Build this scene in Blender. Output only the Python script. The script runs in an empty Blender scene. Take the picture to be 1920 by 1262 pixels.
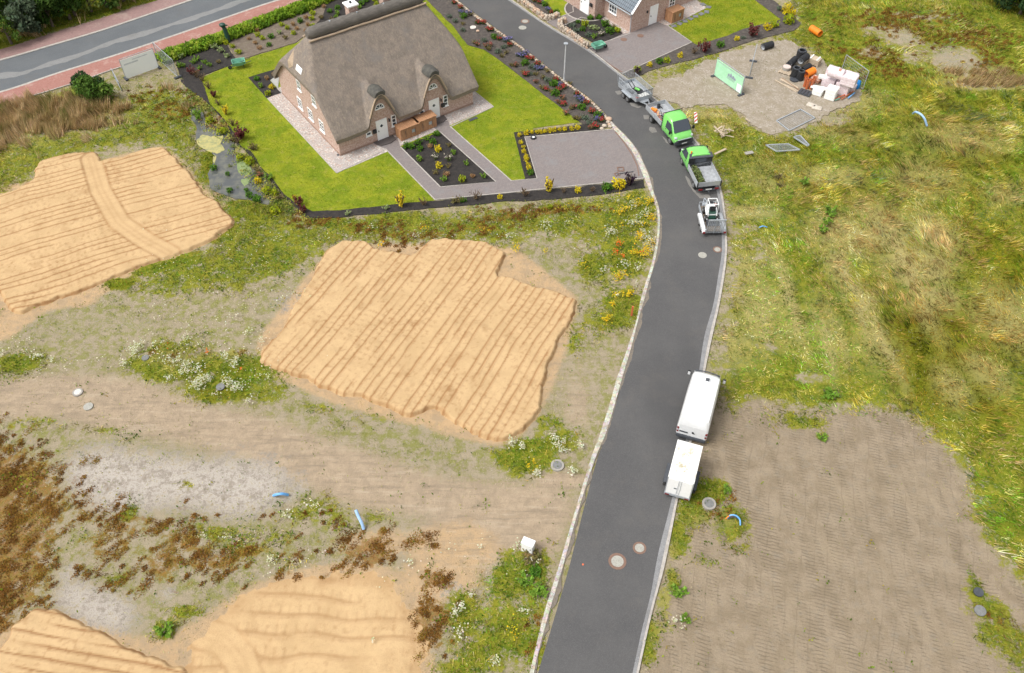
import bpy, bmesh, math, random
import numpy as np
from mathutils import Vector, Matrix
random.seed(7); RNG = np.random.default_rng(11)
S = bpy.context.scene; COL = S.collection
rad = math.radians
# ------------------------------------------------------------------ camera
CH = 47.0; CD = rad(48.6); CF = 1600.0
cd = bpy.data.cameras.new('camera'); cam = bpy.data.objects.new('camera', cd); COL.objects.link(cam)
cam.location = (0, 0, CH); cam.rotation_euler = (rad(90) - CD, 0, 0)
cd.sensor_width = 36.0; cd.lens = CF / 1920 * 36.0; cd.clip_start = .5; cd.clip_end = 3000
S.camera = cam
S.render.resolution_x = 1024; S.render.resolution_y = 673
# ------------------------------------------------------------------ sky, sun, exposure
SUN_EL, SUN_AZ = rad(58), rad(-115)          # azimuth measured from +Y towards +X
w = bpy.data.worlds.new('World'); S.world = w; w.use_nodes = True
nt = w.node_tree; bg = nt.nodes['Background']; sk = nt.nodes.new('ShaderNodeTexSky')
sk.sky_type = 'NISHITA'; sk.sun_disc = False; sk.sun_elevation = SUN_EL; sk.sun_rotation = SUN_AZ
sk.air_density = 1.0; sk.dust_density = 4.0; sk.ozone_density = 1.0
hs = nt.nodes.new('ShaderNodeHueSaturation'); hs.inputs['Saturation'].default_value = .12
nt.links.new(sk.outputs[0], hs.inputs['Color']); nt.links.new(hs.outputs[0], bg.inputs[0]); bg.inputs[1].default_value = .15
sd = bpy.data.lights.new('sun', 'SUN'); sd.energy = 1.5; sd.angle = rad(22); sd.color = (1, .96, .9)
so = bpy.data.objects.new('sun', sd); COL.objects.link(so)
sv = Vector((math.sin(SUN_AZ) * math.cos(SUN_EL), math.cos(SUN_AZ) * math.cos(SUN_EL), math.sin(SUN_EL)))
so.rotation_euler = sv.to_track_quat('Z', 'Y').to_euler(); so.location = (0, 0, 80)
S.view_settings.view_transform = 'Standard'; S.view_settings.look = 'None'; S.view_settings.gamma = 1
S.view_settings.exposure = .56
# ------------------------------------------------------------------ mapping of surveyed points to the ground
def G(px, py, z=0.0):
    dx = (px - 960) / CF; dy = (631 - py) / CF
    r = Vector((dx, math.cos(CD) + dy * math.sin(CD), -math.sin(CD) + dy * math.cos(CD)))
    t = (z - CH) / r.z
    return Vector((r.x * t, r.y * t, z))
def GL(pts, z=0.0): return [G(a, b, z) for a, b in pts]
# ------------------------------------------------------------------ tags and mesh helpers
def tag(o, label=None, cat=None, group=None, kind=None):
    if label: o['label'] = label
    if cat: o['category'] = cat
    if group: o['group'] = group
    if kind: o['kind'] = kind
    return o
def empty(name, loc=(0, 0, 0), rz=0, label=None, cat=None, group=None):
    o = bpy.data.objects.new(name, None); COL.objects.link(o); o.location = loc; o.rotation_euler = (0, 0, rz)
    o.empty_display_size = .3
    return tag(o, label, cat, group)
def link(name, me, mat, parent=None):
    o = bpy.data.objects.new(name, me); COL.objects.link(o)
    if mat is not None:
        me.materials.clear(); me.materials.append(mat)
    if parent: o.parent = parent
    return o
class MB:
    def __init__(s): s.v = []; s.f = []
    def add(s, vs, fs):
        b = len(s.v); s.v += [tuple(x) for x in vs]; s.f += [tuple(i + b for i in f) for f in fs]; return s
    def box(s, x0, x1, y0, y1, z0, z1):
        return s.add([(x0,y0,z0),(x1,y0,z0),(x1,y1,z0),(x0,y1,z0),(x0,y0,z1),(x1,y0,z1),(x1,y1,z1),(x0,y1,z1)],
                     [(0,3,2,1),(4,5,6,7),(0,1,5,4),(1,2,6,5),(2,3,7,6),(3,0,4,7)])
    def bar(s, a, b, w, h=None, up=(0,0,1)):
        h = h or w; a = Vector(a); b = Vector(b); d = (b - a).normalized(); up = Vector(up)
        if abs(d.dot(up)) > .98: up = Vector((1,0,0))
        x = d.cross(up).normalized() * (w/2); y = x.cross(d).normalized() * (h/2)
        return s.add([a-x-y,a+x-y,a+x+y,a-x+y,b-x-y,b+x-y,b+x+y,b-x+y],[(0,1,2,3),(7,6,5,4),(0,4,5,1),(1,5,6,2),(2,6,7,3),(3,7,4,0)])
    def cyl(s, a, b, r, n=12, r2=None, cap=True):
        r2 = r if r2 is None else r2; a = Vector(a); b = Vector(b); d = (b-a).normalized()
        up = Vector((0,0,1)) if abs(d.z) < .95 else Vector((1,0,0)); x = d.cross(up).normalized(); y = d.cross(x)
        vs = []
        for i in range(n):
            t = 2*math.pi*i/n; e = x*math.cos(t) + y*math.sin(t); vs += [a+e*r, b+e*r2]
        fs = [(2*i, 2*i+1, (2*i+3) % (2*n), (2*i+2) % (2*n)) for i in range(n)]
        if cap: fs += [tuple(range(0,2*n,2)), tuple(range(2*n-1,0,-2))]
        return s.add(vs, fs)
    def pipe(s, a, b, r, ri, n=18):
        a = Vector(a); b = Vector(b); d = (b-a).normalized()
        up = Vector((0,0,1)) if abs(d.z) < .95 else Vector((1,0,0)); x = d.cross(up).normalized(); y = d.cross(x); vs = []
        for i in range(n):
            t = 2*math.pi*i/n; e = x*math.cos(t) + y*math.sin(t); vs += [a+e*r, b+e*r, b+e*ri, a+e*ri]
        fs = []
        for i in range(n):
            j = (i+1) % n
            for k in range(4): fs.append((4*i+k, 4*i+(k+1)%4, 4*j+(k+1)%4, 4*j+k))
        return s.add(vs, fs)
    def tube(s, pts, r, n=8):
        pts = [Vector(p) for p in pts]; vs = []; m = len(pts)
        for i, p in enumerate(pts):
            d = (pts[min(i+1,m-1)] - pts[max(i-1,0)]).normalized()
            up = Vector((0,0,1)) if abs(d.z) < .95 else Vector((1,0,0)); x = d.cross(up).normalized(); y = d.cross(x)
            rr = r[i] if isinstance(r, (list,tuple)) else r
            for k in range(n):
                t = 2*math.pi*k/n; vs.append(p + (x*math.cos(t)+y*math.sin(t))*rr)
        fs = [(i*n+k, i*n+(k+1)%n, (i+1)*n+(k+1)%n, (i+1)*n+k) for i in range(m-1) for k in range(n)]
        fs += [tuple(range(n-1,-1,-1)), tuple(range((m-1)*n, m*n))]
        return s.add(vs, fs)
    def prism(s, pts, z0, z1):
        n = len(pts)
        return s.add([(p[0],p[1],z0) for p in pts]+[(p[0],p[1],z1) for p in pts],
                     [tuple(range(n-1,-1,-1)), tuple(range(n,2*n))]+[(i,(i+1)%n,n+(i+1)%n,n+i) for i in range(n)])
    def side(s, pts, y0, y1):        # profile in x-z extruded along y
        n = len(pts)
        return s.add([(p[0],y0,p[1]) for p in pts]+[(p[0],y1,p[1]) for p in pts],
                     [tuple(range(n)), tuple(range(2*n-1,n-1,-1))]+[(i,n+i,n+(i+1)%n,(i+1)%n) for i in range(n)])
    def loft(s, secs):
        n = len(secs[0]); vs = [p for q in secs for p in q]; m = len(secs)
        fs = [(i*n+k, i*n+(k+1)%n, (i+1)*n+(k+1)%n, (i+1)*n+k) for i in range(m-1) for k in range(n)]
        fs += [tuple(range(n-1,-1,-1)), tuple(range((m-1)*n, m*n))]
        return s.add(vs, fs)
    def build(s, name, mat, parent=None, smooth=False, bevel=0, loc=None, rz=0):
        me = bpy.data.meshes.new(name); me.from_pydata(s.v, [], s.f)
        bm = bmesh.new(); bm.from_mesh(me); bmesh.ops.recalc_face_normals(bm, faces=bm.faces)
        if bevel:
            es = [e for e in bm.edges if len(e.link_faces) == 2 and e.calc_face_angle(0) > .6]
            bmesh.ops.bevel(bm, geom=es, offset=bevel, segments=2, affect='EDGES', clamp_overlap=True)
        bm.to_mesh(me); bm.free()
        if smooth:
            me.polygons.foreach_set('use_smooth', [True]*len(me.polygons))
            me.set_sharp_from_angle(angle=rad(38))
        o = link(name, me, mat, parent)
        if loc is not None: o.location = loc; o.rotation_euler = (0,0,rz)
        return o
def copy_tree(o, parent=None):
    c = o.copy(); COL.objects.link(c); c.parent = parent
    for ch in list(o.children): copy_tree(ch, c)
    return c
# ------------------------------------------------------------------ materials
def N(nt, t, **k):
    n = nt.nodes.new(t)
    for a, b in k.items():
        if a in n.inputs: n.inputs[a].default_value = b
        else: setattr(n, a, b)
    return n
def newmat(name):
    m = bpy.data.materials.new(name); m.use_nodes = True; nt = m.node_tree; return m, nt, nt.nodes['Principled BSDF']
def mixc(nt, fac, a, b, mode='MIX'):
    n = nt.nodes.new('ShaderNodeMix'); n.data_type = 'RGBA'; n.blend_type = mode
    for s, v in ((n.inputs[0], fac), (n.inputs[6], a), (n.inputs[7], b)):
        if hasattr(v, 'node'): nt.links.new(v, s)
        elif isinstance(v, (tuple, list)): s.default_value = (*v[:3], 1)
        else: s.default_value = v
    return n.outputs[2]
def noise(nt, scale, detail=4, rough=.6, vec=None, out=0):
    n = N(nt, 'ShaderNodeTexNoise'); n.inputs['Scale'].default_value = scale; n.inputs['Detail'].default_value = detail
    n.inputs['Roughness'].default_value = rough
    if vec is not None: nt.links.new(vec, n.inputs['Vector'])
    return n.outputs[out]
def mathn(nt, op, a, b=0.0, clamp=False):
    n = nt.nodes.new('ShaderNodeMath'); n.operation = op; n.use_clamp = clamp
    for s, v in ((n.inputs[0], a), (n.inputs[1], b)):
        if hasattr(v, 'node'): nt.links.new(v, s)
        else: s.default_value = v
    return n.outputs[0]
def ramp(nt, fac, lo, hi):
    n = nt.nodes.new('ShaderNodeMapRange'); n.interpolation_type = 'SMOOTHSTEP'
    nt.links.new(fac, n.inputs[0]); n.inputs[1].default_value = lo; n.inputs[2].default_value = hi
    return n.outputs[0]
def coords(nt, kind='Object', scale=(1,1,1), rot=(0,0,0)):
    t = nt.nodes.new('ShaderNodeTexCoord'); mp = nt.nodes.new('ShaderNodeMapping')
    mp.inputs['Scale'].default_value = scale; mp.inputs['Rotation'].default_value = rot
    nt.links.new(t.outputs[kind], mp.inputs[0]); return mp.outputs[0]
def bump(nt, bs, h, strength=.4, dist=.02):
    b = nt.nodes.new('ShaderNodeBump'); b.inputs['Strength'].default_value = strength; b.inputs['Distance'].default_value = dist
    nt.links.new(h, b.inputs['Height']); nt.links.new(b.outputs[0], bs.inputs['Normal'])
def simple(name, c, rough=.6, c2=None, scale=6, metal=0, bmp=0, bscale=40, coat=0, lo=.4, hi=.65, stretch=(1,1,1)):
    m, nt, bs = newmat(name); bs.inputs['Roughness'].default_value = rough; bs.inputs['Metallic'].default_value = metal
    if coat: bs.inputs['Coat Weight'].default_value = coat
    vec = coords(nt, 'Object', stretch)
    c2 = c2 or tuple(x*.82 for x in c)
    col = mixc(nt, ramp(nt, noise(nt, scale, 5, .65, vec), lo, hi), c, c2)
    col = mixc(nt, ramp(nt, noise(nt, scale*7, 3, .7, vec), .35, .7), col, mixc(nt, .5, col, c2))
    nt.links.new(col, bs.inputs['Base Color'])
    if bmp: bump(nt, bs, noise(nt, bscale, 4, .7, vec), bmp, .03)
    return m
def attr_mat(name, rough=.8, trans=.25):
    m, nt, bs = newmat(name); bs.inputs['Roughness'].default_value = rough
    a = nt.nodes.new('ShaderNodeAttribute'); a.attribute_name = 'Col'
    nt.links.new(a.outputs['Color'], bs.inputs['Base Color']); bs.inputs['Specular IOR Level'].default_value = .15
    if trans:
        t = nt.nodes.new('ShaderNodeBsdfTranslucent'); nt.links.new(a.outputs['Color'], t.inputs[0])
        mx = nt.nodes.new('ShaderNodeMixShader'); mx.inputs[0].default_value = trans
        nt.links.new(bs.outputs[0], mx.inputs[1]); nt.links.new(t.outputs[0], mx.inputs[2])
        nt.links.new(mx.outputs[0], nt.nodes['Material Output'].inputs[0])
    return m
M = {}
M['leaf'] = attr_mat('foliage_leaf', .75, .35)
M['blade'] = attr_mat('grass_blade', .75, .3)
M['white_paint'] = simple('white_vehicle_paint', (.80,.81,.82), .25, (.74,.75,.75), 2, coat=.4)
M['white'] = simple('white_painted_wood', (.88,.88,.87), .4, (.83,.83,.82), 8)
M['green_paint'] = simple('green_vehicle_paint', (.21,.60,.14), .32, (.18,.54,.12), 2, coat=.4)
M['black'] = simple('black_plastic', (.018,.019,.022), .5, (.03,.031,.034), 9, bmp=.1)
M['dgrey'] = simple('dark_grey_plastic', (.045,.05,.06), .55, (.065,.07,.08), 7)
M['tyre'] = simple('tyre_rubber', (.02,.02,.021), .85, (.045,.042,.038), 12, bmp=.2)
M['rim'] = simple('wheel_rim_metal', (.42,.43,.44), .35, (.3,.3,.3), 20, metal=.7)
M['galv'] = simple('galvanised_steel', (.46,.49,.52), .42, (.36,.39,.42), 9, metal=.35)
M['alu'] = simple('aluminium_sideboard', (.50,.52,.54), .4, (.42,.44,.46), 5, metal=.4, stretch=(1,1,4))
M['floor_alu'] = simple('worn_load_floor', (.40,.42,.44), .5, (.26,.27,.28), 3)
M['floor_wood'] = simple('wet_plywood_floor', (.20,.16,.12), .6, (.11,.09,.07), 4, stretch=(1,6,1))
M['lamp_red'] = simple('red_tail_lens', (.22,.012,.015), .3, (.16,.01,.012), 20)
M['lamp_clear'] = simple('clear_headlamp', (.6,.63,.66), .12, (.5,.53,.56), 20, coat=.6)
M['plate'] = simple('number_plate', (.72,.73,.7), .4)
M['orange'] = simple('orange_plastic_pipe', (.85,.26,.02), .42, (.75,.2,.02), 5)
M['terra'] = simple('terracotta_pipe', (.48,.13,.045), .5, (.40,.10,.035), 6)
M['wood'] = simple('weathered_board', (.55,.45,.33), .75, (.38,.30,.22), 4, bmp=.3, stretch=(1,8,8))
M['cedar'] = None
M['conc'] = simple('concrete', (.30,.28,.25), .85, (.32,.30,.27), 10, bmp=.3)
M['lid'] = simple('iron_cover', (.40,.39,.34), .6, (.28,.27,.24), 14, bmp=.3)
M['lidring'] = simple('brick_collar', (.22,.13,.095), .8, (.16,.10,.075), 20, bmp=.3)
M['blue'] = simple('blue_pipe', (.10,.33,.68), .4, (.18,.42,.75), 4)
M['ltblue'] = simple('faded_blue_pipe', (.33,.50,.74), .4, (.28,.44,.68), 4)
M['foam'] = simple('white_wrapped_foam', (.82,.83,.80), .5, (.76,.77,.74), 3, bmp=.1, bscale=12)
M['pink'] = simple('pink_wrapped_blocks', (.62,.50,.51), .45, (.72,.64,.66), 4, bmp=.25, bscale=9)
M['brick_stack'] = simple('brick_red_bundle', (.36,.16,.11), .8, (.45,.25,.17), 12, bmp=.3)
M['barrow'] = simple('green_barrow_tray', (.16,.42,.30), .45, (.14,.33,.24), 6)
M['thatch_edge'] = simple('weathered_thatch_edge', (.27,.22,.175), .95, (.20,.165,.13), 9, bmp=.6)
M['lidgrey'] = simple('grey_iron_cover', (.20,.205,.20), .7, (.15,.15,.145), 9)
M['stem'] = simple('woody_stem', (.13,.09,.06), .85, (.09,.06,.04), 20)
M['bark'] = simple('tree_bark', (.14,.11,.08), .9, (.08,.06,.045), 8, bmp=.5)
M['banner_green'] = simple('pale_green_banner', (.34,.66,.40), .55, (.42,.72,.50), 1.2)
M['banner_white'] = simple('white_green_banner', (.88,.92,.91), .5, (.90,.93,.93), 1.0)
M['red'] = simple('orange_red_marker', (.60,.14,.06), .6)
M['stone'] = simple('pale_field_stone', (.52,.44,.34), .85, (.36,.30,.25), 3, bmp=.5, bscale=14)
M['stone2'] = simple('warm_field_stone', (.55,.38,.26), .85, (.40,.29,.22), 3, bmp=.5, bscale=14)
M['dkgreen'] = simple('dark_green_metal', (.012,.05,.035), .5, (.02,.07,.05), 8)
M['log'] = simple('split_log', (.34,.22,.13), .85, (.22,.15,.10), 6)
def glass_mat():
    m, nt, bs = newmat('dark_window_glass'); bs.inputs['Base Color'].default_value = (.05,.06,.075,1)
    bs.inputs['Roughness'].default_value = .12; bs.inputs['Specular IOR Level'].default_value = .7; return m
M['glass'] = glass_mat()
def cedar():
    m, nt, bs = newmat('slatted_cedar'); vec = coords(nt, 'Object')
    wv = N(nt, 'ShaderNodeTexWave'); wv.wave_type = 'BANDS'; wv.bands_direction = 'X'; wv.inputs['Scale'].default_value = 3.2; wv.inputs['Distortion'].default_value = 0
    nt.links.new(vec, wv.inputs['Vector'])
    c = mixc(nt, ramp(nt, noise(nt, 2.5, 4, .6, coords(nt, 'Object', (3,3,.6))), .35, .65), (.50,.27,.14), (.36,.18,.09))
    c = mixc(nt, ramp(nt, wv.outputs[0], .12, .0), c, (.07,.035,.02)); nt.links.new(c, bs.inputs['Base Color'])
    bs.inputs['Roughness'].default_value = .7; return m
M['cedar'] = cedar()
def brick(name, c1, c2, mortar, mottle):
    m, nt, bs = newmat(name); t = nt.nodes.new('ShaderNodeTexCoord'); sx = nt.nodes.new('ShaderNodeSeparateXYZ'); nt.links.new(t.outputs['Object'], sx.inputs[0])
    cx = nt.nodes.new('ShaderNodeCombineXYZ'); nt.links.new(mathn(nt,'ADD',sx.outputs[0],sx.outputs[1]), cx.inputs[0]); nt.links.new(sx.outputs[2], cx.inputs[1])
    b = N(nt, 'ShaderNodeTexBrick'); nt.links.new(cx.outputs[0], b.inputs['Vector']); b.inputs['Scale'].default_value = 1
    b.inputs['Brick Width'].default_value = .25; b.inputs['Row Height'].default_value = .083; b.inputs['Mortar Size'].default_value = .009
    b.inputs['Color1'].default_value = (*c1,1); b.inputs['Color2'].default_value = (*c2,1); b.inputs['Mortar'].default_value = (*mortar,1); b.inputs['Bias'].default_value = -.1
    col = mixc(nt, ramp(nt, noise(nt, 5, 6, .85, t.outputs['Object']), .42, .60), b.outputs[0], mottle)
    col = mixc(nt, ramp(nt, noise(nt, 9, 5, .85, t.outputs['Object']), .50, .66), col, (.27,.13,.10))
    nt.links.new(col, bs.inputs['Base Color']); bs.inputs['Roughness'].default_value = .9; bump(nt, bs, b.outputs['Fac'], -.3, .01); return m
M['brick'] = brick('pale_reclaimed_brick', (.46,.285,.22), (.31,.165,.125), (.47,.39,.34), (.56,.44,.37))
def thatch():
    m, nt, bs = newmat('weathered_thatch'); vec = coords(nt, 'Object')
    st = coords(nt, 'Object', (9, 1.2, 1.2))
    col = mixc(nt, ramp(nt, noise(nt, 1.3, 6, .65, vec), .36, .64), (.215,.183,.156), (.30,.252,.208))
    col = mixc(nt, mathn(nt,'MULTIPLY',ramp(nt, noise(nt, 3.4, 5, .7, coords(nt,'Object',(1.6,.8,.8))), .44, .68),.75), col, (.36,.295,.235))
    col = mixc(nt, ramp(nt, noise(nt, .55, 4, .7, vec), .5, .7), col, (.235,.21,.19))
    col = mixc(nt, ramp(nt, noise(nt, 5, 6, .85, st), .44, .64), col, (.17,.142,.12))
    nt.links.new(col, bs.inputs['Base Color']); bs.inputs['Roughness'].default_value = .95; bs.inputs['Specular IOR Level'].default_value = .1
    bump(nt, bs, noise(nt, 7, 6, .8, st), .9, .08); return m
M['thatch'] = thatch()
M['reed_edge'] = simple('cut_reed_edge', (.47,.36,.26), .9, (.38,.29,.20), 9, bmp=.5)
M['ridge'] = simple('heather_ridge_thatch', (.10,.09,.08), .95, (.15,.135,.118), 3, bmp=.9, bscale=14, stretch=(.5,2,2))
M['patina'] = simple('dark_dormer_cap', (.055,.053,.048), .9, (.10,.095,.08), 3, bmp=.6, bscale=16)
def asphalt(name, c, c2, big=.25, grain=60):
    m, nt, bs = newmat(name); vec = coords(nt, 'Object')
    col = mixc(nt, ramp(nt, noise(nt, big, 5, .6, vec), .35, .68), c, c2)
    col = mixc(nt, ramp(nt, noise(nt, grain*.35, 3, .8, vec), .4, .75), col, tuple(x*1.35 for x in c2))
    col = mixc(nt, ramp(nt, noise(nt, .09, 3, .5, coords(nt,'Object',(1,.25,1))), .5, .7), col, tuple(x*.8 for x in c))
    col = mixc(nt, mathn(nt,'MULTIPLY',ramp(nt, noise(nt, .35, 7, .75, vec), .50, .68),.25), col, (.12,.108,.095)); col = mixc(nt, mathn(nt,'MULTIPLY',ramp(nt, noise(nt, 1.7, 6, .8, vec), .60, .72),.3), col, tuple(x*.6 for x in c))
    nt.links.new(col, bs.inputs['Base Color']); bs.inputs['Roughness'].default_value = .85; bump(nt, bs, noise(nt, grain, 2, .8, vec), .35, .01); return m
M['asphalt'] = asphalt('fresh_asphalt', (.064,.063,.064), (.082,.080,.079))
M['asphalt2'] = asphalt('worn_blue_grey_asphalt', (.088,.096,.104), (.105,.113,.12), .4)
M['patch'] = asphalt('pale_repair_asphalt', (.165,.168,.165), (.19,.19,.188), 1.2)
M['gutter'] = asphalt('grey_gutter_strip', (.165,.165,.168), (.225,.225,.228), 1.5)
M['kerbstone'] = simple('pale_kerb_concrete', (.44,.41,.37), .85, (.33,.30,.27), 4, bmp=.3)
def granite():
    m, nt, bs = newmat('worn_white_setts'); vec = coords(nt, 'Object')
    v = N(nt, 'ShaderNodeTexVoronoi'); v.inputs['Scale'].default_value = 4.5; nt.links.new(vec, v.inputs['Vector'])
    vd = N(nt, 'ShaderNodeTexVoronoi'); vd.feature = 'DISTANCE_TO_EDGE'; vd.inputs['Scale'].default_value = 4.5; nt.links.new(vec, vd.inputs['Vector'])
    col = mixc(nt, .25, mixc(nt, ramp(nt, noise(nt, 2.2, 4, .7, vec), .4, .62), (.50,.48,.44), (.37,.33,.28)), v.outputs['Color'], 'SOFT_LIGHT')
    col = mixc(nt, ramp(nt, vd.outputs[0], .05, .0), col, (.24,.20,.15))
    col = mixc(nt, ramp(nt, noise(nt, .7, 5, .75, vec), .56, .66), col, (.26,.22,.15))
    nt.links.new(col, bs.inputs['Base Color']); bs.inputs['Roughness'].default_value = .85; bump(nt, bs, vd.outputs[0], .4, .02); return m
M['setts'] = granite()
def pavers(name, c1, c2, mort, sx, sy, rot, c3, n3=(.5,.7)):
    m, nt, bs = newmat(name); vec = coords(nt, 'Object', (1,1,1), (0,0,rot))
    b = N(nt, 'ShaderNodeTexBrick'); nt.links.new(vec, b.inputs['Vector']); b.inputs['Scale'].default_value = 1
    b.inputs['Brick Width'].default_value = sx; b.inputs['Row Height'].default_value = sy; b.inputs['Mortar Size'].default_value = .008
    b.inputs['Color1'].default_value = (*c1,1); b.inputs['Color2'].default_value = (*c2,1); b.inputs['Mortar'].default_value = (*mort,1)
    col = mixc(nt, ramp(nt, noise(nt, .6, 6, .75, vec), *n3), b.outputs[0], c3)
    col = mixc(nt, ramp(nt, noise(nt, 9, 4, .8, vec), .4, .75), col, mixc(nt, .45, col, c3))
    nt.links.new(col, bs.inputs['Base Color']); bs.inputs['Roughness'].default_value = .85; bump(nt, bs, b.outputs['Fac'], -.3, .01); return m
M['paver'] = pavers('grey_violet_pavers', (.185,.160,.157), (.235,.20,.19), (.13,.11,.10), .22, .11, rad(-35), (.20,.19,.19))
M['paver_dk'] = pavers('dark_landing_pavers', (.085,.07,.068), (.11,.092,.088), (.07,.06,.055), .22, .11, rad(-35), (.10,.088,.082))
M['cycle'] = pavers('red_cycle_path_pavers', (.33,.145,.115), (.28,.12,.095), (.25,.12,.10), .22, .11, rad(15), (.40,.26,.22), (.52,.68))
M['pavement'] = pavers('purple_red_pavement', (.24,.145,.135), (.30,.18,.165), (.2,.13,.12), .22, .11, rad(15), (.32,.23,.20))
def pebbles(name, cs, scale):
    m, nt, bs = newmat(name); vec = coords(nt, 'Object')
    v = N(nt, 'ShaderNodeTexVoronoi'); v.inputs['Scale'].default_value = scale; nt.links.new(vec, v.inputs['Vector'])
    sp = nt.nodes.new('ShaderNodeSeparateColor'); nt.links.new(v.outputs['Color'], sp.inputs[0])
    col = mixc(nt, ramp(nt, sp.outputs[0], .3, .7), cs[0], cs[1]); col = mixc(nt, ramp(nt, sp.outputs[1], .6, .8), col, cs[2])
    col = mixc(nt, ramp(nt, sp.outputs[2], .82, .9), col, cs[3])
    col = mixc(nt, ramp(nt, noise(nt, 1.1, 5, .7, vec), .4, .7), col, cs[4])
    nt.links.new(col, bs.inputs['Base Color']); bs.inputs['Roughness'].default_value = .9; bump(nt, bs, v.outputs['Distance'], -.6, .03); return m
M['pebble'] = pebbles('mixed_pebbles', [(.46,.42,.38),(.28,.25,.235),(.42,.30,.25),(.64,.62,.58),(.36,.32,.30)], 11)
M['yard'] = pebbles('crushed_hardcore', [(.29,.245,.19),(.25,.21,.16),(.32,.275,.22),(.38,.34,.29),(.24,.20,.14)], 9)
def soil(name, c, c2, c3=None):
    m, nt, bs = newmat(name); vec = coords(nt, 'Object')
    col = mixc(nt, ramp(nt, noise(nt, 3, 6, .75, vec), .4, .65), c, c2)
    if c3: col = mixc(nt, ramp(nt, noise(nt, 1.2, 5, .8, vec), .5, .72), col, c3)
    nt.links.new(col, bs.inputs['Base Color']); bs.inputs['Roughness'].default_value = .95; bump(nt, bs, noise(nt, 14, 6, .8, vec), .8, .05); return m
M['soil'] = soil('black_garden_soil', (.020,.017,.016), (.036,.030,.026))
M['soil_grey'] = soil('grey_brown_border_soil', (.060,.050,.044), (.095,.08,.07), (.12,.10,.08))
M['soil_brown'] = soil('dry_brown_bed_soil', (.13,.10,.075), (.18,.145,.11), (.16,.14,.09))
def lawn():
    m, nt, bs = newmat('mown_lawn'); vec = coords(nt, 'Object')
    col = mixc(nt, ramp(nt, noise(nt, .5, 6, .7, vec), .42, .58), (.165,.225,.014), (.26,.285,.02))
    col = mixc(nt, ramp(nt, noise(nt, 1.6, 6, .75, vec), .5, .72), col, (.30,.28,.06))
    col = mixc(nt, ramp(nt, noise(nt, 12, 4, .8, vec), .4, .75), col, (.13,.18,.01))
    nt.links.new(col, bs.inputs['Base Color']); bs.inputs['Roughness'].default_value = .9; bs.inputs['Specular IOR Level'].default_value = .1
    bump(nt, bs, noise(nt, 25, 5, .8, vec), .8, .05); return m
M['lawn'] = lawn()
def tiles():
    m, nt, bs = newmat('glazed_grey_roof_tiles'); t = nt.nodes.new('ShaderNodeTexCoord')
    b = N(nt, 'ShaderNodeTexBrick'); nt.links.new(t.outputs['UV'], b.inputs['Vector']); b.inputs['Scale'].default_value = 1; b.offset = 0
    b.inputs['Brick Width'].default_value = .27; b.inputs['Row Height'].default_value = .36; b.inputs['Mortar Size'].default_value = .025
    b.inputs['Color1'].default_value = (.13,.16,.19,1); b.inputs['Color2'].default_value = (.17,.20,.23,1); b.inputs['Mortar'].default_value = (.04,.045,.055,1)
    nt.links.new(b.outputs[0], bs.inputs['Base Color']); bs.inputs['Roughness'].default_value = .35; bump(nt, bs, b.outputs['Fac'], -.6, .03); return m
M['tiles'] = tiles()
M['water'] = None
def water():
    m, nt, bs = newmat('murky_pond_water'); vec = coords(nt, 'Object')
    col = mixc(nt, ramp(nt, noise(nt, .8, 5, .7, vec), .4, .65), (.075,.08,.08), (.14,.14,.11)); nt.links.new(col, bs.inputs['Base Color'])
    bs.inputs['Roughness'].default_value = .08; bs.inputs['Specular IOR Level'].default_value = .9; bump(nt, bs, noise(nt, 3, 3, .6, vec), .05, .02); return m
M['water'] = water()
M['algae'] = simple('yellow_algae', (.46,.40,.15), .8, (.25,.26,.12), 2.2, bmp=.4)
M['algae_green'] = simple('pale_green_duckweed', (.22,.27,.11), .8, (.16,.22,.09), 4, bmp=.4)
# ================================================================== ground survey: polygons in plan
def gxy(pts): return np.array([[G(a,b).x, G(a,b).y] for a,b in pts])
def inside(px, py, poly):
    c = np.zeros(px.shape, bool); n = len(poly)
    for i in range(n):
        x1,y1 = poly[i]; x2,y2 = poly[(i+1)%n]
        if y1 == y2: continue
        k = ((y1 > py) != (y2 > py)) & (px < (x2-x1)*(py-y1)/(y2-y1)+x1); c ^= k
    return c
_T = np.random.default_rng(5).random((256,256))
def vn(x, y, s, seed=0):
    x = np.asarray(x)/s + seed*17.3; y = np.asarray(y)/s + seed*9.7
    xi = np.floor(x).astype(int); yi = np.floor(y).astype(int); fx = x-xi; fy = y-yi
    fx = fx*fx*(3-2*fx); fy = fy*fy*(3-2*fy); a = _T[xi%256, yi%256]; b = _T[(xi+1)%256, yi%256]; c = _T[xi%256,(yi+1)%256]; d = _T[(xi+1)%256,(yi+1)%256]
    return (a*(1-fx)+b*fx)*(1-fy)+(c*(1-fx)+d*fx)*fy
def fbm(x, y, s, seed=0, o=4):
    r = 0; a = 1; t = 0
    for i in range(o): r = r + a*vn(x, y, s/2**i, seed+i*3); t += a; a *= .55
    return r/t
def sstep(a, lo, hi):
    t = np.clip((a-lo)/(hi-lo), 0, 1); return t*t*(3-2*t)
X0, X1, Y0, Y1, ST = -78., 78., 0., 138., .25
gx = np.arange(X0, X1+.01, ST); gy = np.arange(Y0, Y1+.01, ST); GX, GY = np.meshgrid(gx, gy)
def box_blur(a, r):
    if r < 1: return a
    for ax in (0,1):
        for _ in range(2):
            p = np.concatenate([np.repeat(np.take(a,[0],ax), r+1, ax), a, np.repeat(np.take(a,[-1],ax), r, ax)], ax); c = np.cumsum(p, ax)
            n = a.shape[ax]; a = (np.take(c, range(2*r+1, 2*r+1+n), ax) - np.take(c, range(0, n), ax))/(2*r+1)
    return a
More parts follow.
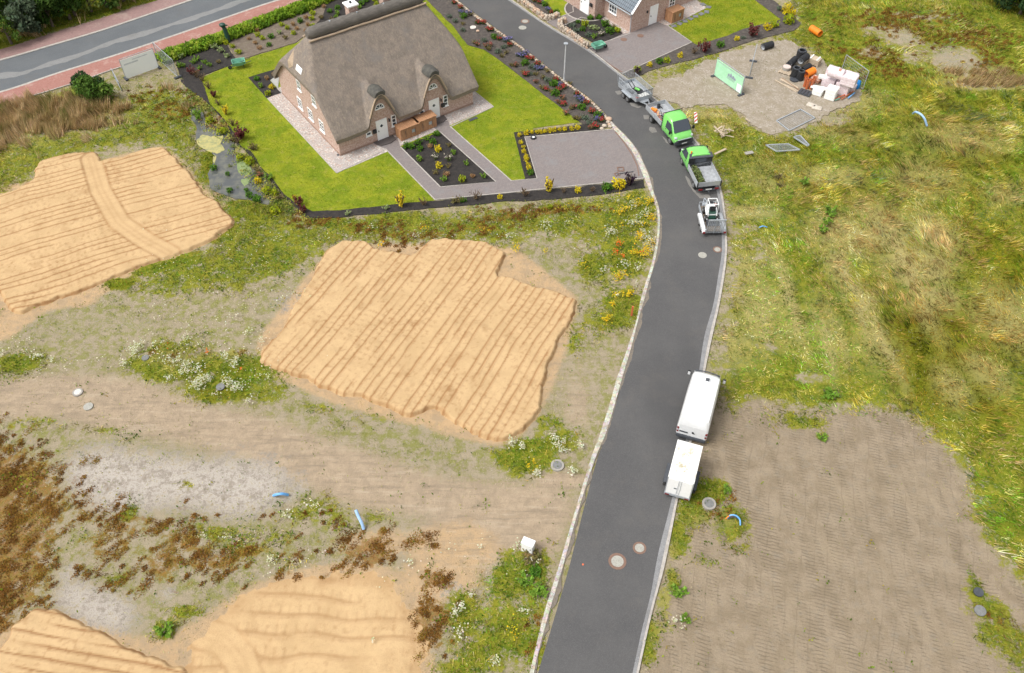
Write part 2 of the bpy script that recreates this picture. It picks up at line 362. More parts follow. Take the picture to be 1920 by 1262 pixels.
def samp(a, x, y):
    fx = np.clip((np.asarray(x)-X0)/ST, 0, len(gx)-1.001); fy = np.clip((np.asarray(y)-Y0)/ST, 0, len(gy)-1.001)
    i = fx.astype(int); j = fy.astype(int); u = fx-i; v = fy-j
    return (a[j,i]*(1-u)+a[j,i+1]*u)*(1-v)+(a[j+1,i]*(1-u)+a[j+1,i+1]*u)*v
def field(items, wob=.8):
    """items: ('p', weight, blur_m, [pts]) areas or (px,py,rx,ry,weight) patches, all surveyed on the ground"""
    out = np.zeros(GX.shape); wx = GX+(fbm(GX,GY,3,31)-.5)*2*wob; wy = GY+(fbm(GX,GY,3,57)-.5)*2*wob
    for it in items:
        if it[0] == 'p':
            m = inside(wx, wy, gxy(it[3])).astype(float); m = box_blur(m, int(it[2]/ST)); out = np.maximum(out, m*it[1]) if it[1] > 0 else np.minimum(out, out*(1-m*-it[1]))
        else:
            a,b,rx,ry,wt = it; c = G(a,b); ax = abs(G(a+rx,b).x-c.x)+.01; ay = abs(G(a,b+ry).y-c.y)*.5+abs(G(a,b-ry).y-c.y)*.5+.01
            d = ((wx-c.x)/ax)**2+((wy-c.y)/ay)**2; k = np.exp(-d**1.5*.7)
            out = np.maximum(out, k*wt) if wt > 0 else out*(1+k*wt)
    return out
# ---- plan outlines (surveyed)
ROAD_L = [(852,-12),(858,0),(895,28),(945,64),(981,89),(1032,130),(1072,160),(1108,186),(1142,221),(1151,234),(1188,273),(1213,321.6),(1225,360),(1235,390),(1237,420),(1235,449),(1228,490),(1216,532),(1208,565),(1198,597),(1184,650),(1172,700),(1160,740),(1140,810),(1120,860),(1094,956),(1067,1064),(1043,1147),(1016,1237),(1009,1262),(985,1340)]
ROAD_R = [(940,-10),(951.6,0),(1022.5,48),(1101,96),(1163,144),(1200,172),(1252,214),(1290,258),(1320,298),(1340,345),(1350,395),(1353,440),(1353,476),(1347,514),(1337,573),(1321,629),(1310,700),(1296,780),(1275,870),(1255,955),(1234,1038),(1220,1115),(1204,1178.6),(1186,1262),(1166,1350)]
GUT_L_OUT = [(1141,223),(1148,240),(1184,282.5),(1205.6,329),(1219,361),(1230.5,390),(1233,420),(1231,449),(1222,494),(1210,532),(1200,567),(1193,602),(1176,655),(1157,708),(1146,748),(1127,808),(1108,860),(1079,956),(1047,1064),(1021,1147),(1000,1233),(993,1262),(970,1340)]
GUT_L_IN = [(1142,221),(1151,234),(1188,273),(1213,321.6),(1225,360),(1235,390),(1237,420),(1235,449),(1228,490),(1216,532),(1207,565),(1197,598),(1184,650),(1169,700),(1158,740),(1137,810),(1116,860),(1085,956),(1055,1064),(1030,1147),(1007,1233),(1001,1262),(978,1340)]
KERB_R = [(948,-8),(959,0),(1027.6,48),(1106,94),(1169.6,144.5),(1208,170),(1260,212),(1298,256),(1328,297),(1349,345),(1359,395),(1362,440),(1363,468),(1359,511),(1348,575.6),(1337,624),(1321,700),(1307,780),(1287,870),(1271,936.5),(1247,1057.5),(1223,1147),(1197.5,1262),(1178,1350)]
MR_FAR = [(-330,190),(-150,150),(0,115),(90,89),(188,60),(280,29),(368,-1),(450,-28),(600,-72)]
MR_NEAR = [(-330,262),(-150,210),(0,172.5),(110,136),(223,101),(350,58),(480,13),(530,-3),(600,-28),(760,-80)]
CY_NEAR = [(-330,296),(-150,240),(0,198),(152,152),(210,131),(319.5,99),(416,68),(480,43),(560,12),(600,-3),(680,-33),(830,-80)]
PV_FAR = [(-330,168),(-150,128),(0,94),(90,66),(142,50),(188,36),(250,15),(300,0),(400,-35),(560,-80)]
LOT = [(375,147),(395,196),(425,229),(452,273),(478,300),(505,335),(530,362),(556,384),(586,397),(640,394),(700,388),(762,381),(813,376),(900,364),(985,335),(1007,300),(1000,240),(1086,229),(1064.6,212),(1032.5,188),(1002.6,165),(968,137),(936,113),(908,94),(877,85),(850,50),(800,0),(700,28),(640,50),(553,82),(463,110)]
PATHP = [(704,272),(744,256),(751.6,277),(825.8,351.6),(929.7,341.7),(825,248),(809,238),(840,226),(844,238),(958.8,340),(1007,335.6),(983.8,258),(1149,243.4),(1166,258),(1184,282),(1197,306),(1207,335),(1151,342),(1049,352),(940,363.4),(815.6,375.3),(723,280)]
BED_MID = [(751.6,277),(825.8,351.6),(929.7,341.7),(825,248)]
BED_DRIVE = [(963,249),(985,336),(1006,335),(983,257),(1128,246),(1104,232),(1080,236)]
BED_EDGE = [(338,150),(353,150),(375,146),(395,196),(425,229),(452,273),(478,300),(505,335),(530,362),(556,384),(586,397),(640,394),(700,388),(762,381),(813,377),(900,367),(1049,354),(1151,344),(1207,337),(1210,353),(1143,363),(1040,374),(950,378),(856,387),(762,396),(700,401),(640,408),(575,409),(552,386),(528,364),(514,339),(488,312),(469,284),(444,273),(424,230),(397,200),(352,165)]
BED_DARK = [(330,115),(353,103),(398,87),(422,79),(446,117),(414,130),(378,143),(353,151),(338,146)]
BED_BROWN = [(422,79),(470,60),(537,35),(600,11),(612,7),(605,30),(580,60),(553,81),(510,94),(463,109),(446,117)]
BED_BACK = [(612,7),(640,-3),(700,-22),(860,-80),(860,-20),(800,0),(700,28),(640,50),(577,66),(605,30)]
BED_GABLE = [(466,146),(516.7,130),(530,128),(532,150),(506,152),(527.5,175),(500,184.5)]
BORDER = [(820,-40),(846,-6),(855,2),(888,30),(938,66),(974,91),(1025,132),(1065,162),(1101,188),(1136,222),(1138,236),(1125,246),(1104,240),(1086,229),(1064.6,212),(1032.5,188),(1002.6,165),(968,137),(936,113),(908,94),(877,85),(850,50),(800,0),(790,-30)]
LAWN2A = [(1000,-30),(1018,0),(1026,12),(1048,32),(1075,23),(1082,7),(1074,0),(1060,-14)]
BED2A = [(960,-14),(970,-4),(1000,16),(1026,36),(1048,31),(1030,14),(1018,0),(1000,-25)]
WALK2 = [(1026,42),(1075,23),(1074,14),(1080,4),(1090,-2),(1126.7,31.7),(1113,35),(1100,35.5),(1090,33.5),(1046,54)]
BED2B = [(1049,52),(1090,34),(1100,36),(1113,36),(1123,34),(1168,63),(1133,80),(1112,80),(1098,72)]
GRAV2 = [(1120,30),(1127,31.7),(1233,41.7),(1252,49),(1280,38),(1325,15),(1295,-8),(1182.5,58),(1182.5,62),(1168,65)]
DRIVE2 = [(1182.5,62),(1233,41.7),(1250,49),(1297,80),(1167,139),(1138,116),(1104,90),(1133,80),(1168,64)]
LAWN2B = [(1252,49),(1280,38),(1322,17),(1310,-6),(1405,-20),(1415,0),(1464,37),(1403,52),(1362,68),(1306,85),(1297,80)]
BED2C = [(1167,139),(1297,80),(1306,85),(1362,68),(1403,52),(1464,37),(1415,0),(1405,-20),(1425,-20),(1475,22),(1502,44),(1490,57),(1440,69),(1400,80),(1340,101),(1290,114),(1240,126),(1195,143),(1180,146)]
YARD = [(1212,178),(1222,160),(1240,148),(1290,138),(1320,116),(1350,104),(1400,92),(1440,82),(1470,74),(1488,76),(1500,92),(1535,112),(1560,140),(1615,165),(1600,195),(1568,210),(1545,222),(1510,238),(1475,252),(1450,254),(1425,246),(1408,232),(1395,217),(1370,203),(1330,194),(1300,196),(1275,200)]
PAD1 = [(-260,420),(-120,392),(0,366),(20,361.7),(50,350),(66.7,340),(65,320),(80,303),(133,290),(180,286.7),(190,303),(233,296.7),(276,281),(306.7,277),(327,297),(353,326.7),(370,343),(383,366.7),(403,376),(410,386.7),(436.7,413),(434,424),(393,453),(353,470),(293,493),(246.7,506.7),(196.7,530),(140,553),(110,560),(36.7,590),(20,580),(0,550),(-160,600),(-330,560)]
PAD2 = [(641,454.9),(690,456.6),(707.6,470.6),(773.8,482.8),(808.7,453),(840,449.6),(913.3,456.6),(948,477.5),(930,521),(955,526),(997,540.3),(1045.8,550.8),(1080.6,566.4),(1075.4,594.3),(1038.8,657),(1014.4,730),(1014.4,772),(983,807),(948,824.5),(923.7,826),(854,794.8),(819,765),(773.8,779),(732,768.7),(686.6,747.8),(651.8,742.5),(592.5,719.9),(547,702.4),(491.4,681.5),(489.6,664),(526,629),(575,542),(613.4,472)]
PAD3 = [(-330,1460),(-120,1270),(0,1218),(30,1172),(64,1147),(103,1147),(148,1172),(197,1192),(236,1216),(296,1236),(345,1253),(420,1310),(520,1400),(560,1500),(-200,1560)]
PAD4 = [(345,1262),(362,1215),(400,1165),(470,1112),(560,1088),(650,1080),(720,1092),(765,1150),(785,1210),(770,1290),(700,1400),(420,1400)]
POND = [(358,205),(378,200),(386,225),(405,236),(430,244),(440,262),(440,285),(460,300),(490,325),(515,352),(525,372),(500,384),(470,376),(440,372),(410,360),(392,348),(390,325),(398,308),(400,290),(376,276),(366,262),(370,240),(360,225)]
HARD = [ROAD_L+ROAD_R[::-1], GUT_L_OUT+GUT_L_IN[::-1], ROAD_R+KERB_R[::-1], MR_FAR+MR_NEAR[::-1], PV_FAR+MR_FAR[::-1], MR_NEAR+CY_NEAR[::-1], LOT, BED_EDGE, BED_DARK, BED_BROWN, BED_BACK, BORDER, LAWN2A, BED2A, WALK2, BED2B, GRAV2, DRIVE2, LAWN2B, BED2C, PATHP, BED_DRIVE]
hard = np.zeros(GX.shape, bool)
for p in HARD: hard |= inside(GX, GY, gxy(p))
pads = np.zeros(GX.shape, bool)
for p in (PAD1, PAD2, PAD3, PAD4): pads |= inside(GX, GY, gxy(p))
pond = inside(GX, GY, gxy(POND)); yard = inside(GX, GY, gxy(YARD))
noveg = box_blur((hard|pads|yard).astype(float), 0)
soft_hard = box_blur(hard.astype(float), 2)
FIELD_R = [(1372,470),(1365,560),(1345,640),(1335,720),(1370,770),(1480,765),(1560,765),(1650,765),(1690,775),(1740,810),(1790,850),(1815,900),(1840,1000),(1915,1080),(1990,1180),(2300,1250),(2600,700),(2500,300),(2300,0),(2100,-40),(1470,-40),(1500,44),(1440,70),(1240,127),(1190,146),(1230,150),(1290,138),(1440,82),(1488,76),(1560,140),(1618,165),(1600,195),(1510,238),(1450,254),(1408,232),(1370,203),(1300,196),(1280,215),(1310,250),(1340,300),(1362,360),(1366,420)]
DOZED = [(1340,700),(1370,745),(1480,770),(1560,768),(1650,760),(1690,770),(1740,810),(1790,850),(1815,900),(1840,1000),(1915,1080),(2000,1180),(2100,1500),(1150,1500),(1200,1262),(1245,1080),(1275,940),(1300,830)]
TRACK = [(-330,740),(0,712),(150,703),(250,706),(330,742),(440,775),(560,803),(700,850),(850,905),(960,905),(1085,895),(1100,905),(1060,1010),(1030,1030),(1000,1010),(960,1020),(850,990),(740,960),(600,930),(520,900),(400,845),(250,805),(120,790),(0,790),(-330,800)]
F_green = field([('p',.95,1.2,FIELD_R),
 ('p',.75,1,[(-200,330),(0,260),(190,235),(230,180),(320,150),(345,165),(400,200),(380,260),(395,350),(440,372),(530,375),(580,412),(700,405),(960,385),(1215,356),(1232,420),(1225,470),(1130,470),(1000,440),(960,470),(800,455),(640,450),(600,480),(540,520),(450,540),(330,560),(250,560),(230,545),(440,430),(300,275),(170,285),(60,330),(0,370),(-200,420)]),
 (235,530,35,14,1),(290,505,40,16,.95),(340,490,50,20,.95),(430,440,60,30,.95),(500,470,50,30,.9),(440,520,30,25,.75),(160,180,40,22,1),(60,280,60,25,.8),(30,300,40,30,.8),
 (400,290,22,50,1),(470,390,60,30,.95),(640,420,70,16,.9),(750,415,120,20,.85),(1000,420,60,20,.6),(1190,400,45,50,.95),(1170,470,50,50,.9),(1110,500,35,35,.85),(1170,570,50,38,.95),(1150,600,50,25,.9),(1080,640,25,30,.6),(1100,610,40,30,.5),
 (340,690,110,26,1),(450,700,70,40,1),(310,660,60,25,.8),(260,680,40,20,.85),(420,730,90,25,.95),(40,680,60,22,.95),(500,740,40,20,.7),(540,690,30,30,.6),
 (1000,850,70,35,1),(940,850,30,20,.9),(1040,800,25,25,.7),(1060,830,40,22,.8),(600,760,40,12,.5),(700,790,60,14,.4),(560,640,30,10,.4),
 (30,890,40,18,.7),(60,800,60,12,.6),(200,800,40,8,.6),(250,820,20,6,.4),(245,955,22,26,.8),(360,910,25,12,.6),(400,1000,60,22,.7),(450,1030,50,25,.7),(510,1010,40,20,.6),(600,960,60,30,.65),(650,985,30,12,.6),(700,965,30,15,.5),(540,1050,40,15,.5),(350,1140,40,15,.85),(310,1180,25,25,.85),(220,1085,20,8,.7),
 (870,1150,50,40,.9),(960,1090,40,40,.95),(985,1060,35,30,.8),(960,1180,60,60,.95),(900,1220,70,40,.85),(1000,1200,25,50,.9),(1010,1110,25,60,.8),(870,1250,60,30,.8),(1020,1060,18,30,.8),
 (1320,925,45,28,1),(1370,985,35,35,.95),(1300,960,35,35,.95),(1275,1010,25,40,.95),(1260,1090,18,35,.85),(1235,1140,16,30,.75),(1255,1110,18,14,.9),(1220,1210,20,45,.85),(1330,1050,25,8,.7),(1390,1030,25,8,.6),(1285,1160,12,10,.7),(1240,1190,30,20,.6),
 (1540,820,16,8,.9),(1500,750,35,16,.8),(1555,745,25,14,1),(1400,680,70,20,.7),(1420,700,50,10,.8),(1480,690,25,10,1),(1500,790,60,18,.75),(1600,720,90,30,.9),(1380,710,20,20,.7),(1860,1150,45,25,.9),(1880,1200,50,40,.8),(1840,1120,25,40,.85),(1940,1240,60,60,.9),(1850,870,40,20,.7),(1660,740,60,20,.9),
 (1430,760,30,10,-.6),(1520,705,40,8,-.7),(1440,655,25,8,-.6),(1545,760,40,6,-.5),(1350,660,14,25,-.6),(1430,470,16,22,-.5),(1400,430,30,10,-.5),
 (1560,225,30,10,-.9),(1640,100,25,10,-.8),(1690,70,35,20,-.85),(1790,110,50,25,-.85),(1715,110,20,12,-.6),(1730,30,60,8,-.5),(1850,160,80,8,-.6),(1640,60,30,10,-.5)])
F_green = np.maximum(F_green, field([('p',.9,.5,[(320,100),(420,68),(500,40),(600,2),(650,-20),(700,-60),(620,-60),(560,10),(480,44),(416,69),(330,97),(310,112)]),('p',1,.6,[(-330,165),(0,94),(142,49),(188,36),(250,15),(300,0),(400,-40),(250,-120),(-100,-60),(-400,100)]),('p',.95,.8,[(-330,300),(-150,245),(0,203),(150,157),(200,142),(215,165),(235,190),(200,225),(120,250),(0,262),(-200,330)])]))
F_green *= (1-.0*yard)
F_rust = field([('p',.42,1.5,[(90,880),(240,930),(330,980),(470,960),(620,980),(720,1000),(700,1080),(560,1110),(420,1090),(330,1120),(180,1110),(100,1060)]),('p',1.0,1.4,[(-300,800),(-100,780),(0,820),(60,850),(110,870),(130,930),(120,1000),(100,1060),(70,1130),(20,1190),(-60,1230),(-300,1300)]),
 (160,960,40,40,.6),(230,990,50,40,.7),(200,1030,60,40,.65),(300,1000,40,25,.7),(340,1030,60,35,.75),(300,1060,50,20,.8),(400,1060,60,25,.75),(450,1040,50,30,.7),(360,960,60,12,.35),(260,1090,50,12,.5),(700,1040,45,30,.9),(660,1010,30,15,.6),(540,1070,20,10,.6),(560,1045,14,12,.8),(620,1060,30,14,.5),(720,1000,12,14,.9),(780,1020,20,10,.9),(805,1035,12,8,.8),(815,1085,26,14,.95),(790,1160,45,36,1),(775,1200,18,30,.9),(800,1200,20,22,.9),(715,1205,12,10,.8),(690,1240,10,8,.6),(840,1105,20,10,.6),(260,1095,20,8,.5),(150,870,30,12,.3),(590,1200,10,6,.5),
 (1020,395,110,7,.9),(930,412,60,9,.8),(800,440,80,9,.7),(700,425,60,10,.6),(600,415,50,14,.7),(570,400,25,14,.7),(420,220,25,30,.7),(330,200,50,30,.6),(280,180,40,16,.5),(760,460,60,10,.5),(880,430,80,10,.6),
 (1700,40,120,20,.6),(1800,70,90,25,.6),(1650,110,60,25,.5),(1860,120,60,20,.5),(1680,140,90,10,.5),(1560,85,40,12,.4),(300,662,20,8,.5),(470,660,30,10,.4),(440,650,25,10,.4),(1350,960,30,20,.3),(1860,1170,30,30,.4),(1000,1180,30,40,.35)])
F_pale = field([('p',.9,1.5,[(70,850),(160,810),(300,840),(420,850),(540,870),(600,910),(560,960),(430,990),(330,960),(250,990),(170,960),(120,930)]),
 ('p',.95,1,[(75,1110),(130,1070),(250,1110),(290,1170),(275,1215),(200,1185),(140,1160),(70,1140)]),(310,1110,25,25,.6),(160,880,60,30,.8),(280,920,70,20,.8),(400,900,80,25,.8),(130,1080,40,30,.6),(480,1020,40,15,.4),(560,930,40,30,.6),(850,1120,50,30,.6),(830,1160,20,40,.5),(970,1120,30,30,.4),
 (560,460,30,18,.4),(300,480,90,30,.5),(540,560,50,30,.5),(100,620,120,30,.35),(250,600,120,25,.4),(20,330,30,25,.4),(700,790,60,12,.3),(1640,85,40,12,.5),(1600,100,25,9,.4),(1700,70,45,20,.5),(1790,110,60,24,.5),(1730,40,60,12,.6),(1440,480,20,25,.5),(1400,440,40,14,.3),(1060,545,14,14,.4),(1440,690,60,12,.5),(1520,720,60,10,.5),(1560,225,30,9,.4),(1880,210,20,8,.6),(1830,10,20,6,.3),(200,270,50,14,.4),(360,230,16,14,.6)],.9)
F_tan = field([('p',1,1.6,TRACK),('p',.6,2,[(830,650),(1010,640),(1150,640),(1100,800),(1060,905),(850,905),(1010,800),(1030,700)]),(900,1000,140,60,.85),(1000,1000,60,60,.8),(1080,760,30,60,.6),(1000,1050,60,30,.6),(1050,900,60,20,.8),(940,1060,60,40,.6)])
F_straw = field([(1480,560,14,90,.8),(1600,540,16,110,.9),(1650,620,14,90,.8),(1700,500,20,110,.9),(1540,640,12,70,.7),(1425,600,18,60,.8),(1620,440,50,30,.8),(1390,560,14,80,.7),(1750,440,40,40,.8),(1560,330,60,20,.5),(95,215,110,34,1),(30,225,60,30,1),(-120,250,160,40,1),(150,230,50,16,.8),(1430,345,30,10,.5),(1400,400,50,14,.7),(1400,500,40,30,.6),(1420,560,50,40,.6),(1580,440,60,40,.6),(1660,430,60,50,.7),(1720,500,60,40,.8),(1750,560,50,30,.7),(1590,530,30,80,.6),(1450,330,60,40,.3),(1850,155,80,12,.9),(1830,135,60,12,.8),(1600,190,60,30,.5),(1560,250,60,16,.5),(1330,215,40,10,.6),(1420,225,30,12,.6),(1350,240,20,8,.7),(1380,640,40,50,.5),(1900,600,60,60,.6),(1850,700,40,40,.5),(1780,720,30,40,.6),(1730,330,60,40,.5),(1800,260,90,30,.4),(1480,620,60,40,.4),(1880,360,40,20,.5),(1340,980,40,20,.4),(560,405,30,8,.3),(1260,1040,14,30,.5),(1240,1150,20,60,.5),(1560,620,20,60,.5),(1640,640,40,60,.4),(1210,170,20,10,.7),(440,660,40,16,.4),(330,670,50,14,.4)])
F_orange = field([('p',1,.9,[(480,640),(620,455),(960,460),(1084,562),(1068,640),(1034,740),(1015,780),(985,815),(930,838),(850,815),(700,780),(600,745),(520,715),(480,700)]),('p',.95,.8,[(-260,410),(60,335),(310,268),(450,420),(300,505),(160,570),(60,590),(20,640),(-300,650)]),(40,600,30,14,.7),(140,565,50,12,.8),
 ('p',1,1.3,[(-300,1400),(-60,1230),(50,1140),(160,1150),(300,1215),(380,1150),(480,1090),(620,1050),(740,1060),(800,1100),(790,1170),(830,1300),(500,1500),(0,1500)]),(700,1110,90,50,.8),(850,1030,110,60,.75),(820,1090,100,60,.7),(720,1020,120,40,.6),(900,960,120,50,.4),(880,970,110,40,.35),(410,355,10,14,.8),(430,385,30,8,.7),(1600,1060,30,16,.2),(1330,1210,60,30,.45),(1500,960,60,30,.2),(1150,990,20,30,.0)],.4)
F_doz = field([('p',1,1.5,DOZED)],.8)
F_dark = field([(1760,640,90,80,1),(1740,700,60,60,1),(1800,680,60,60,.9),(1800,610,60,40,.7),(1880,480,60,40,.8),(1900,640,50,60,.6),(1840,760,60,50,.6),(1650,110,40,12,.9),(1600,100,30,10,.6),(1560,360,120,20,.4),(1700,300,90,20,.5),(1750,350,60,16,.5),(1850,300,80,16,.5),(1890,560,30,40,.7),(1620,60,40,14,.4),(1700,160,50,8,.6),(1850,160,80,5,1),(1600,240,60,12,.6),(1500,170,30,10,.3),(1900,520,60,40,.6),(400,290,20,40,.5),(235,532,30,9,.7),(1480,300,80,14,.3),(1740,230,60,16,.4),(1830,200,50,10,.4),(30,250,60,8,.6),(420,740,70,10,.6),(470,400,40,12,.5)])
F_fresh = field([(1450,560,12,90,.9),(1520,600,14,90,.9),(1572,560,10,80,.7),(1500,480,20,40,.8),(1630,680,20,40,.6),(400,285,20,50,.8),(300,500,60,18,.9),(240,530,40,12,1),(1440,590,50,80,.6),(1470,530,40,60,.5),(1550,745,30,14,1),(1480,690,30,12,1),(1540,822,18,8,1),(1400,690,60,14,.8),(1890,960,50,60,.8),(1860,900,50,40,.6),(470,700,50,30,.8),(980,840,60,26,.9),(980,1090,50,60,.6),(1255,1110,18,14,1),(150,170,40,14,.7),(1640,160,50,20,.5),(1560,60,50,30,.4),(1560,180,50,30,.4),(1870,60,60,60,.4),(1350,300,30,30,.3),(1500,680,80,40,.4),(440,390,50,20,.7),(640,415,60,14,.6)])
def terrain_h(x, y):
    g_ = samp(F_green, x, y); bumps = (fbm(x, y, 3.2, 3)-.45)*.35*g_ + (fbm(x,y,.9,8)-.5)*.10 + (fbm(x,y,.35,9,2)-.5)*.05
    s = samp(soft_hard, x, y); h = bumps + .03*samp(F_pale,x,y)
    h = np.where(s > .02, -.025, np.minimum(h*(1-sstep(s,0,.02)), .25)-.01)
    h = h - .16*sstep(samp(pond_soft,x,y), .15, .6) - .05*samp(yard_soft,x,y) - .06*samp(F_doz,x,y)*samp(F_doz,x,y)*.3
    return h
pond_soft = box_blur(pond.astype(float), 2); yard_soft = box_blur(yard.astype(float), 3)
def ground_mesh():
    st = .2; xs = np.arange(-74, 74.01, st); ys = np.arange(2, 134.01, st)
    far = np.array([1.2,4,9,20,45,100,220,480,900]); xs = np.concatenate([-74-far[::-1], xs, 74+far]); ys = np.concatenate([2-far[::-1], ys, 134+far])
    x, y = np.meshgrid(xs, ys); inb = (abs(x) <= 74)&(y >= 2)&(y <= 134); z = np.where(inb, terrain_h(x, y), -.05)
    n, m = len(ys), len(xs); co = np.stack([x,y,z], -1).reshape(-1,3).astype(np.float32)
    idx = np.arange(n*m).reshape(n,m); q = np.stack([idx[:-1,:-1],idx[:-1,1:],idx[1:,1:],idx[1:,:-1]],-1).reshape(-1,4)
    me = mesh_np('ground', co, q)
    k = inb.astype(float)
    def put(nm, a, b, c):
        at = me.color_attributes.new(nm, 'FLOAT_COLOR', 'POINT'); arr = np.stack([samp(a,x,y)*k, samp(b,x,y)*k, samp(c,x,y)*k, np.ones_like(x)], -1).reshape(-1).astype(np.float32); at.data.foreach_set('color', arr)
    put('MaskA', np.where(F_green>0,F_green,0), F_rust, F_pale); put('MaskB', F_tan, F_straw, F_orange); put('MaskC', F_doz, F_dark, F_fresh)
    me.polygons.foreach_set('use_smooth', np.ones(len(me.polygons), bool)); return me
def mesh_np(name, co, faces, cols=None):
    me = bpy.data.meshes.new(name); nv = len(co); nf, k = faces.shape
    me.vertices.add(nv); me.vertices.foreach_set('co', np.ascontiguousarray(co, np.float32).reshape(-1))
    me.loops.add(nf*k); me.loops.foreach_set('vertex_index', faces.reshape(-1).astype(np.int32))
    me.polygons.add(nf); me.polygons.foreach_set('loop_start', np.arange(0, nf*k, k, dtype=np.int32))
    if cols is not None:
        at = me.color_attributes.new('Col', 'FLOAT_COLOR', 'POINT'); c = np.ones((nv,4), np.float32); c[:,:3] = cols; at.data.foreach_set('color', c.reshape(-1))
    me.update(calc_edges=True); return me
def ground_mat():
    m, nt, bs = newmat('wild_ground'); bs.inputs['Roughness'].default_value = .95; bs.inputs['Specular IOR Level'].default_value = .1
    vec = coords(nt, 'Object'); sep = {}
    for nm in 'ABC':
        a = nt.nodes.new('ShaderNodeAttribute'); a.attribute_name = 'Mask'+nm; s = nt.nodes.new('ShaderNodeSeparateColor'); nt.links.new(a.outputs['Color'], s.inputs[0]); sep[nm] = s.outputs
    nA = noise(nt, 1.3, 7, .72, vec); nB = noise(nt, 4.5, 6, .75, vec); nC = noise(nt, .35, 5, .6, vec); nD = noise(nt, 18, 4, .8, vec)
    def msk(ch, amp, lo, hi, nn):       # area weight broken up by noise
        s = mathn(nt, 'ADD', ch, mathn(nt, 'MULTIPLY', mathn(nt, 'SUBTRACT', nn, .5), amp)); return ramp(nt, s, lo, hi)
    mixn = mathn(nt, 'ADD', mathn(nt,'MULTIPLY',nA,.55), mathn(nt,'MULTIPLY',nB,.45))
    col = mixc(nt, ramp(nt, mixn, .40, .60), (.33,.275,.19), (.26,.22,.14))
    col = mixc(nt, ramp(nt, nA, .44, .60), col, (.22,.215,.07))
    col = mixc(nt, ramp(nt, nB, .54, .68), col, (.37,.325,.26))
    col = mixc(nt, msk(sep['B'][0], 1.9, .35, .65, mixn), col, mixc(nt, ramp(nt, nA, .38, .62), (.40,.31,.215), (.32,.25,.175)))
    col = mixc(nt, msk(sep['B'][2], 1.3, .38, .62, mixn), col, mixc(nt, ramp(nt, nA, .4, .62), (.47,.325,.185), (.38,.28,.175)))
    tk = noise(nt, 1.4, 5, .7, coords(nt,'Object',(.16,1.5,1),(0,0,rad(24)))); col = mixc(nt, mathn(nt,'MULTIPLY',mathn(nt,'MULTIPLY',ramp(nt,tk,.50,.64),sep['B'][0]),.75), col, (.245,.195,.14)); col = mixc(nt, mathn(nt,'MULTIPLY',mathn(nt,'MULTIPLY',ramp(nt,tk,.46,.34),sep['B'][0]),.6), col, (.46,.38,.285))
    pale = mixc(nt, ramp(nt, mixn, .44, .58), (.45,.405,.355), (.29,.25,.205))
    col = mixc(nt, msk(sep['A'][2], 3.0, .40, .70, mixn), col, pale)
    # bulldozed plot: long blade lines and cross ribs of the tracks
    dv = coords(nt, 'Object', (1,1,1), (0,0,rad(16)))
    w1 = N(nt, 'ShaderNodeTexWave'); w1.bands_direction = 'X'; w1.inputs['Scale'].default_value = .42; w1.inputs['Distortion'].default_value = 5.5; w1.inputs['Detail'].default_value = 3; w1.inputs['Detail Scale'].default_value = .5; nt.links.new(dv, w1.inputs['Vector'])
    w2 = N(nt, 'ShaderNodeTexWave'); w2.bands_direction = 'Y'; w2.inputs['Scale'].default_value = 1.45; w2.inputs['Distortion'].default_value = 4.5; w2.inputs['Detail'].default_value = 4; w2.inputs['Detail Scale'].default_value = 1.1; nt.links.new(dv, w2.inputs['Vector'])
    rib_on = ramp(nt, noise(nt, .9, 4, .6, coords(nt,'Object',(2.2,.14,1),(0,0,rad(16)))), .42, .60)
    rib = mathn(nt, 'MULTIPLY', ramp(nt, w2.outputs[0], .62, .95), rib_on)
    dz = mixc(nt, ramp(nt, noise(nt, .8, 6, .7, dv), .36, .64), (.315,.252,.178), (.245,.192,.130))
    dz = mixc(nt, ramp(nt, noise(nt, .22, 4, .6, dv), .52, .7), dz, (.32,.255,.175))
    dz = mixc(nt, ramp(nt, noise(nt, 1.6, 6, .75, vec), .5, .7), dz, (.265,.222,.165))
    dz = mixc(nt, mathn(nt,'MULTIPLY',rib,.36), dz, (.17,.14,.105)); dz = mixc(nt, mathn(nt,'MULTIPLY',mathn(nt,'MULTIPLY',ramp(nt, w1.outputs[0], .95, 1.0),ramp(nt, nC, .40, .60)),.22), dz, (.12,.095,.07))
    dz = mixc(nt, mathn(nt,'MULTIPLY',ramp(nt, nD, .5, .75), .35), dz, (.14,.11,.08))
    dmask = msk(sep['C'][0], 2.2, .38, .62, mixn); col = mixc(nt, dmask, col, dz)
    col = mixc(nt, mathn(nt,'MULTIPLY',ramp(nt, nD, .48, .75), .4), col, mixc(nt, .5, col, (.10,.085,.055)))
    gr = mixc(nt, ramp(nt, nA, .40, .60), (.095,.14,.008), (.215,.215,.022)); gr = mixc(nt, ramp(nt, nB, .54, .68), gr, (.34,.28,.09)); gr = mixc(nt, mathn(nt,'MULTIPLY',sep['C'][1],.8), gr, (.14,.14,.005))
    gr = mixc(nt, mathn(nt,'MULTIPLY',sep['B'][1],.85), gr, (.40,.33,.15))
    col = mixc(nt, msk(sep['A'][0], 3.2, .40, .70, mixn), col, gr)
    col = mixc(nt, mathn(nt,'MULTIPLY',msk(sep['A'][1], 2.8, .50, .85, nA),.75), col, mixc(nt, ramp(nt, nB, .4, .6), (.25,.11,.024), (.19,.125,.025)))
    nt.links.new(col, bs.inputs['Base Color'])
    h = mathn(nt, 'ADD', mathn(nt,'MULTIPLY',nD,.35), mathn(nt,'MULTIPLY',nB,.6)); h = mathn(nt,'SUBTRACT', h, mathn(nt,'MULTIPLY', mathn(nt,'MULTIPLY',rib,dmask), .35))
    bump(nt, bs, h, .8, .12); return m
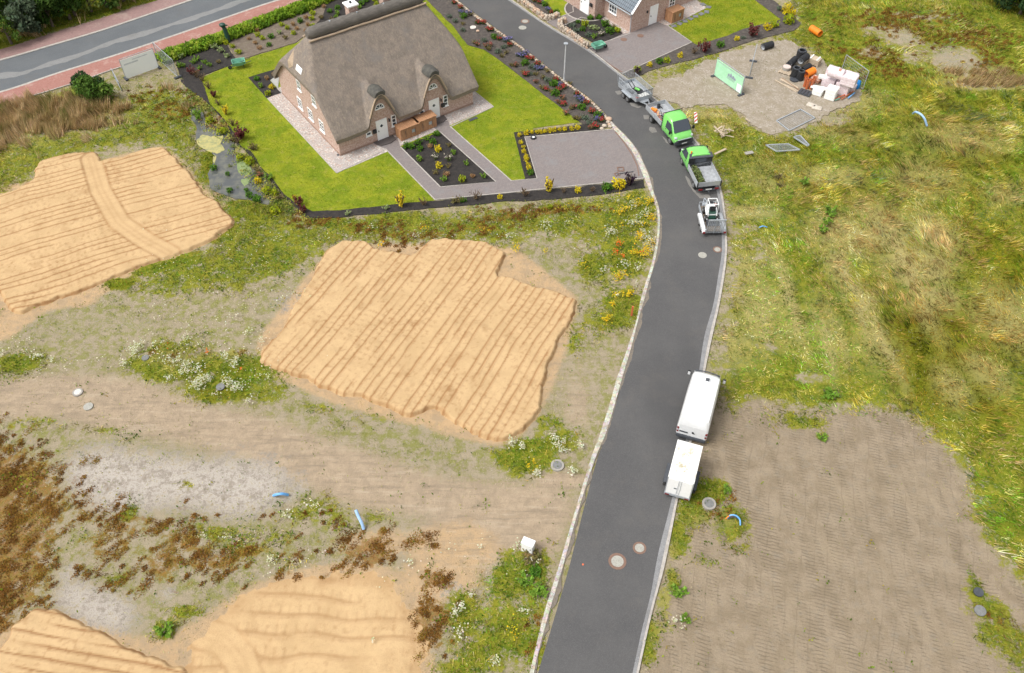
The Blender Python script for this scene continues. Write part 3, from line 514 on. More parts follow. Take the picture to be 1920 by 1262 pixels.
gme = ground_mesh(); ground = link('ground', gme, ground_mat()); tag(ground, kind='structure')
# ------------------------------------------------------------------ flat sheets (roads, paths, lawns, beds)
def densify(pts, step=.7, jit=0):
    out = []; n = len(pts)
    for i in range(n):
        a = pts[i]; b = pts[(i+1)%n]; L = (b-a).length; k = max(1, int(L/step)); nn = Vector((-(b-a).y,(b-a).x,0)).normalized() if L > 0 else Vector()
        for j in range(k):
            p = a.lerp(b, j/k)
            if jit: p = p + nn*((fbm(np.array([p.x]),np.array([p.y]),1.0,77,4)[0]-.5)*2*jit)
            out.append(p)
    return out
def sheet(name, pts, z, mat, jit=0, step=.7, thick=.12, kind='structure', world=False):
    P = pts if world else GL(pts)
    P = [Vector((p[0],p[1],0)) for p in P]
    if jit or step < .6: P = densify(P, step, jit)
    bm = bmesh.new(); vs = [bm.verts.new((p.x,p.y,z)) for p in P]; f = bm.faces.new(vs)
    if f.normal.z < 0: f.normal_flip()
    r = bmesh.ops.extrude_face_region(bm, geom=[f]); dn = [v for v in r['geom'] if isinstance(v, bmesh.types.BMVert)]
    top = [g for g in r['geom'] if isinstance(g, bmesh.types.BMFace)]
    for v in vs: v.co.z = z-thick
    bmesh.ops.triangulate(bm, faces=[x for x in bm.faces if len(x.verts) > 4]); bmesh.ops.recalc_face_normals(bm, faces=bm.faces)
    me = bpy.data.meshes.new(name); bm.to_mesh(me); bm.free(); o = link(name, me, mat)
    return tag(o, kind=kind)
def strip(name, a, b, z, mat, thick=.14):
    A = GL(a) if not isinstance(a[0], Vector) else a; B = GL(b) if not isinstance(b[0], Vector) else b
    mb = MB(); n = len(A); vs = []
    for p, q in zip(A, B): vs += [(p.x,p.y,z),(q.x,q.y,z),(q.x,q.y,z-thick),(p.x,p.y,z-thick)]
    fs = [(4*i+k, 4*i+(k+1)%4, 4*(i+1)+(k+1)%4, 4*(i+1)+k) for i in range(n-1) for k in range(4)] + [(3,2,1,0), (4*n-4,4*n-3,4*n-2,4*n-1)]
    mb.add(vs, fs); return tag(mb.build(name, mat), kind='structure')
def smooth_line(pts, n=4):
    P = GL(pts); out = []
    for i in range(len(P)-1):
        p0 = P[max(i-1,0)]; p1 = P[i]; p2 = P[i+1]; p3 = P[min(i+2,len(P)-1)]
        for j in range(n):
            t = j/n; out.append(.5*((2*p1)+(-p0+p2)*t+(2*p0-5*p1+4*p2-p3)*t*t+(-p0+3*p1-3*p2+p3)*t**3))
    out.append(P[-1]); return out
def resample(L, n):
    d = [0]
    for a,b in zip(L, L[1:]): d.append(d[-1]+(b-a).length)
    out = []
    for i in range(n):
        s = d[-1]*i/(n-1); k = 0
        while k < len(d)-2 and d[k+1] < s: k += 1
        t = (s-d[k])/max(d[k+1]-d[k],1e-6); out.append(L[k].lerp(L[k+1], min(t,1)))
    return out
def offset(L, d):
    out = []
    for i, p in enumerate(L):
        t = (L[min(i+1,len(L)-1)]-L[max(i-1,0)]).normalized(); out.append(p+Vector((-t.y,t.x,0))*d)
    return out
RL = resample(smooth_line(ROAD_L),160); RR = resample(smooth_line(ROAD_R),160)
strip('road', RL, RR, .03, M['asphalt'])
GO = resample(smooth_line(GUT_L_OUT),160); GI = resample(smooth_line(GUT_L_IN),160); strip('gutter', GO, GI, .055, M['setts'])
KR = resample(smooth_line(KERB_R),160); strip('gutter', RR, [a.lerp(b,.62) for a,b in zip(RR,KR)], .034, M['gutter'])
strip('kerb', [a.lerp(b,.62) for a,b in zip(RR,KR)], KR, .10, M['kerbstone'])
mf = smooth_line(MR_FAR); mn = smooth_line([MR_NEAR[0]]+MR_NEAR[1:]); 
mf = resample(mf, 60); mn = resample(mn, 60); cn = resample(smooth_line(CY_NEAR), 60); pf = resample(smooth_line(PV_FAR), 60)
strip('main_road', mf, mn, .03, M['asphalt2'])
pa = []; pb = []
mid = [(-120,170),(0,143),(40,139),(90,122),(150,104),(205,82),(255,68),(300,54),(350,38),(400,22),(450,4),(520,-20)]
for i, p in enumerate(resample(smooth_line(mid), 220)):
    wv = .42+.4*(vn(p.x,p.y,2.2,4)+.4*vn(p.x,p.y,.5,6)-.6); d_ = Vector((-.25,.9,0)).normalized()
    pa.append(p+d_*max(wv,.15)); pb.append(p-d_*max(wv*.9+.35*(vn(p.x,p.y,.7,9)-.5),.15))
strip('road_repair', pa, pb, .034, M['patch'], .05)
strip('kerb', offset(mf, .28), mf, .09, M['kerbstone']); strip('kerb', mn, offset(mn, -.28), .07, M['kerbstone'])
strip('cycle_path', offset(mn, -.28), cn, .06, M['cycle']); strip('kerb', cn, offset(cn,-.12), .09, M['kerbstone'])
strip('pavement', pf, offset(mf,.28), .06, M['pavement'])
sheet('lawn', LOT, .025, M['lawn'], .06, .4); sheet('lawn', LAWN2A, .025, M['lawn'], .04, .4); sheet('lawn', LAWN2B, .025, M['lawn'], .04, .4)
sheet('garden_path', PATHP, .05, M['paver'])
sheet('garden_path', WALK2, .05, M['paver']); sheet('driveway', DRIVE2, .052, M['paver'])
for nm, p, z, mt, j in (('planting_bed',BED_MID,.062,'soil',0),('planting_bed',BED_DRIVE,.058,'soil',.04),('planting_bed',BED_EDGE,.040,'soil',.16),('planting_bed',BED_DARK,.046,'soil',.12),
    ('planting_bed',BED_BROWN,.043,'soil_brown',.15),('planting_bed',BED_BACK,.036,'soil',.1),('planting_bed',BED_GABLE,.050,'soil',.05),('planting_bed',BORDER,.054,'soil_grey',.1),
    ('planting_bed',BED2A,.045,'soil_grey',.08),('planting_bed',BED2B,.058,'soil',.04),('planting_bed',BED2C,.045,'soil_grey',.15),('gravel_strip',GRAV2,.038,'pebble',.03)):
    sheet(nm, p, z, M[mt], j, .35)
def yard_sheet():
    P = densify(GL(YARD), .2, .8); return sheet('storage_yard', P, .045, M['yard'], 0, .9, .2, world=True)
yard_sheet()
# thin film of tracked sand along the left gutter, pale dry marks beside the trucks
gi = resample(GI, 400); lo_ = []
for q in gi:
    lo_.append(.04+.75*max(0, float(fbm(np.array([q.x]),np.array([q.y]),1.5,411,4)[0])-.36)*(1.0 if q.y < 60 else .35))
oo = [(a-b).normalized() for a,b in zip(gi[1:]+[gi[-1]], gi[:-1]+[gi[-2]])]; oo[-1] = oo[-2]
strip('sand_film', gi, [q+Vector((-t.y,t.x,0))*w_*(-1 if Vector((-t.y,t.x,0)).x < 0 else 1) for q,t,w_ in zip(gi,oo,lo_)], .034, simple('tracked_sand_film',(.20,.165,.125),.9,(.13,.115,.10),5,bmp=.2), .03)
M['drymark'] = asphalt('dry_pale_asphalt', (.15,.145,.135), (.19,.18,.165), 2)
for pts in ([(1153,172),(1162,170),(1168,176),(1158,178)],[(1180,193),(1192,195),(1204,200),(1196,203),(1184,199)],[(1206,216),(1216,217),(1220,224),(1208,224)],[(1218,238),(1228,240),(1232,248),(1222,250),(1216,244)],[(1240,254),(1250,262),(1256,272),(1248,268)],[(1284,303),(1290,308),(1292,322),(1284,316)],[(1285,330),(1292,336),(1300,352),(1306,362),(1330,366),(1332,373),(1312,372),(1300,360),(1290,346)]):
    sheet('dry_mark', pts, .033, M['drymark'], .10, .15, .02)
# stone edging of paths and drives: one kerb line per edge
def edging(name, pts, w=.09, z=.085, mat='kerbstone', close=False):
    L = GL(pts); L = L+[L[0]] if close else L; return strip(name, offset(L, w/2), offset(L, -w/2), z, M[mat], .12)
for e in ([(723,280),(815.6,375.3),(940,363.4),(1049,352),(1151,342),(1207,335)], [(751.6,277),(825.8,351.6),(929.7,341.7),(825,248)], [(844,238),(958.8,340),(1007,335.6),(983.8,258),(1149,243.4)],
          [(1182.5,63),(1133,80),(1104,92)],[(1252,49),(1297,80),(1167,139)],[(1046,54),(1090,33.5),(1100,35.5),(1113,35),(1126.7,31.7)],[(1026,42),(1075,23),(1074,14),(1080,4)]):
    edging('path_edging', e)
strip('drain_channel', GL([(1154,247),(1170,266),(1186,290),(1196,312),(1199,330)]), GL([(1152.3,248),(1168,267),(1184,291),(1194.2,313),(1197,331)]), .056, M['lidring'], .03)
strip('drain_channel', GL([(1110,98),(1136,118),(1166,137)]), GL([(1111.5,97),(1137.5,117),(1167.5,136)]), .058, M['lidring'], .03)
# pond
sheet('pond', POND, -.065, M['water'], .25, .3, .15)
sheet('pond_scum', [(366,262),(378,252),(396,256),(418,253),(412,268),(420,280),(406,288),(392,284),(376,276)], -.05, M['algae'], .32, .12, .02)
for i, p in enumerate([[(440,288),(458,296),(472,318),(462,330),(448,322),(446,308)],[(400,285),(405,292),(402,308),(398,302)],[(452,336),(470,330),(466,344),(456,350)]]):
    sheet('pond_scum', p, -.052, M['algae_green'] if i != 1 else M['algae'], .2, .2, .02)
# ------------------------------------------------------------------ raised sand pads with blade furrows
def sand_mat():
    m, nt, bs = newmat('graded_building_sand'); vec = coords(nt,'Object'); bs.inputs['Roughness'].default_value = .95; bs.inputs['Specular IOR Level'].default_value = .1
    a = nt.nodes.new('ShaderNodeAttribute'); a.attribute_name = 'Col'
    col = mixc(nt, ramp(nt, noise(nt, .5, 6, .7, vec), .4, .66), (.52,.362,.195), (.46,.315,.165))
    col = mixc(nt, ramp(nt, noise(nt, 3.5, 6, .8, vec), .50, .72), col, (.45,.305,.165))
    sp = nt.nodes.new('ShaderNodeSeparateColor'); nt.links.new(a.outputs['Color'], sp.inputs[0])
    col = mixc(nt, sp.outputs[0], col, (.28,.15,.065)); col = mixc(nt, mathn(nt,'MULTIPLY',ramp(nt, noise(nt, 30, 3, .8, vec), .5, .8),.3), col, (.33,.2,.1))
    nt.links.new(col, bs.inputs['Base Color']); bump(nt, bs, noise(nt, 12, 6, .8, vec), .6, .05); return m
M['sand'] = sand_mat()
def sand_pad(outline, h, line, spacing, seed, wheel=None, scarp=.25, ripple=.35, st=.085, amp=1):
    P = gxy(outline); ln = G(*line[1])-G(*line[0]); ang = math.atan2(ln.y, ln.x); c, s = math.cos(ang), math.sin(ang)
    x0, y0 = P.min(0)-1; x1, y1 = P.max(0)+1; x0 = max(x0,-55); x1 = min(x1,55)
    xs = np.arange(x0, x1, st); ys = np.arange(y0, y1, st); x, y = np.meshgrid(xs, ys)
    wx = x+(fbm(x,y,1.8,seed,5)-.5)*.5+(fbm(x,y,.3,seed+1,2)-.5)*.28; wy = y+(fbm(x,y,1.8,seed+9,5)-.5)*.5+(fbm(x,y,.3,seed+2,2)-.5)*.28
    m = inside(wx, wy, P).astype(float); k = max(1, int(scarp/st/2)); mb = box_blur(m, k)
    top = sstep(mb, .12, .9)
    al = x*c+y*s; ac = -x*s+y*c
    acw = ac+(fbm(al,ac,9,seed+2,3)-.5)*1.3*ripple+(fbm(x,y,1.2,seed+5,3)-.5)*.07
    ph = acw/spacing; i = np.floor(ph); fr = ph-i; seg = vn(i*13.7, al*.22, 1, seed+4)
    wd = .085+.07*vn(i*3.1, al, 1.5, seed+6); on = sstep(seg, .25, .5)
    ridge = np.exp(-((fr-.12)/wd)**2)*on; trough = np.exp(-((fr-.12-wd*1.6)/(wd*.8))**2)*on
    z = h*top + amp*(.02*ridge - .028*trough)*sstep(mb,.8,1) + (fbm(x,y,.7,seed+7,4)-.5)*.08*sstep(mb,.1,.7) + (fbm(x,y,4,seed+8,2)-.5)*.12*top
    darken = np.clip(trough*.95 + .35*np.exp(-((fr-.12)/(wd*.6))**2)*on, 0, 1) + .75*sstep(fbm(x,y,.7,seed+12,4), .60, .74)*.55*sstep(vn(al,ac,2.5,seed+13),.25,.6)*.65  # colour weight: browner sand along furrow lines and in random patches
    # tread prints: short cross marks in rows
    tr = (np.sin(al*2*math.pi/.55+3*vn(i,i,1,3)) > .55) & (abs(fr-.55) < .26) & (vn(al, ac, 2.2, seed+20) > .55)
    darken = darken + tr*.25; z = z-tr*.012; darken = darken+.35*sstep(fbm(x,y,.22,seed+30,2),.66,.8)
    # slumped edge: darker, with scallops
    ed = sstep(mb,.05,.35)*(1-sstep(mb,.55,.95)); darken = np.clip(darken+ed*(.15+.45*vn(x,y,.8,seed+15)), 0, .95)
    if wheel is not None:
        W = GL(wheel); W2 = resample(W, 60); wp = np.array([[p.x,p.y] for p in W2]); d = np.full(x.shape, 9.)
        for a, b in zip(wp[:-1], wp[1:]):
            ab = b-a; t = np.clip(((x-a[0])*ab[0]+(y-a[1])*ab[1])/(ab@ab), 0, 1); d = np.minimum(d, np.hypot(x-a[0]-t*ab[0], y-a[1]-t*ab[1]))
        k2 = 1-sstep(d, .75, .95); z = z*(1-k2)+(h*.93+.02*np.sin(d*0))*k2*top+z*0; darken = darken*(1-k2*.85)+.5*np.exp(-((d-.85)/.12)**2)+.22*np.exp(-((d-.2)/.12)**2)*k2
        darken = np.clip(darken, 0, .95)
    darken = darken*min(1,amp+.2) if amp < 1 else darken; keep = mb > .03; z = np.where(keep, np.maximum(z,0)+.03*top-.03*(1-top), -.1)
    n, mm = x.shape; idx = -np.ones(n*mm, int); kv = keep.copy(); kv[1:] |= keep[:-1]; kv[:,1:] |= keep[:,:-1]; kv = kv.reshape(-1)
    q = np.arange(n*mm).reshape(n,mm); q = np.stack([q[:-1,:-1],q[:-1,1:],q[1:,1:],q[1:,:-1]],-1).reshape(-1,4); q = q[kv[q].all(1)]
    used = np.unique(q); idx[used] = np.arange(len(used)); co = np.stack([x,y,z],-1).reshape(-1,3)[used]; dc = darken.reshape(-1)[used]
    me = mesh_np('sand_pad', co, idx[q], np.stack([dc,dc,dc],-1)); me.polygons.foreach_set('use_smooth', np.ones(len(me.polygons),bool))
    return tag(link('sand_pad', me, M['sand']), kind='structure')
sand_pad(PAD1, .20, ((60,470),(300,400)), .62, 3, wheel=[(172,300),(190,360),(225,420),(270,452),(318,478)], ripple=.9)
sand_pad(PAD2, .26, ((610,660),(760,480)), .62, 21, scarp=.30)
sand_pad(PAD3, .16, ((0,1200),(300,1262)), .62, 43)
sand_pad(PAD4, .03, ((420,1225),(760,1215)), 1.15, 61, ripple=2.2, scarp=1.6, amp=.35, wheel=[(385,1190),(420,1200),(450,1235),(470,1290)])
# ================================================================== buildings
HC = G(639,293); HA = rad(35.2); HL, HW = 14.3, 12.2
house = empty('thatched_house', (HC.x,HC.y,0), HA, 'large brick house with a grey thatched roof, two arched dormers and two chimneys', 'house')
EAVE = 2.18; UC = (4.45, 10.05)
def dorm(u):
    r = np.zeros_like(u)
    for c in UC: r = np.maximum(r, 1.2+3.75*np.exp(-(abs(u-c)/1.42)**2.2))
    return r
def smin(a, b, k=.35): h = np.clip(.5+.5*(b-a)/k,0,1); return b*(1-h)+a*h-k*h*(1-h)
def roof_z(u, v):
    fr = EAVE+(v+.5)*.985; bk = EAVE+(HW+.5-v)*.985; z = smin(fr, bk, .8)
    hl = 5.2+(u+.4)*1.95; hr = 5.2+(HL+.4-u)*1.95; z = smin(z, smin(hl, hr, .3), .75)
    d = dorm(u); return -smin(-z, -d, .35)
def front_edge(u):   # the eave swings back and up over each door
    return -.52+.18*np.clip((dorm(u)-2.2)/1.2,0,1)
def roof_mesh(th=.34):
    us = np.linspace(-.4, HL+.4, 190); t = np.linspace(0,1,130)**1.15; u, tt = np.meshgrid(us, t)
    v = front_edge(u)+(HW+.5-front_edge(u))*tt; z = roof_z(u, v)
    n = (fbm(u,v,1.2,5,4)-.5)*.10+(fbm(u*2,v,.5,8,3)-.5)*.05; z = z+n
    # rounded lower edges
    e = np.minimum(np.minimum(u+.4, HL+.4-u), np.minimum(v-front_edge(u), HW+.5-v)); z = z-.10*np.exp(-(e/.12)**2)
    a, b = u.shape; top = np.stack([u,v,z],-1).reshape(-1,3); bot = top.copy(); bot[:,2] -= th+.12
    ub, vb = bot[:,0], bot[:,1]; bot[:,0] = np.clip(ub, -.3, HL+.3); bot[:,1] = np.clip(vb, -9, HW+.36); bot[:,1] = np.where(tt.reshape(-1) == 0, vb+.12, bot[:,1])
    idx = np.arange(a*b).reshape(a,b); q = np.stack([idx[:-1,:-1],idx[:-1,1:],idx[1:,1:],idx[1:,:-1]],-1).reshape(-1,4); nb = a*b
    qb = q[:, ::-1]+nb; ring = np.concatenate([idx[0,:-1], idx[:-1,-1], idx[-1,:0:-1], idx[:0:-1,0]]); r2 = np.roll(ring,-1)
    side = np.stack([ring, ring+nb, r2+nb, r2],-1)
    me = mesh_np('roof', np.concatenate([top,bot]), np.concatenate([q,qb])); me.polygons.foreach_set('use_smooth', np.ones(len(me.polygons),bool))
    ms = mesh_np('reed_edge', np.concatenate([top[ring]+[0,0,.004],bot[ring]]), np.stack([np.arange(len(ring)), np.arange(len(ring))+len(ring), np.roll(np.arange(len(ring)),-1)+len(ring), np.roll(np.arange(len(ring)),-1)],-1))
    return me, ms
rm, rs = roof_mesh(); roof = link('roof', rm, M['thatch'], house); link('thatch_edge', rs, M['thatch_edge'], roof)
def wall_mesh():
    mb = MB(); P = [(u,0) for u in np.linspace(0,HL,96)]+[(HL,v) for v in np.linspace(0,HW,60)[1:]]+[(u,HW) for u in np.linspace(HL,0,30)[1:]]+[(0,v) for v in np.linspace(HW,0,60)[1:-1]]
    n = len(P); uu = np.array([p[0] for p in P]); vv = np.array([p[1] for p in P]); zt = roof_z(np.clip(uu,0,HL), np.where(vv<.3,.15,vv))-.40
    vs = [(p[0],p[1],-.05) for p in P]+[(p[0],p[1],float(z)) for p, z in zip(P,zt)]
    mb.add(vs, [(i,(i+1)%n,n+(i+1)%n,n+i) for i in range(n)]); return mb
wall_mesh().build('wall', M['brick'], house)
mb = MB(); 
for a,b,c,d in ((-.03,HL+.03,-.03,.0),(-.03,HL+.03,HW,HW+.03),(-.03,0,0,HW),(HL,HL+.03,0,HW)): mb.box(a,b,c,d,-.05,.22)
mb.build('plinth', simple('brick_plinth', (.27,.17,.13), .9, (.34,.24,.18), 9, bmp=.3), house)
# ridge roll of heather thatch
rz_ = roof_z(np.array([HL/2]), np.array([HW/2]))[0]
pts = [(1.3+i*(HL-2.6)/40, HW/2, rz_+.18) for i in range(41)]; rr = [.56+.03*math.sin(i*1.7) for i in range(41)]; rr[0] = .34; rr[1] = .5; rr[-1] = .34; rr[-2] = .5
rc = MB().tube(pts, rr, 18).build('ridge_cap', M['ridge'], roof, smooth=True)
for k in (3.6, 6.3, 9.0, 11.6): MB().cyl((k,HW/2-.1,rz_+.70),(k,HW/2-.1,rz_+.80),.08,8).build('ridge_clamp', M['galv'], roof)
mb = MB()
for s in (-1,1): mb.tube([(1.2+i*(HL-2.4)/20, HW/2+s*.58, rz_-.22+.02*math.sin(i)) for i in range(21)], .09, 6)
mb.build('ridge_trim', M['reed_edge'], roof)
# dormer caps
for c in UC:
    mb = MB(); secs = []
    for i in range(7):
        v = -.42+i*.24; w_ = .66 if 0 < i < 6 else .5; zz = float(roof_z(np.array([c]), np.array([v if v>-.3 else -.3]))[0])
        secs.append([(c+w_*math.cos(a)*1.0, v, 4.80+.50*math.sin(a)-(.05 if i in (0,6) else 0)) for a in [math.pi*k/10 for k in range(11)]])
    mb.loft(secs); mb.build('dormer_cap', M['patina'], roof, smooth=True)
    # reed verge around the dormer face
    L = [(c+du, -.36, float(dorm(np.array([c+du]))[0])-.06) for du in np.linspace(-1.25,1.25,25)]
    MB().tube(L, .07, 8).build('dormer_verge', M['reed_edge'], roof, smooth=True)
# chimneys
for k, (cu, cv) in enumerate(((6.25,7.0),(9.7,7.0))):
    zt = 9.55; ch = MB().box(cu-.42,cu+.42,cv-.42,cv+.42,7.2,zt).build('chimney', M['brick'], roof)
    MB().box(cu-.47,cu+.47,cv-.47,cv+.47,zt-.12,zt-.02).build('chimney_band', M['brick'], ch)
    MB().box(cu-.55,cu+.55,cv-.55,cv+.55,zt,zt+.14).build('chimney_cap', M['white'], ch, bevel=.02)
    MB().cyl((cu,cv,zt+.14),(cu,cv,zt+.30),.10,12).build('flue', M['black'], ch)
# hip window: a small hood and a light strip in the left hip
hz = lambda u, v: float(roof_z(np.array([u]), np.array([v]))[0])
mb = MB(); u0 = .35; vA, vB = 6.3, 7.6
mb.add([(u0-.75,vB,hz(u0-.75,vB)+.02),(u0+.15,vB,hz(u0+.15,vB)+.02),(u0-.7,vB-.05,hz(u0-.7,vB)+.75),(u0-.55,vA+.7,hz(u0-.55,vA+.7)+.05)],[(0,1,2),(1,3,2),(3,0,2),(0,3,1)])
mb.build('eyebrow_hood', M['reed_edge'], roof)
mb = MB(); mb.add([(u0-.56,5.3,hz(u0-.56,5.3)+.05),(u0-.34,5.3,hz(u0-.34,5.3)+.05),(u0-.34,6.4,hz(u0-.34,6.4)+.05),(u0-.56,6.4,hz(u0-.56,6.4)+.05),
    (u0-.56,5.3,hz(u0-.56,5.3)+.14),(u0-.34,5.3,hz(u0-.34,5.3)+.14),(u0-.34,6.4,hz(u0-.34,6.4)+.14),(u0-.56,6.4,hz(u0-.56,6.4)+.14)],[(0,3,2,1),(4,5,6,7),(0,1,5,4),(1,2,6,5),(2,3,7,6),(3,0,4,7)])
mb.build('roof_light', M['white'], roof)
def frame_mb(w_, h, cols, rows, t=.085, d=.05):
    mb = MB()   # local x along wall, y outwards negative, z up
    for x in (0, w_-t): mb.box(x,x+t,-d,0.0,0,h)
    for z in (0, h-t): mb.box(t,w_-t,-d+.002,0.0,z,z+t)
    for i in range(1,cols): mb.box(w_*i/cols-.032,w_*i/cols+.032,-d+.006,0,t,h-t)
    for j in range(1,rows): mb.box(t,w_-t,-d+.01,0,h*j/rows-.026,h*j/rows+.026)
    return mb
def window(parent, o, ax, w_, h, cols=2, rows=3, sill=True, t=.085):
    """o: lower left corner on the wall; ax: direction along the wall, outward normal is ax rotated -90 deg"""
    a = math.atan2(ax[1], ax[0]); g = MB().box(t*.6,w_-t*.6,-.022,-.004,t*.6,h-t*.6).build('window', M['glass'], parent); g.location = o; g.rotation_euler = (0,0,a)
    frame_mb(w_,h,cols,rows,t).build('frame', M['white'], g)
    if sill: MB().box(-.06,w_+.06,-.11,-.0,-.07,-.003).build('sill', M['white'], g)
    return g
def arch_window(parent, c, z, r):
    mb = MB(); n = 12; P = [(c+r*math.cos(math.pi*i/n), z+r*math.sin(math.pi*i/n)) for i in range(n+1)]
    g = MB().side(P, -.022, -.004).build('window', M['glass'], parent); mb = MB()
    for p, q in zip(P, P[1:]): mb.bar((p[0],-.03,p[1]),(q[0],-.03,q[1]),.07,.06,up=(0,1,0))
    mb.box(c-r-.05,c+r+.05,-.08,-.0,z-.08,z+.015)
    for a in (35,90,145): mb.bar((c,-.028,z),(c+r*math.cos(rad(a)),-.028,z+r*math.sin(rad(a))),.045,.045,up=(0,1,0))
    mb.build('frame', M['white'], g); return g
def house_door(parent, x0, w_, h, o=(0,0,0), rz=0, lite=True):
    d = MB().box(x0,x0+w_,-.05,-.003,.1,h).box(x0-.07,x0,-.07,-.004,.1,h+.07).box(x0+w_,x0+w_+.07,-.07,-.004,.1,h+.07).box(x0,x0+w_,-.07,-.004,h+.001,h+.07).build('door', M['white'], parent)
    d.location = o; d.rotation_euler = (0,0,rz)
    if lite:
        c = x0+w_*.48; z = h*.73; MB().side([(c-.17,z),(c,z-.17),(c+.17,z),(c,z+.17)], -.062, -.052).build('door_light', M['glass'], d)
    MB().box(x0+.09,x0+.15,-.10,-.05,h*.48,h*.48+.14).build('handle', M['black'], d); return d
house_door(house, 3.90, .98, 2.1); house_door(house, 9.48, .98, 2.1)
window(house, (5.42,-.002,1.0), (1,0), .50, 1.15, 1, 3); window(house, (11.0,-.002,1.0), (1,0), .50, 1.15, 1, 3)
window(house, (2.75,-.002,1.0), (1,0), .55, .40, 1, 1); window(house, (8.35,-.002,1.12), (1,0), .55, .40, 1, 1)
arch_window(house, 4.42, 3.35, .43); arch_window(house, 10.0, 3.35, .43)
for u_ in (3.42, 10.72): MB().box(u_,u_+.36,-.20,-.004,1.05,1.42).build('letter_box', M['black'], house, bevel=.03)
for u_ in (5.18, 10.72): MB().cyl((u_,-.13,1.72),(u_,-.13,1.95),.07,8).box(u_-.03,u_+.03,-.14,-.003,1.95,1.99).build('wall_lamp', M['black'], house)
for v_ in (2.72, 5.0, 7.2): window(house, (-.002,v_+.95,.85), (0,-1), .95, 1.12, 2, 3)
for v_ in (3.55, 6.6): window(house, (-.002,v_+.80,3.15), (0,-1), .80, 1.0, 2, 2)
MB().cyl((-.12,.25,.0),(-.12,.25,.06),.14,12).build('gully', M['dgrey'], house)
for c, nm in ((4.4,0),(9.95,1)):
    P = [(c-1.05,-.02),(c+1.0,-.02),(c+.9,-.75),(c+.2,-1.0),(c-.7,-.85)]
    MB().prism(P, 0, .13).build('door_step', M['paver_dk'], house)
def hp(u, v): c, s = math.cos(HA), math.sin(HA); return Vector((HC.x+u*c-v*s, HC.y+u*s+v*c, 0))
sheet('gravel_strip', [hp(0,0)+(G(631.7,325)-hp(0,0)), G(925,201), G(888,171), hp(15.6,HW+1.2), hp(-1.6,HW+1.2), G(527,173), G(501.7,185)], .044, M['pebble'], .02, .5, world=True)
sheet('patio', [G(507,151.5), G(527,173), hp(.1,11.9), hp(.1,13.4), G(524,140)], .075, simple('pale_patio_slabs', (.38,.37,.34), .8, (.30,.30,.28), 2, bmp=.2), 0, .7, world=True)
for a, b in (((501.7,185),(631.7,325)),((631.7,325),(723,281)),((846,238),(925,201)),((925,201),(888,171))):
    edging('path_edging', [a,b], .10, .08)
# slatted bin stores beside the doors
def bin_store(cx, cy, rz, label, w_=2.0, d=1.05, h=1.15):
    t = empty('bin_store', (cx,cy,.05), rz, label, 'bin store', 'slatted wooden bin stores')
    MB().box(-w_/2,w_/2,-d/2,d/2,0,h).build('cabinet', M['cedar'], t, bevel=.01)
    MB().box(-w_/2-.05,w_/2+.05,-d/2-.06,d/2+.02,h+.004,h+.06).build('lid', M['cedar'], t)
    MB().box(w_*.08,w_*.08+.30,-d/2-.022,-d/2-.004,h*.42,h*.70).build('label_plate', M['galv'], t)
    for x in (-w_*.25, w_*.25): MB().box(x-.015,x+.015,-d/2-.03,-d/2-.004,h*.2,h*.8).build('handle', M['dgrey'], t)
    return t
p = hp(6.6,-.75); bin_store(p.x,p.y,HA,'slatted wooden bin store beside the left white door of the thatched house')
p = hp(8.5,-.62); bin_store(p.x,p.y,HA,'slatted wooden bin store beside the right white door of the thatched house')
# ---------------------------------------------------- second house, upper right
A2 = G(1182.5,62); B2 = G(1233,41.7); C2 = G(1126.7,31.7)
dR = (G(1300,14.5)-A2).normalized(); dR = (B2-A2).normalized(); ang2 = math.atan2(dR.y,dR.x); dLn = Vector((-dR.y,dR.x,0))
house2 = empty('brick_house', (A2.x,A2.y,0), ang2, 'pale brick house with grey tiled lean-to roof at the top of the photo', 'house')
lenL = (C2-A2).length
H2E = 2.55; GW = 6.2      # garage gable width along dR, eave on the left side rising to the right
mb = MB(); 
mb.add([(0,0,-.05),(GW,0,-.05),(GW,0,H2E),(GW/2,0,H2E+3.6),(0,0,H2E),(0,lenL,-.05),(GW,lenL,-.05),(GW,lenL,H2E),(GW/2,lenL,H2E+3.6),(0,lenL,H2E)],[(0,1,2,3,4),(9,8,7,6,5),(0,4,9,5),(1,6,7,2)])
mb.box(GW-.02,14,1.2,9,-.05,3.6); mb.box(-1.35,3,lenL-.05,lenL+9,-.05,3.4); mb.build('wall', M['brick'], house2)
def tile_roof(quads, name='roof'):
    me = bpy.data.meshes.new(name); vs = []; fs = []; uv = []
    for q in quads:
        a,b,c,d = [Vector(x) for x in q]; k = len(vs); nrm = (b-a).cross(d-a).normalized()*.12; vs += [a,b,c,d,a-nrm,b-nrm,c-nrm,d-nrm]
        W = (b-a).length; Hh = (d-a).length
        for f in ((0,1,2,3),(7,6,5,4),(0,4,5,1),(1,5,6,2),(2,6,7,3),(3,7,4,0)):
            fs.append(tuple(i+k for i in f)); uv += [[(0,0),(W,0),(W,Hh),(0,Hh)][i%4] for i in f]
    me.from_pydata(vs, [], fs); l = me.uv_layers.new(name='UVMap')
    for i, t in enumerate(uv): l.data[i].uv = t
    return me
zr = H2E+3.6; ov = .3; sl = 3.6/(GW/2); e0 = H2E-.05
r2 = link('roof', tile_roof([((-ov,lenL+.0,e0-ov*sl+.16),(-ov,-.12,e0-ov*sl+.16),(GW/2,-.12,zr+.11),(GW/2,lenL+.0,zr+.11)), ((GW+ov,-.12,e0-ov*sl+.16),(GW+ov,lenL,e0-ov*sl+.16),(GW/2,lenL,zr+.11),(GW/2,-.12,zr+.11)),
   ((-1.75,lenL+9,3.2),(-1.75,lenL-.0,3.2),(3,lenL+.0,7.4),(3,lenL+9,7.4))]), M['tiles'], house2)
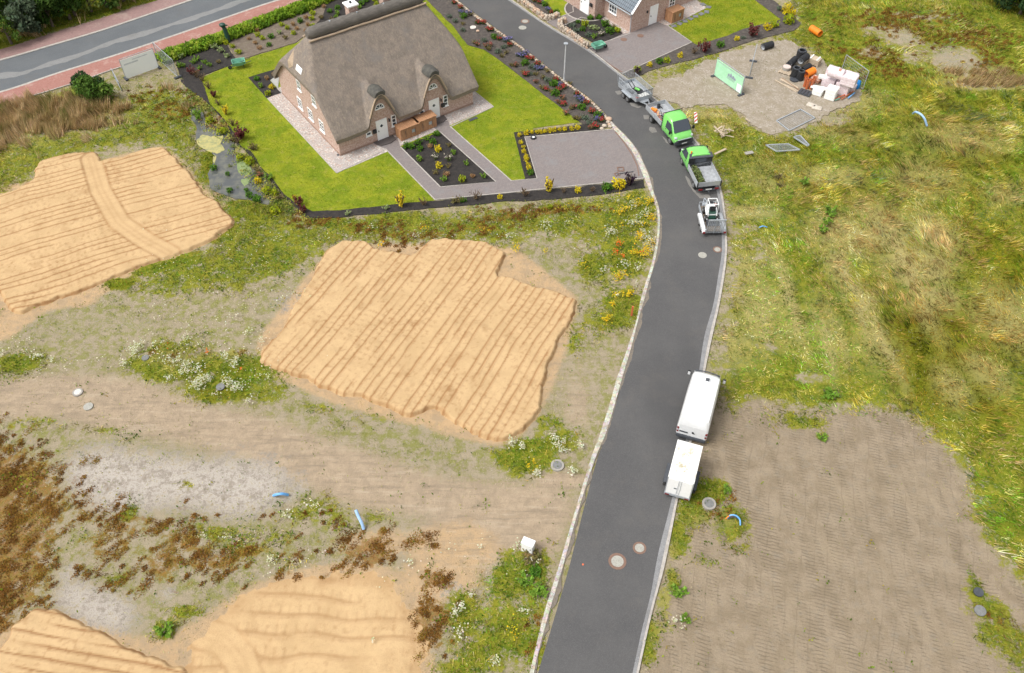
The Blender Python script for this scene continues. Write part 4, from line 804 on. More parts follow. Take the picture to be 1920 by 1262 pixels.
MB().bar((-ov,-.15,e0-ov*sl+.12),(GW/2,-.15,zr+.06),.06,.22,up=(0,1,0)).bar((GW+ov,-.15,e0-ov*sl+.12),(GW/2,-.15,zr+.06),.06,.22,up=(0,1,0)).build('barge_board', M['white'], r2)
gt = MB().tube([(-ov-.06,-.1,e0-ov*sl+.02),(-ov-.06,lenL,e0-ov*sl+.02)], .07, 8).build('gutter', M['galv'], r2)
MB().tube([(-ov-.06,.12,e0-ov*sl),(-.07,.12,H2E-.55),(-.07,.05,0)], .045, 8).build('downpipe', M['galv'], gt)
house_door(house2, 2.55, 1.0, 2.15, (0,0,0), 0, False)
MB().box(2.0,2.14,-.12,-.004,1.65,1.9).build('wall_lamp', M['black'], house2)
window(house2, (5.25,-.002,1.0), (1,0), .85, 1.5, 2, 4)
window(house2, (9.4,1.198,2.1), (1,0), 1.3, 1.1, 3, 2)
window(house2, (-.002,3.7,.95), (0,-1), 1.25, 1.25, 3, 3)
d_ = house_door(house2, 0, 1.35, 2.25, (-1.352,lenL+2.3,0), rad(-90), True)
MB().box(-1.55,-1.352,lenL+.35,lenL+.75,1.3,1.65).build('letter_box', M['black'], house2, bevel=.03)
LD = MB(); cc = GL([(1098,10)])[0]
land = [G(1103,18)+Vector((math.cos(t)*2.6,math.sin(t)*2.6,0)) for t in np.linspace(0,2*math.pi,28)[:-1]]
sheet('garden_path', land, .062, M['paver_dk'], world=True); LL = land+[land[0]]
strip('path_edging', offset(LL,.07), offset(LL,-.07), .09, M['kerbstone'])
q = G(1263,37); bin_store(q.x, q.y, ang2, 'slatted wooden bin store against the brick house behind the paved drive', 1.7, 1.1, 1.2)
for i, (a, b) in enumerate(((1263,49.5),(1274,45),(1284,40.5),(1294,36),(1304,31.5),(1315,27),(1325,23),(1318,9),(1328,14))):
    p = G(a,b); s_ = MB().prism([(-.3,-.25),(.28,-.28),(.33,.22),(-.26,.27)],0,.05).build('stepping_stone', simple('slate_slab',(.20,.20,.215),.7,(.14,.14,.155),5) if i == 0 else bpy.data.materials['slate_slab'], None, loc=(p.x,p.y,.03), rz=i*.7+.4)
    tag(s_, 'dark slate stepping stone set in the lawn behind the brick house', 'stepping stone', 'slate stepping stones in the lawn')
# dry-stone walls: one stone is one visible unit of the wall's mesh
def stone_wall(path, h, w_, label, group=None):
    t = empty('stone_wall', path[0], 0, label, 'wall', group); rnd = random.Random(hash(label)%1000)
    mats = [M['stone'], M['stone2']]; mbs = [MB(), MB()]; o = path[0]
    L = resample(path, max(2,int(sum((b-a).length for a,b in zip(path,path[1:]))/.34)))
    for i, p in enumerate(L[:-1]):
        d = (L[i+1]-p).normalized(); nx = Vector((-d.y,d.x,0)); lv = max(1,int(h/.26))
        for k in range(lv):
            for sgn in ((-1,1) if w_ > .35 else (0,)):
                c = p-o+d*.17+nx*sgn*w_*.25+Vector((rnd.uniform(-.04,.04),rnd.uniform(-.04,.04),(k+.5)*h/lv)); r = Vector((rnd.uniform(.13,.22),rnd.uniform(.13,.2),h/lv*.62)); a = rnd.uniform(0,3)
                vs = []; 
                for z, s in ((-1,.55),(-.45,.95),(.4,1),(1,.5)):
                    for j in range(6): th = a+j*math.pi/3+rnd.uniform(-.2,.2); q = s*rnd.uniform(.85,1.12); vs.append(c+Vector((r.x*q*math.cos(th),r.y*q*math.sin(th),r.z*z)))
                fs = [(m*6+j,m*6+(j+1)%6,(m+1)*6+(j+1)%6,(m+1)*6+j) for m in range(3) for j in range(6)]+[tuple(range(5,-1,-1)),tuple(range(18,24))]
                mbs[rnd.random() < .4].add(vs, fs)
    mbs[0].build('stonework', mats[0], t); mbs[1].build('stonework', mats[1], t); return t
stone_wall(GL([(962,-6),(972,1),(998,19),(1022,38),(1034,37),(1048,31)]), .55, .5, 'low pale stone wall left of the path to the brick house')
stone_wall(GL([(1062,43),(1050,45),(1050,56),(1066,66),(1084,79),(1098,90),(1104,92)]), .65, .5, 'low pale stone wall in front of the brick house, ending at the wheelbarrow')
stone_wall(GL([(845,-6),(853,0),(888,29),(940,65),(976,90),(1027,131),(1067,161),(1103,187),(1137,221),(1139,231),(1146,240)]), .16, .2, 'long row of pale edging stones between the flower border and the road')
for a, b, r_, c_ in ((1141,226,.34,'stone2'),(1133,238,.26,'stone'),(1128,243,.22,'stone'),(1024,37,.4,'stone'),(1130,86,.38,'stone'),(896,60,.2,'stone2')):
    p = G(a,b); sec = []
    for z, s in ((0,.8),(.35,1),(.7,.8),(.85,.35)): sec.append([(r_*s*math.cos(j*math.pi/4)*(1+.12*math.sin(j*3)), r_*s*math.sin(j*math.pi/4)*.85, z*r_) for j in range(8)])
    o = MB().loft(sec).build('boulder', M[c_], smooth=True, loc=(p.x,p.y,.05))
    tag(o, {1141:'orange brown boulder at the corner of the road and paved drive',1133:'pale boulder between the red flowers and the orange brown boulder',1128:'small pale boulder beside the edging of the paved drive',1024:'pale grey boulder at the end of the left stone wall',1130:'round pale boulder on the drive beside the wheelbarrow',896:'small brown stone in the flower border beside the white lid'}[a], 'boulder')
# ================================================================== vehicles (x forwards, y left, z up)
def wheel(parent, x, y, r=.34, w_=.22):
    s = 1 if y > 0 else -1; o = MB().cyl((0,-w_/2,0),(0,w_/2,0),r,22).build('wheel', M['tyre'], parent, bevel=.025); o.location = (x,y,r)
    MB().cyl((0,s*(w_/2-.02),0),(0,s*(w_/2+.012),0),r*.62,16).cyl((0,s*(w_/2+.012),0),(0,s*(w_/2+.035),0),r*.2,10).build('rim', M['rim'], o); return o
def sect(x, w_, zb, zt, r=.25, belt=1.05, tum=.06):
    h = zt-zb; return [(x,w_*.9,zb),(x,w_,zb+min(.25,h*.2)),(x,w_,min(belt,zb+h*.6)),(x,w_-tum*.8,zt-r*.9),(x,w_-tum-r*.25,zt-r*.28),(x,w_-tum-r,zt),(x,0,zt+.03),
        (x,-w_+tum+r,zt),(x,-w_+tum+r*.25,zt-r*.28),(x,-w_+tum*.8,zt-r*.9),(x,-w_,min(belt,zb+h*.6)),(x,-w_,zb+min(.25,h*.2)),(x,-w_*.9,zb)]
def panel(vs, t=.012):
    """thin quad/polygon panel set just proud of a body"""
    V = [Vector(v) for v in vs]; n = (V[1]-V[0]).cross(V[2]-V[0]).normalized()*t; k = len(V)
    return MB().add(V+[v+n for v in V], [tuple(range(k-1,-1,-1)), tuple(range(k,2*k))]+[(i,(i+1)%k,k+(i+1)%k,k+i) for i in range(k)])
def mirror_part(parent, x, y, z, mat):
    s = 1 if y > 0 else -1
    m = MB().box(x-.07,x+.07,y,y+s*.2,z-.2,z+.16).bar((x,y,z-.05),(x,y-s*.14,z-.1),.06).build('wing_mirror', mat, parent, bevel=.03); return m
# ---- white van
HV = rad(70.2); p0 = Vector((11.60,31.75,0))+Vector((math.cos(HV),math.sin(HV),0))*.42
van = empty('parked_van', (p0.x,p0.y,.03), HV, 'white high-roof panel van parked at the right kerb, seen from behind', 'van'); van.scale = (.915,1.04,1)
S_ = [sect(0,.90,.42,2.50,.22,tum=.10), sect(.06,.97,.38,2.58,.24,tum=.10), sect(.4,.99,.36,2.66,.26,tum=.10), sect(2.5,.99,.36,2.68,.26,tum=.10), sect(4.0,.99,.36,2.62,.26,tum=.10), sect(4.35,.98,.36,2.48,.26,tum=.12), sect(4.75,.98,.36,1.95,.26,tum=.14), sect(5.15,.97,.36,1.34,.22,belt=.9), sect(5.55,.93,.36,1.14,.18,belt=.8), sect(5.80,.86,.38,.92,.15,belt=.7), sect(5.90,.72,.42,.74,.1,belt=.6)]
body = MB().loft(S_).build('body', M['white_paint'], van, smooth=True)
MB().box(5.60,5.95,-.9,.9,.28,.55).build('bumper', M['dgrey'], van, bevel=.05)
MB().box(-.14,.06,-.93,.93,.34,.60).build('bumper', M['dgrey'], van, bevel=.04)
panel([(4.38,.80,2.45),(5.12,.86,1.42),(5.12,-.86,1.42),(4.38,-.80,2.45)][::-1],.03).build('windscreen', M['glass'], van)
MB().bar((4.32,.78,2.61),(4.36,0,2.66),.07,.04).bar((4.36,0,2.66),(4.32,-.78,2.61),.07,.04).build('roof_seam', M['dgrey'], van)
for s in (1,-1):
    panel([(5.05,s*.985,1.25),(4.0,s*.998,1.25),(4.0,s*.935,2.02),(4.5,s*.93,2.0)][::s],.012).build('side_window', M['glass'], van)
    mirror_part(van, 4.95, s*1.06, 1.55, M['black']); MB().box(4.86,4.875,s*1.08-.0,s*1.24,1.38,1.66).build('mirror_glass', M['white_paint'], van)
    lt = MB().box(-.02,.10,s*.885-.07,s*.885+.07,.75,1.28).build('tail_light', M['lamp_red'], van, bevel=.015)
    MB().box(-.03,.02,s*.885-.06,s*.885+.06,.96,1.06).build('reversing_lens', M['lamp_clear'], lt)
    MB().box(5.50,5.82,s*.72-.14,s*.72+.14,.72,.98).build('headlight', M['lamp_clear'], van, bevel=.04)
    MB().box(.5,4.0,s*.985-.012,s*.985+.012,.50,.66).build('rub_strip', M['dgrey'], van)
    for x in (1.1,4.75): wheel(van, x, s*.86)
    d = panel([(-.006,s*.03,.68),(-.006,s*.86,.68),(-.006,s*.84,1.62),(-.006,s*.03,1.62)][::s],.012).build('rear_door', M['white_paint'], van)
    panel([(.005,s*.08,1.62),(.005,s*.82,1.62),(.03,s*.76,2.36),(.03,s*.08,2.36)][::s],.022).build('door_window', simple('tinted_white_rear_panel',(.60,.62,.64),.2,(.56,.58,.6),3) if s == 1 else bpy.data.materials['tinted_white_rear_panel'], d)
MB().box(-.05,-.015,.25,.78,.86,.97).build('plate_recess', M['dgrey'], van); MB().box(-.045,-.018,-.20,-.02,.94,1.0).cyl((-.05,-.06,1.06),(-.02,-.06,1.06),.06,10).build('door_handle', M['black'], van)
for x_ in (.7,1.3,1.9,2.5,3.1): MB().box(x_-.05,x_+.05,-.62,.62,2.665+.01,2.722).build('roof_rib', M['white_paint'], van, bevel=.008)
for s in (1,-1): MB().box(1.75,1.77,s*.992-.005,s*.992+.005,.45,2.1).box(3.78,3.80,s*.992-.005,s*.992+.005,.45,2.1).build('door_seam', M['dgrey'], van)
rv = MB().box(3.35,3.75,-.26,.06,2.66,2.76).build('roof_vent', M['white_paint'], van, bevel=.02); MB().box(3.40,3.70,-.22,.02,2.76,2.775).build('vent_cover', M['dgrey'], rv)
# ---- white box trailer
p1 = Vector((10.27,27.72,0)); HT = rad(71)
bt = empty('box_trailer', (p1.x,p1.y,.03), HT, 'white closed box trailer with stained roof behind the white van', 'trailer')
LT = 2.85
MB().box(0,LT,-.78,.78,.55,2.32).build('body', M['white_paint'], bt, bevel=.02)
def stain():
    m, nt, bs = newmat('stained_white_roof'); vec = coords(nt,'Object'); bs.inputs['Roughness'].default_value = .4
    a = mathn(nt,'MULTIPLY',ramp(nt,noise(nt,1.1,6,.7,vec),.47,.62),ramp(nt,noise(nt,4,5,.75,vec),.40,.6)); c = mixc(nt,a,(.80,.80,.77),(.42,.37,.25)); nt.links.new(c,bs.inputs['Base Color']); return m
MB().box(-.015,LT+.01,-.80,.80,2.323,2.37).build('roof', stain(), bt, bevel=.01)
for s in (1,-1):
    d = MB().box(-.03,-.004,min(s*.02,s*.74),max(s*.02,s*.74),.68,2.24).build('rear_door', M['white'], bt)
    MB().box(-.05,-.031,s*.08-.015,s*.08+.015,.7,2.22).build('locking_bar', M['galv'], d); MB().box(-.06,-.031,s*.12,s*.12+.18*s if s > 0 else s*.12+.01,1.3,1.36).build('handle', M['dgrey'], d)
    MB().box(-.05,.0,s*.62-.13,s*.62+.13,.42,.53).build('tail_light', M['lamp_red'], bt)
    for x in (1.0,1.72): wheel(bt, x, s*.93, .31, .19)
    MB().box(.62,2.1,s*.93-.13,s*.93+.13,.66,.70).build('mudguard', M['dgrey'], bt, bevel=.02)
    for x in (0,LT): MB().box(x-.02,x+.02,s*.79-.02,s*.79+.02,.5,2.32).build('corner_post', M['galv'], bt)
MB().box(-.04,LT+.02,-.8,.8,.42,.54).bar((LT,.4,.46),(LT+.95,0,.46),.07).bar((LT,-.4,.46),(LT+.95,0,.46),.07).build('chassis', M['galv'], bt)
MB().box(-.04,-.02,-.80,.80,.55,.60).build('rear_sill', M['galv'], bt)
# ---- pickup cab shared by the two green trucks (forward control, origin at the front axle)
def cab(root, x0, roof=2.22):
    S_ = [sect(x0-1.35,.93,.45,roof-.05,.20), sect(x0-1.25,.97,.42,roof,.2,tum=.12), sect(x0-.35,.98,.42,roof+.02,.2,tum=.13), sect(x0+.0,.98,.42,roof-.13,.22,tum=.15), sect(x0+.38,.99,.42,1.72,.22,tum=.14), sect(x0+.75,.99,.42,1.28,.2,belt=.9), sect(x0+1.05,.96,.42,1.10,.16,belt=.8), sect(x0+1.22,.88,.45,.86,.12,belt=.7)]
    MB().loft(S_).build('cab', M['green_paint'], root, smooth=True)
    panel([(x0+.04,.76,roof-.12),(x0+.74,.85,1.34),(x0+.74,-.85,1.34),(x0+.04,-.76,roof-.12)][::-1],.03).build('windscreen', M['glass'], root)
    MB().box(x0+.95,x0+1.32,-.93,.93,.30,.78).build('bumper', M['dgrey'], root, bevel=.07)
    MB().box(x0+1.18,x0+1.335,-.62,.62,.62,.80).build('grille', M['black'], root, bevel=.02); MB().box(x0+1.2,x0+1.31,-.70,.70,.82,.88).build('grille_trim', M['galv'], root, bevel=.02)
    MB().box(x0+1.32,x0+1.345,-.26,.26,.42,.53).build('number_plate', M['plate'], root)
    for s in (1,-1):
        panel([(x0+.62,s*.998,1.22),(x0-.62,s*.998,1.22),(x0-.62,s*.90,1.92),(x0+.08,s*.895,1.90)][::s],.012).build('side_window', M['glass'], root)
        mirror_part(root, x0+.55, s*1.12, 1.42, M['black']); MB().box(x0+.80,x0+1.16,s*.80-.13,s*.80+.13,.88,1.10).build('headlight', M['lamp_clear'], root, bevel=.05)
        wheel(root, x0+.35, s*.87); MB().box(x0-1.0,x0-.1,s*.985-.01,s*.985+.01,.5,.62).build('door_sill', M['dgrey'], root)
        MB().box(x0-.60,x0-.46,s*1.0-.012,s*1.0+.012,1.05,1.10).build('door_handle', M['black'], root)
def loadbed(root, x0, x1, w_, z, h, mat, floor):
    MB().box(x0,x1,-w_,w_,z-.10,z).build('load_floor', floor, root)
    for s in (1,-1):
        b = MB().box(x0,x1,min(s*w_,s*(w_-.04)),max(s*w_,s*(w_-.04)),z+.003,z+h)
        for k in range(3): b.box(x0+.02,x1-.02,min(s*(w_+.001),s*(w_+.014)),max(s*(w_+.001),s*(w_+.014)),z+.05+k*h*.31,z+.05+k*h*.31+h*.17)
        b.build('side_board', mat, root)
    MB().box(x0-.04,x0,-w_,w_,z-.02,z+h).build('tailboard', mat, root)
    MB().box(x1,x1+.04,-w_,w_,z-.02,z+h).build('headboard', mat, root)
# truck 1: flatbed, nose towards the camera
def placed(name, wpx, wr_px, label, cat):
    pass
T1 = G(1221.3,230); T1f = G(1257.7,269); d1 = (T1f-T1).normalized(); h1 = math.atan2(d1.y,d1.x)-rad(1.5)
n1 = Vector((-d1.y,d1.x,0)); c1 = T1+n1*.87
tr1 = empty('flatbed_truck', (c1.x,c1.y,.03), h1, 'green flatbed truck facing the camera with orange tools on its open bed', 'truck', 'green trucks parked along the kerb')
cab(tr1, 3.25); loadbed(tr1, -1.05, 2.0-.12, 1.02, .95, .40, M['alu'], M['floor_alu'])
MB().box(-.9,3.2,-.42,.42,.5,.80).build('chassis', M['black'], tr1)
hb = MB(); hb.box(1.93,1.97,-.98,.98,1.36,1.42); hb.box(1.93,1.97,-.98,.98,2.22,2.28)
for y in np.linspace(-.96,.96,9): hb.box(1.935,1.965,y-.015,y+.015,1.0,2.26)
hb.build('ladder_rack', M['black'], tr1); MB().box(1.93,1.98,-1.0,1.0,.9,1.5).build('bulkhead', M['dgrey'], tr1)
for s in (1,-1): wheel(tr1, 0, s*.86, .34, .22); MB().box(-1.12,-1.07,s*.7-.14,s*.7+.14,.62,.74).build('tail_light', M['lamp_red'], tr1)
panel([(3.92,-.62,1.40),(3.92,-.42,1.40),(3.78,-.42,1.56),(3.78,-.62,1.56)],.0).build('dash_paper', M['plate'], tr1) if False else None
MB().add([(3.86,-.60,1.41),(3.86,-.36,1.41),(3.72,-.36,1.60),(3.72,-.60,1.60),(3.88,-.60,1.425),(3.88,-.36,1.425),(3.74,-.36,1.615),(3.74,-.60,1.615)],[(0,1,2,3),(4,7,6,5),(0,4,5,1),(1,5,6,2),(2,6,7,3),(3,7,4,0)]).build('dash_paper', M['plate'], tr1)
# truck 2: tipper, nose away from the camera
T2 = G(1300.6,353); h2 = rad(99.3); d2 = Vector((math.cos(h2),math.sin(h2),0)); n2 = Vector((-d2.y,d2.x,0)); c2 = T2-n2*.86
tr2 = empty('tipper_truck', (c2.x,c2.y,.03), h2, 'green tipper truck facing away with cut greenery in its grey load bed', 'truck', 'green trucks parked along the kerb')
cab(tr2, 3.05, 2.2); loadbed(tr2, -1.0, 1.62, 1.06, .95, .42, M['alu'], M['floor_alu'])
MB().box(-.9,3.0,-.42,.42,.5,.84).build('chassis', M['black'], tr2)
hd = MB().box(1.62,1.70,-1.06,1.06,.9,1.93).build('bulkhead', M['black'], tr2); MB().add([(1.55,-1.08,1.92),(1.55,1.08,1.92),(1.92,1.0,2.16),(1.92,-1.0,2.16),(1.55,-1.08,1.97),(1.55,1.08,1.97),(1.92,1.0,2.21),(1.92,-1.0,2.21)],[(0,1,2,3),(7,6,5,4),(0,4,5,1),(1,5,6,2),(2,6,7,3),(3,7,4,0)]).build('wind_deflector', M['dgrey'], hd)
MB().box(1.60,1.615,-.5,.5,1.45,1.85).build('rear_window', M['glass'], tr2)
MB().cyl((2.02,.8,2.16),(2.02,.8,2.36),.07,10).build('beacon', M['orange'], tr2)
for s in (1,-1):
    wheel(tr2, 0, s*.86, .34, .22); MB().box(-1.1,-1.04,s*1.03-.04,s*1.03+.04,.85,1.42).build('corner_post', M['black'], tr2); MB().box(-1.16,-1.1,s*.72-.16,s*.72+.16,.58,.72).build('tail_light', M['lamp_red'], tr2)
MB().box(-1.14,-1.06,-.8,.8,.50,.60).bar((-1.1,0,.45),(-1.35,0,.45),.08).build('rear_bumper', M['dgrey'], tr2); MB().box(-1.165,-1.142,-.26,.26,.60,.71).build('number_plate', M['plate'], tr2)
# trailer 1: twin axle with mesh sides, behind truck 1
TA = G(1168.5,183.5); TB = G(1178.5,191.5); d3 = (G(1192.8,192.7,.7)-G(1157.5,160,.75)).normalized(); h3 = math.atan2(d3.y,d3.x); n3 = Vector((-d3.y,d3.x,0)); c3 = (TA+TB)/2+n3*.98
t1 = empty('mesh_sided_trailer', (c3.x,c3.y,.03), h3, 'grey twin-axle trailer with mesh sides hitched behind the green flatbed truck', 'trailer')
def mesh_grid(mb, P0, ux, uz, L, H_, nx, nz, r=.008):
    P0 = Vector(P0); ux = Vector(ux); uz = Vector(uz)
    for i in range(nx+1): mb.bar(P0+ux*(L*i/nx), P0+ux*(L*i/nx)+uz*H_, r*2)
    for j in range(nz+1): mb.bar(P0+uz*(H_*j/nz), P0+uz*(H_*j/nz)+ux*L, r*2)
    return mb
MB().box(-1.55,1.55,-.92,.92,.58,.66).build('load_floor', M['floor_alu'], t1)
for s in (1,-1):
    MB().box(-1.55,1.55,s*.92-.02,s*.92+.02,.66,.98).build('side_board', M['galv'], t1)
    mesh_grid(MB(), (-1.55,s*.92,.98),(1,0,0),(0,0,1),3.1,.55,16,5,.009).bar((-1.55,s*.92,1.54),(1.55,s*.92,1.54),.05).build('mesh_side', M['galv'], t1)
    for x in (-.36,.36): wheel(t1, x, s*1.03, .30, .18)
    MB().box(-.75,.75,s*1.03-.11,s*1.03+.11,.64,.67).build('mudguard', M['galv'], t1)
for x in (-1.55,1.55):
    MB().box(x-.02,x+.02,-.92,.92,.66,.98).build('end_board', M['galv'], t1)
mesh_grid(MB(), (1.55,-.92,.98),(0,1,0),(0,0,1),1.84,.55,10,5,.009).bar((1.55,-.92,1.54),(1.55,.92,1.54),.05).build('mesh_side', M['dgrey'], t1)
mesh_grid(MB(), (-1.62,-.9,.7),(0,1,0),(-.25,0,.97),1.8,1.1,10,8,.009).build('ramp', M['galv'], t1)
MB().bar((1.5,.5,.55),(2.55,0,.5),.08).bar((1.5,-.5,.55),(2.55,0,.5),.08).box(1.5,1.95,-.35,.35,.56,.62).build('drawbar', M['galv'], t1)
# trailer 2: small ramp trailer behind truck 2
h4 = rad(91.5); q4 = G(1338,452)
t2 = empty('plant_trailer', (q4.x,q4.y+.9,.03), h4, 'small galvanised trailer with raised rear ramp carrying the compact loader', 'trailer')
MB().box(-.3,2.9,-.62,.62,.42,.48).build('load_floor', M['floor_wood'], t2)
for s in (1,-1):
    MB().box(-.3,2.9,s*.66-.035,s*.66+.035,.40,.66).build('side_rail', M['galv'], t2)
    MB().side([(-.5,.45),(-.35,.75),(-.1,.80),(1.45,.80),(1.75,.72),(1.9,.45)],min(s*.72,s*.98),max(s*.72,s*.98)).build('mudguard', M['white_paint'] if s > 0 else M['alu'], t2, bevel=.03)
    for x in (.35,1.1): wheel(t2, x, s*.86, .29, .18)
    MB().box(-.56,-.50,s*.85-.10,s*.85+.10,.48,.62).build('tail_light', M['lamp_red'], t2)
rp = mesh_grid(MB(), (-.42,-.66,.45),(0,1,0),(-.16,0,.985),1.32,1.55,9,9,.012)
for y in (-.66,0,.66): rp.bar((-.42,y,.42),(-.68,y,2.0),.05)
rp.bar((-.68,-.72,2.0),(-.68,.72,2.0),.08).build('ramp', M['galv'], t2)
MB().bar((2.9,-.66,.9),(2.9,.66,.9),.05).bar((2.9,-.66,.45),(2.9,-.66,.9),.05).bar((2.9,.66,.45),(2.9,.66,.9),.05).build('front_rail', M['galv'], t2)
MB().bar((2.85,.4,.42),(3.95,0,.45),.07).bar((2.85,-.4,.42),(3.95,0,.45),.07).box(2.95,3.35,-.3,.3,.45,.5).build('drawbar', M['galv'], t2)
# compact loader on trailer 2
ld = empty('compact_loader', (q4.x+.02,q4.y+.95,.51), h4, 'compact green and white loader machine standing on the small ramp trailer', 'loader', None)
MB().side([(.95,.25),(2.25,.25),(2.35,.65),(2.1,.88),(1.4,.92),(.95,.70)],-.36,.36).build('body', M['white_paint'], ld, bevel=.04)
MB().side([(.85,.3),(1.0,.75),(1.35,.97),(1.38,.98),(1.0,.35)],-.30,.30).build('seat_base', M['dkgreen'], ld, bevel=.02)
MB().box(1.15,1.55,-.22,.22,.93,1.05).box(1.08,1.16,-.22,.22,.93,1.4).build('seat', M['black'], ld, bevel=.03)
rb = MB()
for s in (1,-1): rb.tube([(1.95,s*.36,.6),(1.80,s*.36,1.65),(1.05,s*.36,1.65),(.9,s*.36,.6)],.035,6)
rb.bar((1.80,-.36,1.65),(1.80,.36,1.65),.06).bar((1.05,-.36,1.65),(1.05,.36,1.65),.06).build('roll_bar', M['white_paint'], ld)
for s in (1,-1):
    MB().bar((.6,s*.42,.2),(1.75,s*.44,.72),.07,.12).build('lift_arm', M['white_paint'], ld)
    for x in (1.05,2.0): wheel(ld, x, s*.45, .26, .2)
MB().box(2.05,2.32,-.25,.25,.90,.98).build('hood', M['black'], ld, bevel=.03); MB().side([(.25,.04),(.62,.04),(.62,.45),(.5,.45)],-.5,.5).build('bucket', M['dgrey'], ld)
MB().box(2.05,2.2,-.50,-.38,.6,.85).build('fuel_can', M['red'], ld)
def put_on(root, x, y, z): 
    v = Matrix.Rotation(root.rotation_euler.z,3,'Z') @ Vector((x,y,0)); return (root.location.x+v.x, root.location.y+v.y, root.location.z+z)
# things lying on the beds
def tool(name, root, mb, x, y, z, rz, mat, label, cat, group=None):
    o = mb.build(name, mat); o.location = put_on(root,x,y,z); o.rotation_euler = (0,0,root.rotation_euler.z+rz); return tag(o, label, cat, group)
tool('tool_case', tr1, MB().box(-.3,.3,-.16,.16,0,.22), -.35,-.55,.955,.5,M['orange'],'orange tool case at the rear left of the flatbed','case')
t_ = tool('sack_barrow', tr1, MB().bar((-.8,-.18,.06),(.8,-.18,.12),.05).bar((-.8,.18,.06),(.8,.18,.12),.05).bar((-.75,-.2,.1),(-.75,.2,.1),.05).bar((.2,-.2,.13),(.2,.2,.13),.05), .7,-.6,.955,.15,M['red'],'red tubular sack barrow lying along the flatbed','hand truck')
for i,(x,y,r_,l_) in enumerate(((.1,-.35,.8,1.2),(.55,-.2,-.3,1.4),(1.1,-.45,.3,1.1),(.8,-.75,1.2,.7))):
    tool('rake_tool' if i%2 else 'long_tool', tr1, MB().cyl((-l_/2,0,.05),(l_/2,0,.09),.022,6).box(l_/2-.05,l_/2+.05,-.18,.18,.02,.08), x,y,.96+.05*i,r_,M['black'] if i%2 else M['wood'],'long-handled garden tool lying on the bed of the green flatbed truck','garden tool','garden tools on the flatbed')
sp = MB().cyl((0,0,0),(0,0,.34),.17,12).cyl((0,0,.34),(0,0,.42),.09,10).bar((.05,0,.3),(.45,.1,.1),.05); tool('plate_compactor', tr1, sp, -.62,.1,.955,.3,M['black'],'black upright machine at the rear of the flatbed','machine')
tool('rubber_mat', tr1, MB().prism([(-.4,-.25),(.4,-.25),(.4,.25),(-.4,.25)],0,.02), 1.15,.35,.955,0,M['dgrey'],'dark rubber mat on the flatbed floor','mat')
tool('timber_prop', tr1, MB().box(-.5,.5,-.07,.07,0,.06), .35,-.5,1.02,-.6,simple('fresh_timber',(.60,.36,.20),.7),'short pale orange board among the tools on the flatbed','board')
mw = MB().side([(-.5,.08),(.45,.08),(.5,.3),(.1,.38),(-.45,.3)],-.28,.28); m_ = tool('ride_mower', t1, mw, .25,.05,.665,.35,M['black'],'black and green garden machine inside the mesh-sided trailer','machine')
MB().box(-.2,.35,-.22,.0,.36,.5).build('engine_cover', M['green_paint'], m_, bevel=.03); MB().bar((-.4,-.2,.3),(-.95,-.25,.85),.05).bar((-.4,.2,.3),(-.95,.15,.85),.05).build('handlebar', M['black'], m_)
tool('white_sheet', t1, MB().prism([(-.35,-.5),(.4,-.45),(.35,.5),(-.3,.4)],0,.10), 1.05,.32,.665,.1,M['foam'],'white sheet folded at the front of the mesh-sided trailer','sheet')
tool('crate', t1, MB().box(-.35,.35,-.22,.22,0,.25), .0,-.60,.665,.05,M['dgrey'],'grey crate by the near side of the mesh-sided trailer','crate')
tool('red_cloth', t1, MB().prism([(-.2,-.16),(.2,-.12),(.16,.2),(-.18,.14)],0,.12), 1.2,-.62,.665,.3,simple('pink_cloth',(.6,.2,.2),.8),'pink red cloth in the front corner of the mesh-sided trailer','cloth')
tool('timber_beam', t1, MB().box(-1.3,1.3,-.035,.035,0,.07), .0,-.36,.70,.0,M['alu'],'long pale rail lying along the mesh-sided trailer','rail')
# ================================================================== street fixtures, covers, site material
p = G(1057.3,153.6); t = empty('lamp_post', (p.x,p.y,.03), 0, 'slim pale grey lamp post at the edge of the flower border', 'lamp post')
MB().cyl((0,0,0),(0,0,4.1),.075,12,.045).build('pole', simple('pale_grey_post',(.62,.63,.64),.5), t, smooth=True)
MB().cyl((0,0,4.1),(0,0,4.16),.20,14,.22).build('lamp_head', M['galv'], t); MB().cyl((0,0,0),(0,0,.3),.10,12).build('base', M['galv'], t)
MB().box(-.03,.03,-.09,-.07,.6,.9).build('access_door', M['galv'], t)
p = G(990,1032); t = empty('utility_box', (p.x,p.y,0), rad(-24), 'white plastic utility cabinet standing on bare sandy soil left of the road', 'utility box')
MB().box(-.36,.36,-.20,.20,0,1.0).build('cabinet', M['white_paint'], t, bevel=.015); MB().side([(-.40,1.0),(.40,1.0),(.38,1.08),(-.38,1.08)],-.24,.24).build('lid', M['white_paint'], t, bevel=.01)
d = MB().box(-.32,.32,-.215,-.203,.12,.94).build('door', M['white'], t); MB().box(.20,.26,-.235,-.216,.55,.66).build('handle', M['dgrey'], d)
def cover(px, py, r, label, ring=True, group=None, z=.034, lid='lid', rise=0):
    p = G(px,py); t = empty('manhole_cover', (p.x,p.y,z), random.uniform(0,3), label, 'manhole cover', group)
    if ring:
        MB().pipe((0,0,-.05-rise),(0,0,.012+rise),r*1.45,r*1.02,26).build('brick_ring' if not rise else 'concrete_ring', M['lidring'] if not rise else M['conc'], t)
    MB().cyl((0,0,-.04),(0,0,.016+rise),r,26).build('lid', M[lid], t)
    return t
cover(1157.5,1053,.37,'larger pale manhole cover in a red ring, left one of the lower pair'); cover(1199,1028,.28,'small pale manhole cover in a red ring, right one of the lower pair')
